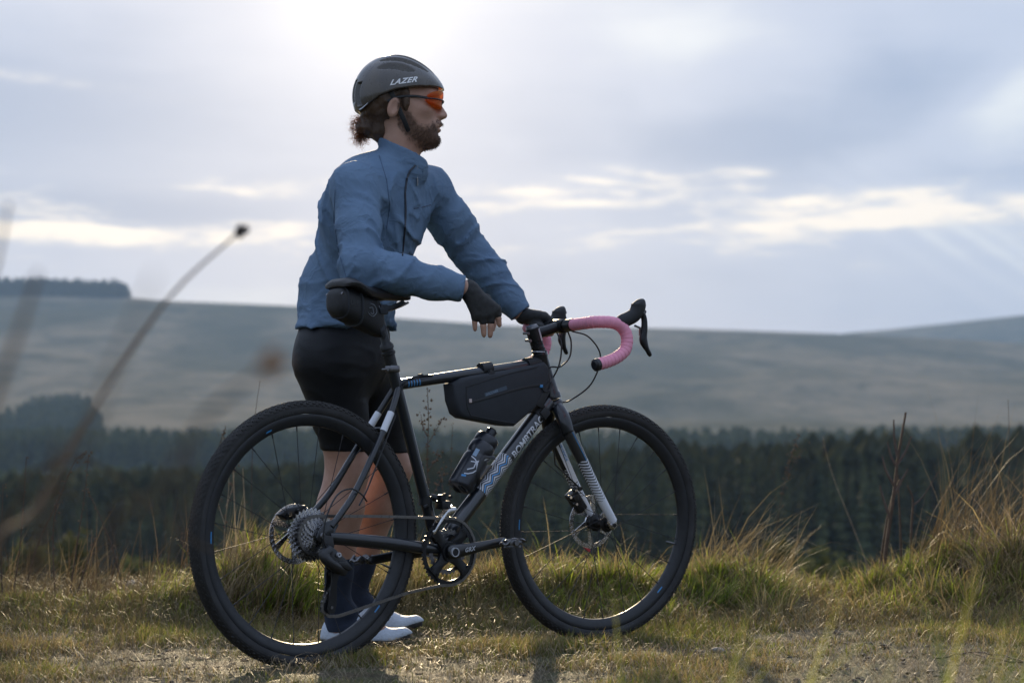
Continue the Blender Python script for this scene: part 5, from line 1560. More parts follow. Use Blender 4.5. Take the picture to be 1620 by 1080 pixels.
def head_sdf(x, y, z):
    e = lambda c, r, M=None: ell(x, y, z, hp(*c), r, M)
    d = e((-0.012, 0.030), (0.098, 0.074, 0.092))                  # skull
    d = smin(d, e((0.040, -0.022), (0.068, 0.062, 0.085)), 0.04)     # face
    d = smin(d, e((0.050, -0.078), (0.058, 0.048, 0.050)), 0.035)    # jaw
    d = smin(d, e((0.088, -0.103), (0.026, 0.026, 0.022)), 0.030)    # chin
    d = smin(d, e((0.088, 0.028), (0.022, 0.050, 0.020)), 0.030)     # brow
    d = smin(d, cap(x, y, z, hp(0.104, 0.008), hp(0.127, -0.032), 0.0075, 0.0105), 0.016)   # nose
    for s in (-1, 1):
        d = smin(d, ell(x, y, z, hp(0.116, -0.036, s * 0.0125), (0.0125, 0.0085, 0.0080)), 0.008)
        d = smin(d, ell(x, y, z, hp(0.068, -0.022, s * 0.040), (0.026, 0.022, 0.020)), 0.022)    # cheek
        d = -smin(-d, ell(x, y, z, hp(0.104, 0.004, s * 0.031), (0.016, 0.018, 0.012)), 0.014)   # eye socket
        d = smin(d, ell(x, y, z, hp(0.086, 0.004, s * 0.030), (0.014, 0.014, 0.014)), 0.003)      # eyeball
    d = smin(d, ell(x, y, z, hp(0.098, -0.060), (0.022, 0.028, 0.012)), 0.014)       # muzzle
    d = smin(d, ell(x, y, z, hp(0.1135, -0.0585), (0.0100, 0.023, 0.0062)), 0.004)    # upper lip
    d = smin(d, ell(x, y, z, hp(0.1105, -0.0762), (0.0100, 0.021, 0.0066)), 0.004)    # lower lip
    d = -smin(-d, ell(x, y, z, hp(0.117, -0.0672), (0.013, 0.018, 0.0030)), 0.003)   # parted mouth
    d = -smin(-d, ell(x, y, z, hp(0.118, -0.0865), (0.012, 0.020, 0.006)), 0.010)
    for s in (-1, 1):                                               # ears
        c = hp(-0.012, -0.022, s * 0.078)
        M = [[math.cos(.25), 0, math.sin(.25)], [0, 1, 0], [-math.sin(.25), 0, math.cos(.25)]]
        ear = ell(x, y, z, c, (0.018, 0.009, 0.031), M)
        ear = np.maximum(ear, -ell(x, y, z, c + np.array([0.003, s * 0.009, 0.001]), (0.0105, 0.007, 0.020), M))
        d = smin(d, ear, 0.006)
    d = smin(d, cap(x, y, z, hp(-0.006, -0.050), (J['neckb'].x + .022, J['neckb'].y, J['neckb'].z - .02), 0.052, 0.057), 0.03)
    return d


def limb(x, y, z, pts, k=0.03):
    d = None
    for (a, ra), (b, rb) in zip(pts, pts[1:]):
        q = cap(x, y, z, a, b, ra, rb); d = q if d is None else smin(d, q, k)
    return d


def V3(v): return np.array([v.x, v.y, v.z])
# right hand hanging, back of the hand towards the camera: knuckles and finger joints
KN = [((753, 497), (751, 509), (751.5, 521)), ((764.5, 499), (764.5, 516), (765.5, 530)), ((776, 496), (776.5, 516), (775.5, 531)), ((785, 489), (788.5, 503), (790, 514))]
RH = [[V3(WP(q[0], q[1], 5.125 + 0.004 * i + 0.003 * j)) for j, q in enumerate(f)] for i, f in enumerate(KN)]
RW = V3(WP(741, 458, 5.13))
RT = [V3(WP(768, 474, 5.16)), V3(WP(778, 497, 5.178)), V3(WP(781, 512, 5.17)), V3(WP(779, 521, 5.163))]
# left hand round the far side of the bar
bl = [BW(steer(BAR + Vector((-0.001, t, 0.003)))) for t in (0.070, 0.092, 0.114, 0.136)]
bdir = V3((bl[3] - bl[0]).normalized())
LW = V3(J['lwr'])


def hand_sdf(x, y, z, glove=False):
    g = 0.0022 if glove else 0.0
    d = None
    pal = [(RW, f[0]) for f in RH]
    for i, (a, b) in enumerate(pal):
        q = cap(x, y, z, a * 0.75 + b * 0.25 if not glove else a * .9 + b * .1, b, 0.0155 + g, 0.0108 + g); d = q if d is None else smin(d, q, 0.012)
    d = smin(d, cap(x, y, z, RW, (RH[1][0] + RH[2][0]) / 2 * .5 + RW * .5, 0.0225 + g * 1.5, 0.0200 + g, (np.array([0.2, 1, 0.1]), 1.25)), 0.012)
    for i, f in enumerate(RH):
        r = (0.0078, 0.0085, 0.0088, 0.0086)[i]
        if glove: q = cap(x, y, z, f[0], f[0] + (f[1] - f[0]) * 0.55, r + 0.0028, r + 0.0024)
        else: q = smin(cap(x, y, z, f[0], f[1], r + .0005, r), cap(x, y, z, f[1], f[2], r, r * 0.82), 0.003)
        d = smin(d, q, 0.0035)
    q = smin(cap(x, y, z, RT[0], RT[1], 0.014 + g, 0.0105 + g), cap(x, y, z, RT[1], RT[2] if not glove else RT[1] * .6 + RT[2] * .4, 0.0105 + g, 0.009 + g), 0.004)
    if not glove: q = smin(q, cap(x, y, z, RT[2], RT[3], 0.009, 0.0075), 0.003)
    d = smin(d, q, 0.006)
    # left
    up = np.array([0, 0, 1.0]); fw = np.cross(bdir, up); fw /= np.linalg.norm(fw)     # towards the front of the bicycle
    e = None
    for i, b in enumerate(bl):
        b = V3(b); top = b + up * 0.024 - fw * 0.010; front = b + fw * 0.024 + up * 0.008; under = b + fw * 0.016 - up * 0.024; tip = b - fw * 0.006 - up * 0.027
        r = 0.0092
        q = cap(x, y, z, LW, top, 0.017 + g, 0.0125 + g); e = q if e is None else smin(e, q, 0.010)
        q = cap(x, y, z, top, front, r + .001 + g, r + g)
        if not glove: q = smin(smin(q, cap(x, y, z, front, under, r, r * .95), 0.003), cap(x, y, z, under, tip, r * .95, r * .8), 0.003)
        e = smin(e, q, 0.004)
    b = V3(bl[0]); t0 = LW * .5 + b * .5 - up * 0.012; t1 = b - fw * 0.030 - up * 0.008 - bdir * .012; t2 = b - fw * 0.006 - up * 0.028 - bdir * .010
    q = cap(x, y, z, t0, t1, 0.014 + g, 0.0115 + g)
    if not glove: q = smin(q, cap(x, y, z, t1, t2, 0.0105, 0.0085), 0.003)
    e = smin(e, q, 0.006)
    return np.minimum(d, e)


def leg_sdf(x, y, z, cloth=0.0):
    d = None
    for s in ('r', 'l'):
        hip, kn, an = V3(J[s + 'hip']), V3(J[s + 'kn']), V3(J[s + 'an'])
        mid = (hip + kn) / 2 + np.array([0.006, 0, 0])
        q = cap(x, y, z, hip, mid, 0.088 + cloth, 0.075 + cloth)
        q = smin(q, cap(x, y, z, mid, kn, 0.074 + cloth, 0.057 + cloth), 0.02)
        calf = kn + (an - kn) * 0.30 + np.array([-0.010, 0, 0])
        q = smin(q, ell(x, y, z, kn + np.array([0.014, 0, -.005]), (0.050, 0.052, 0.060)), 0.02)
        q = smin(q, cap(x, y, z, kn, calf, 0.060, 0.067), 0.02)
        q = smin(q, cap(x, y, z, calf, an + (kn - an) * .20, 0.066, 0.038), 0.02)
        q = smin(q, cap(x, y, z, an + (kn - an) * .20, an, 0.037, 0.034), 0.01)
        toe = an + np.array([0.120, -0.02, 0]); toe[2] = 0.045 if s == 'r' else 0.05
        he = an.copy(); he[2] = 0.045
        q = smin(q, cap(x, y, z, an, he, 0.034, 0.032), 0.01); q = smin(q, cap(x, y, z, he, toe, 0.030, 0.026), 0.015)
        d = q if d is None else np.minimum(d, q)
    return d


def torso_sdf(x, y, z, g=0.0):
    j = {k: V3(v) for k, v in J.items()}
    f = np.array([math.cos(R(35)), -math.sin(R(35)), 0.0])          # the way the chest faces
    M = [[f[0], -f[1], 0], [f[1], f[0], 0], [0, 0, 1]]
    d = ell(x, y, z, j['hip'] + np.array([0.0, 0, 0.04]), (0.120 + g, 0.155 + g, 0.15), M)
    d = smin(d, cap(x, y, z, j['hip'] + np.array([0, 0, .06]), j['waist'], 0.112 + g, 0.108 + g, (f, 1.04)), 0.05)
    d = smin(d, ell(x, y, z, j['chest'] + np.array([-0.008, 0, 0]), (0.114 + g, 0.162 + g, 0.185), M), 0.06)
    d = smin(d, cap(x, y, z, j['waist'], j['chest'], 0.105 + g, 0.118 + g), 0.05)
    d = smin(d, cap(x, y, z, j['rsh'], j['lsh'], 0.060 + g, 0.060 + g), 0.06)
    return d


def body_sdf(x, y, z):
    j = {k: V3(v) for k, v in J.items()}
    d = torso_sdf(x, y, z, -0.012)
    d = smin(d, head_sdf(x, y, z), 0.02)
    for s in ('r', 'l'):
        W_ = RW if s == 'r' else LW
        d = smin(d, limb(x, y, z, [(j[s + 'sh'], 0.052), (j[s + 'elb'], 0.040), (W_, 0.024)]), 0.02)
    d = smin(d, hand_sdf(x, y, z), 0.006)
    return smin(d, leg_sdf(x, y, z), 0.02)


def folds(x, y, z, seed, fx, fy, fz, amp, sharp=1.0):
    wv = vnoise(x * 5, y * 5, z * 5, seed + 9) * 0.7
    wv = wv * 1.3
    n = vnoise(x * fx + wv, y * fy + wv, z * fz + wv, seed)
    n2 = vnoise(x * fx * 2.1 - wv, y * fy * 2.1, z * fz * 2.1 + wv, seed + 5)
    r = (1 - np.abs(n)) ** 5 * 1.15 + (1 - np.abs(n2)) ** 4 * 0.5 - 0.5
    return amp * r


def along(x, y, z, a, b):
    ab = b - a; L = np.linalg.norm(ab); u = ab / L
    t = ((x - a[0]) * u[0] + (y - a[1]) * u[1] + (z - a[2]) * u[2])
    s = np.cross(u, [0.1, 0.3, 0.9]); s /= np.linalg.norm(s); w_ = np.cross(u, s)
    p = (x - a[0]) * s[0] + (y - a[1]) * s[1] + (z - a[2]) * s[2]; q = (x - a[0]) * w_[0] + (y - a[1]) * w_[1] + (z - a[2]) * w_[2]
    return t, p, q, L


def jacket_sdf(x, y, z):
    j = {k: V3(v) for k, v in J.items()}
    f = np.array([math.cos(R(35)), -math.sin(R(35)), 0.0])
    M = [[f[0], -f[1], 0], [f[1], f[0], 0], [0, 0, 1]]
    d = torso_sdf(x, y, z, 0.010)
    # loose lower half, blousing over the hips, pouch at the front
    d = smin(d, cap(x, y, z, V3(WP(541, 452, 5.47)), V3(WP(541, 492, 5.47)), 0.122, 0.117), 0.03)
    d = smin(d, ell(x, y, z, V3(WP(590, 485, 5.41)), (0.060, 0.10, 0.060)), 0.03)
    # hem
    hem = V3(WP(540, 521, 5.47))[2] + 0.04 * (x - j['hip'][0])
    d = np.maximum(d, hem - z)
    d = smin(d, cap(x, y, z, j['neckb'] + np.array([-.006, 0, -.03]), V3(WP(634, 262, 5.40)), 0.084, 0.070), 0.03)
    d = d - folds(x, y, z * 0.7 + x * .8, 3, 8, 8, 12, 0.0100) * sstep(-0.12, 0.02, -np.abs(z - 1.12) + .18)
    d = d - folds(x, y, z, 23, 6, 6, 19, 0.0085) * sstep(1.10, 0.98, z)
    # sleeves, with creases across the limb gathering at the elbow
    for s, W_ in (('r', RW), ('l', LW)):
        sh, el, wr = j[s + 'sh'], j[s + 'elb'], W_
        ua = limb(x, y, z, [(sh + (sh - el) * 0.0, 0.064), (sh * .5 + el * .5 + np.array([0, 0, 0]), 0.060), (el, 0.053)], 0.03)
        t, p, q, L = along(x, y, z, sh, el)
        ua = ua - folds(t + p * .55, p, q, 41 if s == 'r' else 43, 17, 8, 8, 0.0105) * (0.5 + 0.7 * sstep(0.08, L, t))
        cuff = wr + (el - wr) * 0.075
        fa = limb(x, y, z, [(el, 0.057), (el + (wr - el) * .35 + np.array([0, 0, .002]), 0.055), (el + (wr - el) * .70, 0.044), (cuff, 0.0375)], 0.02)
        t, p, q, L = along(x, y, z, el, wr)
        fa = fa - folds(t + q * .5, p, q, 51 if s == 'r' else 53, 18, 7, 7, 0.0095) * (1.1 - 0.8 * sstep(0.05, 0.2, t))
        fa = np.maximum(fa, t - L * 0.955)
        arm = smin(ua, fa, 0.018)
        d = smin(d, arm, 0.026)
    # fine crumple
    d = d - 0.0009 * fbm(x * 38, y * 38, z * 38, 71, 2)
    # stand-up collar, open at the top, higher behind
    c0, c1 = V3(WP(640, 266, 5.40)), V3(WP(634, 214, 5.40)); ax = (c1 - c0) / np.linalg.norm(c1 - c0)
    tube_ = lambda r: np.maximum(cap(x, y, z, c0, c1, r, r), -1)
    col = tube_(0.0680); tl = z - (WP(634, 238, 5.40).z - 0.50 * (x - c0[0]))
    col = np.maximum(col, tl) - 0.0030 * vnoise(x * 22, y * 22, z * 40, 77)
    d = smin(d, col, 0.012)
    d = np.maximum(d, -np.maximum(cap(x, y, z, c0 - ax * 0.00, c1 + ax * .05, 0.0605, 0.0605), -(z - c0[2] + 0.02)))
    return d


def to_obj(name, V, Q, mats, parent, matidx=None, smooth_it=1):
    V = V - POFF
    me = mesh_np(name, V, Q, None, mats, matidx=matidx)
    o = link(name, me, parent)
    if smooth_it:
        md = o.modifiers.new('smooth', 'SMOOTH'); md.factor = 0.5; md.iterations = smooth_it
    return o


def skin_material():
    m_ = bpy.data.materials.new('skin'); m_.use_nodes = True
    t = NT(m_.node_tree)
    p = t.n('ShaderNodeBsdfPrincipled'); o = t.n('ShaderNodeOutputMaterial'); t.put(o.inputs[0], p.outputs[0])
    obj = t.n('ShaderNodeTexCoord').outputs['Object']
    n = t.noise(obj, 18, 5, 0.6); n2 = t.noise(obj, 160, 3, 0.6)
    c = t.mix(t.mapr(n, 0.35, 0.65), (0.40, 0.225, 0.16), (0.50, 0.30, 0.22))
    c = t.mix(t.mapr(n2, 0.58, 0.75, 0, .35), c, (0.42, 0.21, 0.15))
    bd = t.n('ShaderNodeAttribute', attribute_name='beard').outputs['Fac']
    c = t.mix(t.m('MULTIPLY', bd, t.mapr(n2, 0.2, 0.6, 0.6, 1.0)), c, (0.095, 0.055, 0.036))
    t.put(p.inputs['Base Color'], c); p.inputs['Roughness'].default_value = 0.5; p.inputs['Specular IOR Level'].default_value = 0.35
    p.inputs['Subsurface Weight'].default_value = 0.10; p.inputs['Subsurface Radius'].default_value = (0.010, 0.004, 0.002); p.inputs['Subsurface Scale'].default_value = 1.0
    b = t.n('ShaderNodeBump'); b.inputs['Distance'].default_value = 0.0006; t.put(b.inputs['Height'], n2); t.put(p.inputs['Normal'], b.outputs[0])
    return m_


def jacket_material():
    m_ = bpy.data.materials.new('blue_jacket_cloth'); m_.use_nodes = True
    t = NT(m_.node_tree)
    p = t.n('ShaderNodeBsdfPrincipled'); o = t.n('ShaderNodeOutputMaterial'); t.put(o.inputs[0], p.outputs[0])
    obj = t.n('ShaderNodeTexCoord').outputs['Object']
    n = t.noise(obj, 7, 4, 0.6)
    c = t.mix(t.mapr(n, 0.3, 0.7), (0.140, 0.222, 0.340), (0.180, 0.275, 0.400))
    t.put(p.inputs['Base Color'], c); p.inputs['Roughness'].default_value = 0.66; p.inputs['Specular IOR Level'].default_value = 0.18
    w1 = t.noise(obj, 13, 3, 0.5, 0.9); w2 = t.noise(obj, 40, 3, 0.5, 0.6); w3 = t.noise(obj, 2200, 1, 0.5)
    r1 = t.m('ABSOLUTE', t.m('SUBTRACT', w1, 0.5)); r2 = t.m('ABSOLUTE', t.m('SUBTRACT', w2, 0.5))
    hgt = t.m('ADD', t.m('MULTIPLY', t.m('MINIMUM', r1, 0.09), -3.2), t.m('ADD', t.m('MULTIPLY', r2, -0.45), t.m('MULTIPLY', w3, 0.04)))
    b = t.n('ShaderNodeBump'); b.inputs['Distance'].default_value = 0.006; b.inputs['Strength'].default_value = 0.8; t.put(b.inputs['Height'], hgt); t.put(p.inputs['Normal'], b.outputs[0])
    tr = t.n('ShaderNodeBsdfTranslucent'); t.put(tr.inputs[0], c)
    mx = t.n('ShaderNodeMixShader'); mx.inputs[0].default_value = 0.22; t.put(mx.inputs[1], p.outputs[0]); t.put(mx.inputs[2], tr.outputs[0]); t.put(o.inputs[0], mx.outputs[0])
    return m_


M_skin = skin_material(); M_jacket = jacket_material()
M_short = principled('black_lycra', (0.006, 0.007, 0.009), 0.6, spec=0.3, bump=0.0004, bscale=900)
M_glove = principled('glove_fabric', (0.020, 0.020, 0.020), 0.7, var=0.4, vscale=90, bump=0.0008, bscale=420)
M_hair = principled('dark_brown_hair', (0.085, 0.050, 0.030), 0.45, spec=0.4)


def build_person():
    V, Q = surface(body_sdf, (-0.74, 5.00, 0.0), (0.16, 5.86, 1.76), 0.0040)
    fc = V[Q].mean(1)
    body = to_obj('body', V, Q, [M_skin], person, smooth_it=1)
    # ---- jacket
    V, Q = surface(jacket_sdf, (-0.76, 4.99, 0.86), (0.14, 5.76, 1.50), 0.0046)
    jk = to_obj('jacket', V, Q, [M_jacket], person, smooth_it=1)
    # ---- shorts
    hemz = V3(WP(540, 714, 5.46))[2]; hip = V3(J['hip'])
    def shorts(x, y, z):
        f = np.array([math.cos(R(20)), -math.sin(R(20)), 0.0]); M = [[f[0], -f[1], 0], [f[1], f[0], 0], [0, 0, 1]]
        d = leg_sdf(x, y, z, 0.004)
        d = smin(d, ell(x, y, z, hip + np.array([-0.006, 0, -0.01]), (0.118, 0.150, 0.145), M), 0.05)
        d = smin(d, cap(x, y, z, hip, V3(J['waist']), 0.122, 0.112), 0.04)
        d = smin(d, ell(x, y, z, V3(WP(506, 560, 5.44)), (0.060, 0.12, 0.080)), 0.05)
        d = np.minimum(d, torso_sdf(x, y, z, -0.006))
        d = d - folds(x, y, z, 91, 10, 10, 22, 0.0022)
        return np.maximum(np.maximum(d, hemz - 0.05 * (x - hip[0]) - z), z - 0.99)
    V, Q = surface(shorts, (-0.76, 5.20, 0.50), (-0.22, 5.80, 1.02), 0.006)
    to_obj('shorts', V, Q, [M_short], person, smooth_it=1)
    # ---- socks, shoes
    M_sock = principled('navy_sock', (0.012, 0.020, 0.040), 0.85, bump=0.0012, bscale=260)
    M_shoe = principled('white_knit_shoe', (0.50, 0.56, 0.64), 0.55, bump=0.0009, bscale=520, var=0.12, vscale=160)
    M_sole = principled('black_sole', (0.014, 0.014, 0.016), 0.6)
    for s, ztop in (('r', WP(540, 882, 5.5).z), ('l', WP(575, 886, 5.7).z)):
        an, kn = V3(J[s + 'an']), V3(J[s + 'kn'])
        def sock(x, y, z):
            d = cap(x, y, z, kn + (an - kn) * .30, an + (kn - an) * .20, 0.0595, 0.0405); d = smin(d, cap(x, y, z, an + (kn - an) * .2, an, 0.0405, 0.0385), 0.01)
            d = smin(d, cap(x, y, z, an, an + np.array([0.03, 0, -0.035]), 0.038, 0.034), 0.01)
            toe = an + np.array([0.10, -.017, 0]); toe[2] = .046; he = an.copy(); he[2] = .046
            d = smin(d, cap(x, y, z, he, toe, .0335, .029), .015); d = smin(d, cap(x, y, z, an, he, .0385, .0345), .01)
            d = d - 0.0008 * np.sin(z * 900)
            return np.maximum(d, z - ztop)
        V, Q = surface(sock, an + (-.09, -.09, -.09), (an[0] + .12, an[1] + .09, ztop + .01), 0.0035); to_obj('sock', V, Q, [M_sock], person)
        an2 = V3(J[s + 'an']); g0 = 0.0
        yaw = R(-4 if s == 'r' else -14); c_, s_ = math.cos(yaw), math.sin(yaw)
        hx = an2[0] - 0.038
        def shoe(x, y, z, sole=False):
            X = (x - hx) * c_ + (y - an2[1]) * s_; Y = -(x - hx) * s_ + (y - an2[1]) * c_
            lift = 0.02 * sstep(0.19, 0.27, X) + (0.018 if s == 'l' else 0)
            Z = z - lift
            w_ = np.interp(X, [-0.01, 0.03, 0.09, 0.15, 0.20, 0.245, 0.262], [0.022, 0.033, 0.034, 0.043, 0.044, 0.032, 0.010])
            h = np.interp(X, [-0.01, 0.02, 0.06, 0.105, 0.14, 0.19, 0.235, 0.262], [0.070, 0.080, 0.070, 0.084, 0.072, 0.052, 0.042, 0.026])
            cx = np.clip(X, 0.015, 0.235)
            if sole: return np.maximum(np.maximum(np.sqrt((X - cx) ** 2 + Y ** 2) - w_ * 0.98, np.abs(Z - 0.011) - 0.008), -1)
            zc = 0.018; k = np.sqrt(((Y) / w_) ** 2 + (np.maximum(Z - zc, 0) / (h - zc)) ** 2 + ((X - cx) / 0.026) ** 2)
            d = (k - 1) * 0.030
            d = np.maximum(d, 0.016 - Z)
            ankle = cap(X, Y, Z, (0.045, 0, 0.075), (0.035, 0, .14), 0.034, 0.040)
            return np.maximum(d, -ankle)
        V, Q = surface(shoe, (an2[0] - .09, an2[1] - .12, -.01), (an2[0] + .27, an2[1] + .12, .13), 0.0032)
        sh = to_obj('shoe', V, Q, [M_shoe], person)
        V, Q = surface(lambda x, y, z: shoe(x, y, z, True), (an2[0] - .09, an2[1] - .12, -.01), (an2[0] + .27, an2[1] + .12, .06), 0.0034)
        to_obj('sole', V, Q, [M_sole], sh)
        if s == 'l':
            def strap(x, y, z):
                d = cap(x, y, z, an2 + (0.0, 0, -.005), an2 + (0.002, 0, .020), 0.0405, 0.0405); return np.maximum(d, -cap(x, y, z, an2 + (0, 0, -.03), an2 + (0.0, 0, .05), 0.037, .037))
            V, Q = surface(strap, an2 + (-.06, -.06, -.05), an2 + (.06, .06, .06), 0.0035); to_obj('cuff', V, Q, [M_shoe], sh)
    # ---- gloves
    V, Q = surface(lambda x, y, z: hand_sdf(x, y, z, True) - 0.0012 - 0.0010 * vnoise(x * 90, y * 90, z * 90, 5), (-0.19, 5.06, 0.88), (-0.02, 5.22, 1.06), 0.0028); to_obj('glove', V, Q, [M_glove], person)
    V, Q = surface(lambda x, y, z: hand_sdf(x, y, z, True) - 0.0012, (-0.02, 5.45, 0.85), (0.22, 5.80, 1.02), 0.0036); to_obj('glove', V, Q, [M_glove], person)
    # ---- helmet
    def M2(a): return [[math.cos(a), 0, math.sin(a)], [0, 1, 0], [-math.sin(a), 0, math.cos(a)]]
    def outer(x, y, z, g=0.0):
        d = ell(x, y, z, hp(-0.010, 0.028), (0.122 + g, 0.096 + g, 0.112 + g), M2(0.12))
        d = smin(d, ell(x, y, z, hp(0.050, 0.040), (0.078 + g, 0.080 + g, 0.062 + g), M2(0.45)), 0.02)
        d = smin(d, ell(x, y, z, hp(0.078, 0.052), (0.050 + g, 0.062 + g, 0.026 + g), M2(0.42)), 0.015)
        d = smin(d, ell(x, y, z, hp(-0.078, 0.010), (0.052 + g, 0.070 + g, 0.070 + g)), 0.02)
        return d
    def helmet(x, y, z):
        d = outer(x, y, z)
        X, Z, Y = x - HC.x, z - HC.z, y - HC.y
        low = np.interp(X, [-0.13, -0.115, -0.085, -0.05, 0.0, 0.05, 0.09, 0.125], [-0.020, -0.026, -0.012, 0.010, 0.027, 0.036, 0.039, 0.040])
        d = np.maximum(d, -ell(x, y, z, hp(-0.010, 0.020), (0.102, 0.077, 0.090)))
        # vents: long slots swept front to back, with ribs left between
        for yc, wd, x0, x1, zz in ((0.0, 0.012, 0.00, 0.085, 0), (0.030, 0.0085, -0.03, 0.100, 0), (-0.030, 0.0085, -0.03, 0.100, 0), (0.056, 0.0075, -0.055, 0.085, 0), (-0.056, 0.0075, -0.055, 0.085, 0), (0.076, .006, -.06, .05, 0), (-0.076, .006, -.06, .05, 0)):
            xc, hl = (x0 + x1) / 2, (x1 - x0) / 2
            yy = yc * (1 - 0.30 * ((X - 0.0) / 0.12) ** 2)
            q = np.maximum((np.abs(Y - yy) - wd * np.clip(1 - ((X - xc) / hl) ** 4, 0, 1)), (np.abs(X - xc) - hl))
            q = np.maximum(q, -(outer(x, y, z) + 0.017)); q = np.maximum(q, 0.055 + 0.2 * np.abs(Y) * 0 - Z if abs(yc) < .07 else 0.050 - Z)
            d = np.maximum(d, -q)
        for yc in (0.0, 0.034, -0.034, .062, -.062):            # rear openings
            q = np.maximum(np.abs(Y - yc * 0.85) - 0.0085, np.maximum(np.abs(Z - 0.045 + abs(yc) * .4) - 0.032, X + 0.050)); q = np.maximum(q, -(outer(x, y, z) + 0.015))
            d = np.maximum(d, -q)
        return np.maximum(d, low + 0.0 - Z)
    V, Q = surface(helmet, (HC.x - .15, HC.y - .115, HC.z - .06), (HC.x + .16, HC.y + .115, HC.z + .16), 0.0021)
    M_helm = principled('helmet_shell', (0.070, 0.060, 0.050), 0.30, coat=0.6, coat_rough=0.1, rvar=.08)
    hel = to_obj('helmet', V, Q, [M_helm], person, smooth_it=4)
    def lift(xl, zl, g=0.0015):                              # a point on the near side of the shell
        ys = np.linspace(-0.14, 0, 800); d = outer(np.full(800, HC.x + xl), HC.y + ys, np.full(800, HC.z + zl), g)
        k = np.argmax(d < 0); return Vector((HC.x + xl, HC.y + ys[k], HC.z + zl)) - Vector(POFF)
    text_mesh('lettering', 'LAZER', 0.0245, principled('white_lettering', (0.8, 0.8, 0.8), 0.4), hel, (0, 0, 0), (1, 0, 0), (0, 0, 1), depth=0.0, shear=0.45, spacing=1.12, weight=0.0009,
              bendto=lambda c, p: lift(-0.022 + c.x * .97 + c.y * 0.0, 0.036 + c.y * 0.85 + c.x * 0.16))
    mb = MB()
    for s in (-1, 1):
        a = Vector(hp(-0.02, 0.022, s * .082)) - Vector(POFF); c = Vector(hp(0.045, -0.128, s * 0.022)) - Vector(POFF); b = Vector(hp(0.018, -0.06, s * .072)) - Vector(POFF)
        mb.tube(catmull([a, b, c], 6), (0.0012, 0.0065), 8)
    mb.tube(catmull([Vector(hp(0.045, -0.128, -.022)) - Vector(POFF), Vector(hp(0.050, -0.135, 0)) - Vector(POFF), Vector(hp(0.045, -0.128, .022)) - Vector(POFF)], 4), 0.005, 8)
    mb.build('chin_strap', M_fabric2, hel)
    mb = MB(); mb.tube(catmull([Vector(hp(-0.118, -0.018, -.03)) - Vector(POFF), Vector(hp(-0.105, -0.022, -.055)) - Vector(POFF), Vector(hp(-0.085, -0.008, -.072)) - Vector(POFF)], 6), (0.0012, 0.0030), 8)
    mb.build('fit_dial', M_silver, hel)
    # ---- sunglasses
    def lens_mat():
        m_ = bpy.data.materials.new('orange_mirror_lens'); m_.use_nodes = True; t = NT(m_.node_tree)
        p = t.n('ShaderNodeBsdfPrincipled'); o = t.n('ShaderNodeOutputMaterial')
        lw = t.n('ShaderNodeLayerWeight'); lw.inputs[0].default_value = 0.45
        c = t.mix(t.mapr(lw.outputs['Facing'], 0.0, 0.8), (0.70, 0.12, 0.04), (1.0, 0.52, 0.12))
        t.put(p.inputs['Base Color'], c); p.inputs['Metallic'].default_value = 0.35; p.inputs['Roughness'].default_value = 0.12
        tr = t.n('ShaderNodeBsdfTranslucent'); t.put(tr.inputs[0], (1.0, 0.40, 0.07, 1))
        tp = t.n('ShaderNodeBsdfTransparent'); t.put(tp.inputs[0], (1.0, 0.45, 0.12, 1))
        m1 = t.n('ShaderNodeMixShader'); m1.inputs[0].default_value = 0.72; t.put(m1.inputs[1], p.outputs[0]); t.put(m1.inputs[2], tr.outputs[0])
        m2 = t.n('ShaderNodeMixShader'); m2.inputs[0].default_value = 0.25; t.put(m2.inputs[1], m1.outputs[0]); t.put(m2.inputs[2], tp.outputs[0])
        t.put(o.inputs[0], m2.outputs[0]); return m_
    sg = empty('sunglasses'); sg.parent = person; ML = lens_mat()
    def gp(u, v):  # wrap shield: u across (-1..1), v up
        a = u * 1.25; rx = 0.064; ry = 0.070
        zz = v * (0.0255 * (1 - 0.70 * abs(u) ** 4)) + 0.0070 - 0.003 * abs(u) + (0.007 * max(0, 1 - abs(u) * 5) if v < 0 else 0)
        return Vector(hp(0.058 + rx * math.cos(a) + 0.004 * (v > 0), zz, ry * math.sin(a) / math.sin(1.25) * 1.02)) - Vector(POFF)
    mb = MB(); n = 28; rows = (-1, -.5, 0, .5, 1); vs = [gp(-1 + 2 * i / n, v) for v in rows for i in range(n + 1)]
    mb.add(vs, [(r * (n + 1) + i, r * (n + 1) + i + 1, (r + 1) * (n + 1) + i + 1, (r + 1) * (n + 1) + i) for r in range(4) for i in range(n)]); ln = mb.build('lens', ML, sg)
    md = ln.modifiers.new('thick', 'SOLIDIFY'); md.thickness = 0.0018
    mb = MB(); mb.tube([gp(-1 + 2 * i / 28, 0.02) for i in range(29)], [(0.0022, 0.0020)] * 29, 8)
    mb.tube([gp(0, -.6) + Vector((-.002, -.006, 0)), gp(0, -0.2), gp(0, -.6) + Vector((-.002, .006, 0))], 0.003, 6)
    for s in (-1, 1): mb.tube(catmull([gp(s * .97, 0.1), Vector(hp(0.045, 0.010, s * .0735)) - Vector(POFF), Vector(hp(0.0, 0.006, s * .080)) - Vector(POFF), Vector(hp(-0.03, -0.006, s * 0.080)) - Vector(POFF)], 5), (0.0018, 0.0036), 8)
    mb.build('glasses_frame', M_plastic, sg)
    # ---- hair: cap of strands below the helmet, curly bun, beard
    g = np.random.default_rng(3)
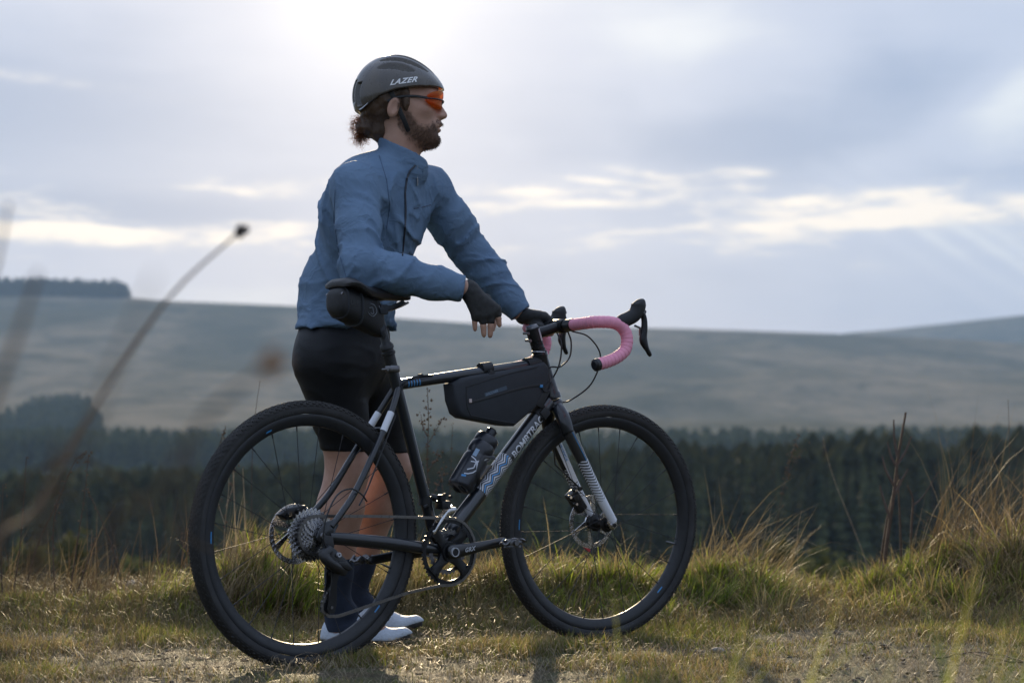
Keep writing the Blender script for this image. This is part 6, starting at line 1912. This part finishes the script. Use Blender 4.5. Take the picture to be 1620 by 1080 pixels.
    def strands(name, roots, dirs, length, curl, r, parent, mat=M_hair, segs=6, wav=0.004):
        n = len(roots); V = np.zeros((n, (segs + 1) * 3, 3)); P = roots.copy(); D = dirs.copy(); ph = g.uniform(0, 6.28, n)
        for s_ in range(segs + 1):
            rr = r * (1 - 0.75 * s_ / segs)
            t = D / np.linalg.norm(D, axis=1)[:, None]; a = np.cross(t, [0.3, 0.2, 0.93]); a /= np.linalg.norm(a, axis=1)[:, None] + 1e-9; b = np.cross(t, a)
            off = (a * np.cos(ph + s_ * 1.9)[:, None] + b * np.sin(ph + s_ * 1.9)[:, None]) * wav * s_ / segs
            for k in range(3): V[:, s_ * 3 + k] = P + off + (a * math.cos(2.094 * k) + b * math.sin(2.094 * k)) * rr
            P = P + t * (length / segs)[:, None]; D = t + curl * g.normal(0, 1, (n, 3)) + np.array([0, 0, -0.06])
        F = []; 
        for s_ in range(segs):
            for k in range(3): F.append([s_ * 3 + k, s_ * 3 + (k + 1) % 3, s_ * 3 + 3 + (k + 1) % 3, s_ * 3 + 3 + k])
        F = (np.arange(n)[:, None, None] * (segs + 1) * 3 + np.array(F)[None]).reshape(-1, 4)
        return tag(link(name, mesh_np(name, V.reshape(-1, 3) - POFF, F, None, [mat]), parent), kind='stuff')
    def hair_sdf(x, y, z):
        X, Z = x - HC.x, z - HC.z
        d = ell(x, y, z, hp(-0.028, 0.012), (0.090, 0.079, 0.090)); d = np.maximum(d, X * 1.0 + Z * .15 - 0.030)
        d = np.maximum(d, -0.062 - Z - 0.3 * X)
        # hair swept back over and behind the ear, to the tie
        d = np.maximum(d, -np.minimum(ell(x, y, z, hp(-0.004, -0.024, -.085), (0.024, 0.020, 0.036)), ell(x, y, z, hp(-0.004, -0.024, .085), (0.024, 0.020, 0.036))))
        d = smin(d, cap(x, y, z, hp(-0.058, -0.035), hp(-0.090, -0.062), 0.050, 0.030), 0.02)
        d = smin(d, ell(x, y, z, hp(-0.052, -0.078), (0.030, 0.046, 0.034)), 0.015)
        d = smin(d, ell(x, y, z, hp(-0.099, -0.068), (0.026, 0.030, 0.027)), 0.012)
        side = smin(d, ell(x, y, z, hp(0.022, 0.005, -.066), (0.014, 0.012, 0.040)), 0.01)
        return side - 0.0035 * fbm(x * 60, y * 60, z * 60, 7, 2)
    V, Q = surface(hair_sdf, (HC.x - .16, HC.y - .11, HC.z - .12), (HC.x + .07, HC.y + .11, HC.z + .12), 0.0035); hr = to_obj('hair', V, Q, [M_hair], person)
    mc = bpy.data.materials.new('fine_hair'); mc.use_nodes = True; tc = NT(mc.node_tree)
    p1 = tc.n('ShaderNodeBsdfPrincipled'); p1.inputs['Base Color'].default_value = (0.10, 0.05, 0.025, 1); p1.inputs['Roughness'].default_value = 0.35
    p2 = tc.n('ShaderNodeBsdfTranslucent'); p2.inputs[0].default_value = (0.75, 0.42, 0.20, 1); p3_ = tc.n('ShaderNodeMixShader'); p3_.inputs[0].default_value = 0.55
    tc.put(p3_.inputs[1], p1.outputs[0]); tc.put(p3_.inputs[2], p2.outputs[0]); oc = tc.n('ShaderNodeOutputMaterial'); tc.put(oc.inputs[0], p3_.outputs[0])
    n = 480; c = hp(-0.108, -0.068); d = g.normal(0, 1, (n, 3)); d /= np.linalg.norm(d, axis=1)[:, None]
    strands('curls', c + d * (0.024, 0.026, 0.026), d + (-0.3, 0, 0), g.uniform(0.010, 0.030, n), 0.55, 0.00055, hr, mc, wav=0.005)
    n = 260; c = hp(-0.110, -0.088); strands('curls', c + g.normal(0, .010, (n, 3)), g.normal(0, .5, (n, 3)) + (-0.15, 0, -1), g.uniform(0.015, 0.040, n), 0.5, 0.0005, hr, mc, wav=0.006)
    # sides and nape
    n = 700; a = g.uniform(-1, 1, n); xx = g.uniform(-0.09, 0.035, n); zz = np.interp(xx, [-.09, -.04, -.03, .035], [-.045, -.05, .02, .02]) + g.uniform(-.03, .02, n); sd = np.where(g.uniform(0, 1, n) < .8, -1, 1)
    strands('short_hair', np.stack([HC.x + xx, HC.y + sd * (0.074 - 1.5 * np.maximum(0, -xx - .05)), HC.z + zz], -1), np.stack([np.full(n, -0.6), sd * .12, np.full(n, -0.6)], -1), g.uniform(0.010, 0.022, n), 0.2, 0.0005, hr)
    # beard roots on the lower face of the body surface
    Vb = np.array([v.co[:] for v in body.data.vertices]) + POFF
    X, Yh, Z = Vb[:, 0] - HC.x, Vb[:, 1] - HC.y, Vb[:, 2] - HC.z
    edge = np.interp(X, [0.0, 0.022, 0.040, 0.060, 0.080, 0.090, 0.100, 0.125], [0.00, -0.008, -0.040, -0.062, -0.066, -0.058, -0.050, -0.086])
    low = np.interp(X, [0.0, 0.03, 0.07, 0.11], [-0.075, -0.115, -0.135, -0.135])
    mus = (X > 0.088) & (Z < -0.047) & (Z > -0.060) & (np.abs(Yh) < 0.030)
    gap = (X > 0.098) & (np.abs(Yh) < 0.022) & (Z > -0.083)
    side = (X > 0.0) & (X < 0.024) & (Z < 0.02) & (Z > -0.09)
    sel = np.where(((((X > 0.012) & (Z < edge)) | side) & (Z > low) & (X < 0.125) & ~gap) | mus)[0]
    sel = sel[(np.abs(Yh[sel]) < 0.085)]
    bw = np.zeros(len(Vb), np.float32)
    soft = np.clip(np.minimum((edge - Z[:]) / 0.016, (Z - low) / 0.02) + 0.5 * fbm(Vb[:, 0] * 140, Vb[:, 1] * 140, Vb[:, 2] * 140, 3, 2), 0.12, 1)
    soft = np.where(mus | side, 0.75, soft); bw[sel] = 0.8 * soft[sel]; sel = sel[g.uniform(0, 1, len(sel)) < soft[sel] + .1]
    at = body.data.attributes.new('beard', 'FLOAT', 'POINT'); at.data.foreach_set('value', bw)
    rep = np.repeat(sel, 3); n = len(rep); P = Vb[rep] + g.normal(0, 0.0014, (n, 3))
    ctr = hp(0.03, -0.05); nd = P - ctr; nd /= np.linalg.norm(nd, axis=1)[:, None]
    strands('beard', P - nd * 0.0015, nd + (0.0, 0, -0.8), g.uniform(0.003, 0.007, n), 0.25, 0.00042, person, segs=3, wav=0.001)
    # ---- zip down the chest, chest pocket, zip pull
    def front(px, py, off=0.002):
        ys = np.linspace(4.9, 5.7, 1600); q = (px - CX) / FPX; zq = (HY - py) / FPX
        d = jacket_sdf(q * ys, ys, CH + zq * ys); k = int(np.argmax(d < 0))
        return Vector((q * ys[k], ys[k] - off, CH + zq * ys[k])) - Vector(POFF)
    mb = MB(); mb.tube([front(x_, y_, 0.0035) for x_, y_ in zip(np.interp(np.linspace(0, 1, 70), [0, .06, .14, .3, .5, .7, 1], [657, 649, 644, 641, 642, 641, 637]), np.linspace(262, 404, 70))], (0.0016, 0.0030), 8)
    mb.build('zip', principled('dark_zip', (0.015, 0.022, 0.035), 0.5), jk)
    for sp in (((600, 246), (612, 285), (617, 325), (612, 362)), ((530, 300), (528, 350), (536, 400), (548, 440))):
        mb = MB(); sx, sy = [q[0] for q in sp], [q[1] for q in sp]; mb.tube([front(float(np.interp(v_, sy, sx)), v_, 0.0022) for v_ in np.linspace(sy[0], sy[-1], 40)], 0.0009, 5); mb.build('seam', principled('seam_thread', (0.07, 0.12, 0.20), 0.6), jk)
    mb = MB(); mb.tube([front(661, 262), front(660.5, 282)], 0.0007, 6); mb.tube([front(660.5, 282, .004), front(660.5, 294, .005)], 0.0019, 8); mb.build('zip_pull', M_silver, jk)
    mb = MB(); mb.tube([front(655, 330), front(668, 328), front(682, 324)], (0.0010, 0.0016), 6); mb.build('pocket_seam', principled('navy_seam', (0.02, 0.04, 0.08), 0.6), jk)


build_person()

# ================================================================== PLANTS ONE CAN TELL APART
M_stem = principled('dead_stem', (0.075, 0.045, 0.028), 0.75, var=0.35, vscale=40)
M_seed = principled('dry_seed', (0.110, 0.066, 0.036), 0.8, var=0.4, vscale=90)
M_pale = principled('straw_stem', (0.30, 0.22, 0.13), 0.6, var=0.3, vscale=30)


def ground_at(px, y): return gz((px - CX) / FPX * y, y)


def on_ground(px, y):
    x = (px - CX) / FPX * y
    return Vector((x, y, gz(x, y)))


def stalk(label, pts, d, r, cat='dead stalk', name='dead_stalk', mat=None, buds=0.35, budsize=0.006, branches=(), group=None, head=None, dd=None):
    """stem through the given picture points at distance d, rooted in the ground, with seed clusters near the top"""
    mat = mat or M_stem
    ds = dd or [d] * len(pts)
    P = [WP(px, py, q) for (px, py), q in zip(pts, ds)]
    base = P[0].copy(); base.z = gz(base.x, base.y) - 0.01
    e = empty(name, base, 0, label, cat, group)
    P = ([base] if P[0].z > base.z + 0.02 else []) + [p - Vector((0, 0, 0)) for p in P]
    C = catmull(P, 5); n = len(C)
    mb = MB(); mb.tube([c - base for c in C], [r * (1 - 0.6 * i / n) for i in range(n)], 6)
    for br in branches:
        B = catmull([WP(px, py, d + 0.02 * k) for k, (px, py) in enumerate(br)], 4)
        mb.tube([c - base for c in B], [r * .6 * (1 - 0.6 * i / len(B)) for i in range(len(B))], 5)
        if buds and len(B) > 2:
            pass
    mb.build('stem', mat, e)
    if buds:
        g = np.random.default_rng(abs(hash(label)) % 9999 if False else sum(ord(c) for c in label))
        mb = MB(); k0 = int(n * (1 - buds)); lines = [C[k0:]] + [catmull([WP(px, py, d + 0.02 * k) for k, (px, py) in enumerate(br)], 4)[3:] for br in branches]
        for ln in lines:
            for i, c in enumerate(ln):
                for q in range(int(g.integers(1, 5))):
                    o = Vector(g.normal(0, budsize * .7, 3)); s = budsize * g.uniform(.35, 1.0)
                    M = Matrix.Rotation(g.uniform(0, 6), 3, 'Z') @ Matrix.Rotation(g.uniform(0, 3), 3, 'X')
                    vs = [M @ Vector(v) * s * 0.5 + c + o - base for v in ((1, 0, 0), (-1, 0, 0), (0, 1, 0), (0, -1, 0), (0, 0, 1.4), (0, 0, -1.2))]
                    mb.add(vs, [(0, 2, 4), (2, 1, 4), (1, 3, 4), (3, 0, 4), (2, 0, 5), (1, 2, 5), (3, 1, 5), (0, 3, 5)])
        tag(mb.build('seed_cluster', M_seed, e, smooth=False), kind='stuff')
    if head:
        p = C[-1] - base; t = (C[-1] - C[-4]).normalized(); L, w_, mt = head
        mb = MB(); mb.tube([p - t * L * .5, p - t * L * .25, p, p + t * L * .3, p + t * L * .5], [w_ * .3, w_ * .9, w_, w_ * .7, w_ * .1], 10)
        rg = random.Random(3)
        for q in range(60):
            a = rg.uniform(0, 6.28); u = rg.uniform(-.45, .45) * L; s_ = t.cross(Vector((0, 1, 0))).normalized(); b_ = t.cross(s_)
            o = p + t * u + (s_ * math.cos(a) + b_ * math.sin(a)) * w_ * .8
            mb.tube([o, o + (o - p - t * u) * .8 + t * w_], [w_ * .22, w_ * .05], 4)
        mb.build('seed_head', mt, e)
    return e


def build_stalks():
    # close to the lens, far out of focus
    M_head = principled('dark_seed_head', (0.030, 0.018, 0.012), 0.8); M_fox = principled('orange_seed_head', (0.30, 0.13, 0.03), 0.7)
    M_rush = principled('brown_rush_stem', (0.115, 0.075, 0.045), 0.9, spec=0.1)
    M_dullpale = principled('dull_straw_stem', (0.085, 0.066, 0.045), 1.0, spec=0.0)
    G = 'blurred grass stems close to the lens at left'
    stalk('tall blurred rush stem with a dark seed head crossing the left side', [(-40, 980), (60, 800), (150, 643), (270, 468), (380, 366)], 2.0, 0.0036, 'tall grass', 'tall_grass', M_rush, 0, group=G, head=(0.022, 0.0055, M_head), dd=[1.45, 1.65, 1.85, 2.05, 2.25])
    stalk('wide blurred brown stem at the left edge rising over the ridge wood', [(-60, 900), (-10, 640), (28, 530), (60, 432)], 1.2, 0.0034, 'tall grass', 'tall_grass', M_rush, 0, group=G, dd=[1.0, 1.1, 1.15, 1.2])
    stalk('blurred stem tip at the far left edge against the cloud', [(-80, 700), (-10, 440), (14, 322)], 1.5, 0.0026, 'tall grass', 'tall_grass', M_rush, 0, group=G)
    stalk('faint wide blurred stem right of the wedge plantation', [(60, 1000), (140, 690), (190, 560), (246, 432)], 0.85, 0.0017, 'tall grass', 'tall_grass', M_rush, 0, group=G)
    stalk('blurred stem ending in an orange seed head left of the rear tyre top', [(150, 1000), (250, 780), (330, 655), (425, 577)], 1.0, 0.0024, 'tall grass', 'tall_grass', M_rush, 0, group=G, head=(0.012, 0.0045, M_fox))
    stalk('lower pale blurred grass stem arching over at the left edge', [(-70, 1000), (-20, 850), (40, 792), (95, 777), (135, 790)], 1.7, 0.0028, 'tall grass', 'tall_grass', M_dullpale, 0, group=G)
    stalk('long pale blurred stem arching down towards the rear tyre', [(-10, 1000), (30, 780), (75, 735), (125, 726), (190, 757), (262, 822), (330, 868), (420, 880)], 1.8, 0.0025, 'tall grass', 'tall_grass', M_dullpale, 0, group=G)
    stalk('blurred brown stem rising left of the rear tyre towards the orange head', [(190, 1100), (262, 900), (296, 780), (300, 700)], 1.0, 0.0026, 'tall grass', 'tall_grass', M_rush, 0, group=G)
    stalk('blurred brown stem leaning right below the wedge plantation', [(10, 1100), (48, 900), (82, 760), (92, 690)], 1.1, 0.0026, 'tall grass', 'tall_grass', M_rush, 0, group=G)
    # on the verge
    S = 'dead stalks standing on the verge at left'
    L = [('thin dark stalk at the very left edge', [(4, 970), (2, 870), (5, 765)], 6.4), ('short budded stalk second from the left edge', [(18, 960), (32, 860), (42, 722)], 6.6),
         ('leaning budded stalk passing in front of the wedge plantation', [(36, 950), (60, 860), (92, 790), (118, 730), (138, 716)], 6.7), ('dark forked stalk below the arching pale stem', [(88, 950), (84, 880), (86, 815), (98, 790)], 6.5),
         ('tall stalk with dark buds crossing the left valley wood', [(110, 945), (122, 860), (134, 780), (140, 718)], 6.6), ('stalk leaning left out of the short grass', [(196, 945), (182, 880), (160, 820), (138, 775)], 6.7),
         ('stalk leaning right low over the verge left of the rear tyre', [(122, 940), (140, 885), (152, 850)], 6.5), ('bent bare twig beside the rear tyre', [(318, 915), (300, 880), (288, 860), (290, 842)], 6.3),
         ('fine budded stalk left of the rear tyre top', [(300, 900), (322, 800), (344, 715), (357, 675)], 7.0)]
    for lb, p, d in L: stalk(lb, p, d, 0.0030, buds=0.5, budsize=0.009, group=S)
    stalk('thin bent stem sticking up above the rear tyre', [(400, 880), (398, 760), (403, 665), (411, 604)], 6.7, 0.0018, buds=0.05, budsize=.003)
    stalk('fluffy seeded stalk behind the left of the rear wheel', [(352, 910), (356, 830), (362, 760), (352, 690)], 6.9, 0.0024, buds=0.6, budsize=0.010, mat=M_pale, branches=[[(358, 800), (368, 770), (372, 735)], [(356, 830), (344, 790), (340, 750)]])
    stalk('stout straw coloured stalk seen through the rear wheel', [(375, 930), (372, 830), (368, 720)], 6.8, 0.0038, buds=0.3, mat=M_pale)
    stalk('second straw stalk seen through the rear wheel', [(386, 930), (388, 830), (384, 740)], 6.9, 0.0030, buds=0.3, mat=M_pale)
    stalk('tall dock stalk with rusty seed clusters between seat tube and frame bag', [(690, 930), (682, 850), (676, 740), (678, 668), (676, 612)], 6.6, 0.0030, buds=0.72, budsize=0.011, branches=[[(678, 700), (690, 680), (700, 662)], [(676, 690), (668, 672), (666, 655)], [(680, 790), (694, 765), (706, 735)], [(678, 742), (690, 728), (694, 716)]])
    stalk('smaller budded stalk between the seat tube and the bottle', [(700, 920), (712, 830), (712, 760), (716, 672)], 6.7, 0.0018, buds=0.6, budsize=0.007, branches=[[(706, 800), (700, 770), (696, 745)]])
    stalk('dead branching plant with forked top standing right of the front wheel', [(1398, 905), (1404, 850), (1414, 780), (1421, 720), (1433, 652)], 6.9, 0.0095, buds=0.02, budsize=.004, branches=[[(1420, 722), (1415, 695), (1414, 664)], [(1420, 740), (1410, 722), (1404, 700)], [(1419, 735), (1432, 715), (1442, 690)], [(1416, 770), (1402, 745), (1396, 722)], [(1412, 790), (1424, 765), (1436, 742)], [(1408, 820), (1398, 790), (1392, 768)]])
    stalk('slim dark stem beside the forked dead plant', [(1426, 900), (1424, 830), (1420, 750)], 7.0, 0.0062, buds=0)
    stalk('shorter brown stem right of the forked dead plant', [(1440, 895), (1442, 830), (1444, 790), (1436, 768)], 7.2, 0.0062, buds=0, branches=[[(1443, 800), (1460, 785), (1485, 745)]])
    stalk('leaning brown stem left of the forked dead plant', [(1392, 905), (1402, 830), (1412, 785), (1424, 758)], 6.95, 0.0065, buds=0)
    stalk('soft seeded plume above the tuft right of the front wheel', [(1222, 900), (1234, 800), (1250, 730), (1262, 690)], 8.2, 0.0020, buds=0.5, budsize=0.012, branches=[[(1245, 750), (1262, 725), (1275, 705)], [(1240, 770), (1246, 745), (1248, 720)]])
    stalk('long diagonal grass stem leaning left over the dip in the verge', [(1372, 900), (1350, 835), (1322, 765), (1308, 720), (1302, 690)], 8.6, 0.0022, buds=0.35, budsize=0.008, mat=M_pale)
    stalk('single dark blade standing alone near the right edge', [(1594, 800), (1597, 720), (1595, 632)], 7.2, 0.0018, buds=0)
    stalk('pale seed stalk leaning right before the tall dry grass', [(1455, 880), (1475, 815), (1495, 780), (1508, 758)], 7.0, 0.0015, buds=0.3, budsize=0.006, mat=M_pale)
    stalk('pale low seed stalk left of the tall dry grass', [(1455, 880), (1462, 840), (1470, 817)], 7.0, 0.0015, buds=0.4, budsize=0.006, mat=M_pale)
    stalk('thin upright seed stalk above the tuft right of the front wheel', [(1262, 900), (1262, 840), (1268, 808)], 6.9, 0.0013, buds=0.3, budsize=0.004, mat=M_pale)


build_stalks()


def tuft(label, px0, px1, d0, d1, n, h0, h1, leanx, spread, tint0, tint1, width=0.003, name='grass_tuft', cat='grass tuft', group=None, curl=.2, mat=None, seed=1, segs=4):
    g = np.random.default_rng(seed)
    n = int(n * 0.75)
    y = g.uniform(d0, d1, n); x = (g.uniform(px0, px1, n) - CX) / FPX * y
    x0, y0 = float(x.mean()), float(y.mean()); z0 = gz(x0, y0)
    e = empty(name, (x0, y0, z0), 0, label, cat, group)
    b = np.stack([x - x0, y - y0, ground_z(x, y) - z0 - 0.01], -1)
    ld = np.where(g.uniform(0, 1, n) < 0.88, g.normal(0 if leanx > 0 else np.pi, 0.45, n), g.uniform(0, 6.28, n))
    tn = lerp3(tint0, tint1, g.uniform(0, 1, n) ** 1.4)
    if mat is M_grass:
        k = g.uniform(0, 1, n) < 0.30; tn[k] = lerp3((0.12, 0.09, 0.035), (0.40, 0.31, 0.14), g.uniform(0, 1, int(k.sum())))
    hv = np.clip(0.78 + 0.55 * fbm(x * 7, y * 7, seed=seed, oct=2), 0.4, 1.3)
    o = blades('blades', b, g.uniform(h0, h1, n) * hv, g.uniform(.6, 1.3, n) * width * 1.3, np.abs(leanx) * g.uniform(.3, 1.3, n) + spread * g.uniform(0, 1, n), ld, g.uniform(-.25, curl + .15, n), tn, mat or M_straw, segs=segs, parent=e)
    o['kind'] = 'stuff'
    return e


def build_tufts():
    D0, D1 = (0.10, 0.074, 0.032), (0.38, 0.29, 0.14)
    B0, B1 = (0.070, 0.048, 0.022), (0.24, 0.175, 0.085)
    tuft('tall brown dry grass leaning right at the right edge', 1465, 1660, 6.6, 7.4, 950, 0.22, 0.60, 0.38, 0.12, B0, B1, 0.0024, curl=.05, seed=2)
    tuft('outer sparse blades at the foot of the tall dry grass', 1430, 1520, 6.6, 7.3, 300, 0.10, 0.30, 0.6, 0.2, B0, B1, 0.0024, seed=3)
    tuft('bleached curly dead grass heaped at the right edge below the tall grass', 1540, 1660, 6.3, 6.8, 1100, 0.12, 0.24, -0.5, 1.1, (0.16, 0.11, 0.07), (0.46, 0.35, 0.24), 0.0028, curl=1.0, seed=4)
    tuft('long dry grass fanning right behind the green tussock', 1130, 1240, 6.6, 7.1, 330, 0.16, 0.42, 0.65, 0.15, D0, D1, 0.0026, seed=5)
    tuft('wispy straw blades beside the front tyre', 1090, 1130, 6.6, 7.2, 130, 0.16, 0.36, 0.35, 0.3, D0, D1, 0.0024, seed=6)
    tuft('straw coloured thatch tussock between the wheels', 730, 840, 6.0, 6.6, 1500, 0.08, 0.20, 0.4, 1.0, D0, D1, 0.0026, curl=.7, seed=7)
    tuft('tall straw and green tussock seen through the left of the rear wheel', 345, 470, 6.0, 6.6, 1100, 0.12, 0.30, 0.25, 0.45, D0, (0.40, 0.31, 0.18), 0.003, seed=8)
    tuft('golden upright grass behind the cyclist socks', 575, 660, 6.1, 6.6, 420, 0.12, 0.24, 0.15, 0.3, (0.16, 0.12, 0.05), (0.38, 0.30, 0.13), 0.0028, seed=9)
    tuft('looping straw blades below the front hub', 880, 960, 6.3, 6.7, 90, 0.20, 0.34, 0.8, 0.3, D0, D1, 0.0024, curl=.7, seed=10)
    tuft('bright green tussock right of the front tyre', 1075, 1250, 6.25, 6.75, 2600, 0.07, 0.16, 0.3, 0.5, (0.055, 0.085, 0.012), (0.26, 0.31, 0.036), 0.0042, mat=M_grass, seed=11)
    tuft('bright green tussock seen through the rear wheel', 400, 510, 6.0, 6.5, 1500, 0.08, 0.18, 0.1, 0.5, (0.055, 0.085, 0.012), (0.26, 0.31, 0.036), 0.0042, mat=M_grass, seed=12)
    tuft('green grass seen low through the front wheel', 850, 1010, 6.2, 6.7, 1700, 0.06, 0.15, 0.1, 0.5, (0.055, 0.085, 0.012), (0.26, 0.31, 0.036), 0.004, mat=M_grass, seed=13)
    tuft('green tussock by the lower left edge of the verge', 15, 60, 6.1, 6.5, 300, 0.05, 0.10, 0.1, 0.35, (0.06, 0.09, 0.018), (0.17, 0.24, 0.05), 0.0045, mat=M_grass, seed=14)
    tuft('wide low green tussock left of the rear tyre', 150, 330, 6.0, 6.6, 1900, 0.035, 0.085, 0.2, 0.6, (0.055, 0.085, 0.012), (0.26, 0.31, 0.036), 0.004, mat=M_grass, seed=15)
    tuft('tangled dark tussock just left of the rear tyre foot', 255, 350, 5.95, 6.25, 1300, 0.06, 0.12, -0.5, 1.2, (0.10, 0.085, 0.045), (0.30, 0.26, 0.15), 0.0028, curl=.8, seed=16)
    tuft('green tussock under the dead branching plant', 1370, 1530, 6.6, 7.1, 1900, 0.07, 0.15, 0.2, 0.4, (0.055, 0.085, 0.012), (0.26, 0.31, 0.036), 0.0042, mat=M_grass, seed=17)
    tuft('spiky little tuft on the trail edge right of the front wheel', 1385, 1425, 5.95, 6.15, 160, 0.05, 0.09, 0.1, 0.6, (0.04, 0.06, 0.018), (0.12, 0.14, 0.05), 0.003, mat=M_grass, seed=18)
    tuft('loose straw tuft at the right end of the trail edge', 1480, 1640, 6.0, 6.4, 420, 0.10, 0.22, -0.5, 0.6, D0, D1, 0.0026, seed=19)
    tuft('sparse thin dead stems standing along the left verge', 5, 335, 6.3, 7.1, 300, 0.12, 0.42, 0.15, 0.25, (0.05, 0.032, 0.018), (0.22, 0.15, 0.08), 0.0021, curl=.1, seed=40)
    tuft('sparse wiry dead stems rising behind the front wheel', 840, 1090, 6.6, 7.2, 60, 0.12, 0.30, 0.3, 0.3, (0.05, 0.032, 0.018), (0.24, 0.17, 0.09), 0.0020, curl=.2, seed=41)
    tuft('loose brown weeds behind the short grass at the far left', -20, 200, 6.6, 7.3, 420, 0.10, 0.28, 0.25, 0.4, (0.06, 0.042, 0.022), (0.26, 0.20, 0.10), 0.0024, curl=.2, seed=42)
    tuft('long green and straw blades beside the left of the rear tyre', 225, 345, 6.1, 6.7, 700, 0.08, 0.20, 0.3, 0.4, (0.06, 0.09, 0.014), (0.28, 0.30, 0.05), 0.0034, mat=M_grass, seed=43)
    # near the lens, soft green blades rising into the bottom of the picture
    Y0, Y1 = (0.16, 0.18, 0.03), (0.36, 0.36, 0.08)
    G = 'out of focus grass at the bottom'
    for k, (lb, a, b, d, n, h0, h1, lx) in enumerate((
            ('blurred yellow green blades below the front tyre', 980, 1090, 2.9, 30, .22, .33, .18), ('blurred green blades leaning right of the front tyre foot', 1100, 1230, 3.1, 34, .24, .36, .2),
            ('low blurred green tuft below the chainring', 800, 920, 2.9, 34, .18, .28, .12), ('dark blurred green tuft near the lower right', 1420, 1510, 2.8, 26, .22, .33, .15),
            ('blurred yellow green tuft at the lower right corner', 1540, 1640, 2.6, 22, .20, .28, -.1), ('blurred low green tuft between the two brighter tufts', 1240, 1400, 2.7, 26, .20, .27, .1))):
        tuft(lb, a - 30, b + 50, d * .69 - .15, d * .69 + .15, n * 4, 0.36 - .3 * (.33 - h1), 0.455 - .3 * (.33 - h1), lx + .28 if lx > 0 else lx - .2, 0.25, Y0 if 'dark' not in lb else (0.05, .08, .02), Y1 if 'dark' not in lb else (.12, .17, .04), 0.0065, group=G, mat=M_grass, seed=30 + k)


build_tufts()


def build_bits():
    # pale stone on the slope edge, twigs on the trail
    g = np.random.default_rng(4)
    def stone(name, px, y, s, label, color, sink=.3):
        bm = bmesh.new(); bmesh.ops.create_icosphere(bm, subdivisions=3, radius=1.0)
        for v in bm.verts:
            n = float(fbm(np.array([v.co.x * 1.3 + px]), np.array([v.co.y * 1.3]), np.array([v.co.z * 1.3]), 5, 3)[0]); v.co *= 1 + 0.22 * n
            v.co = Vector((v.co.x * s[0], v.co.y * s[1], v.co.z * s[2]))
        me = bpy.data.meshes.new(name); bm.to_mesh(me); bm.free()
        me.materials.append(principled(name + '_stone', color, 0.8, var=0.3, vscale=25, bump=0.003, bscale=60)); me.polygons.foreach_set('use_smooth', [True] * len(me.polygons))
        p = on_ground(px, y); o = link(name, me); o.location = (p.x, p.y, p.z + s[2] * (1 - sink)); tag(o, label, 'stone')
    stone('rock', 210, 7.3, (0.045, 0.04, 0.028), 'pale rounded rock on the verge left of the rear wheel', (0.42, 0.38, 0.34), .0)
    stone('flat_stone', 1135, 5.35, (0.022, 0.02, 0.008), 'small flat grey stone on the trail right of the front tyre', (0.2, 0.19, 0.18))
    stone('flat_stone', 1440, 5.75, (0.045, 0.03, 0.012), 'dark flat stone at the edge of the trail grass at right', (0.06, 0.055, 0.05))
    for lb, pts in (('dark curved twig lying on the trail at the lower right', [(1480, 5.1), (1530, 5.22), (1575, 5.15), (1640, 4.9)]), ('second crossing twig lying at the lower right', [(1540, 5.2), (1590, 5.0), (1640, 4.95)]),
                    ('straight dark twig on the trail left of the rear tyre', [(205, 4.98), (240, 5.0), (275, 5.05)]), ('thin long straw stem lying right of the green tussock', [(1195, 6.15), (1250, 6.3), (1300, 6.5)])):
        P = [on_ground(px, y) + Vector((0, 0, 0.012)) for px, y in pts]; b = P[0].copy(); mb = MB(); C = catmull(P, 5)
        mb.tube([c - b + Vector(g.normal(0, .0015, 3)) for c in C], [0.0028 * (1 - .5 * i / len(C)) for i in range(len(C))], 6)
        o = mb.build('twig', M_stem if 'straw' not in lb else M_pale); o.location = b; tag(o, lb, 'twig')


build_bits()
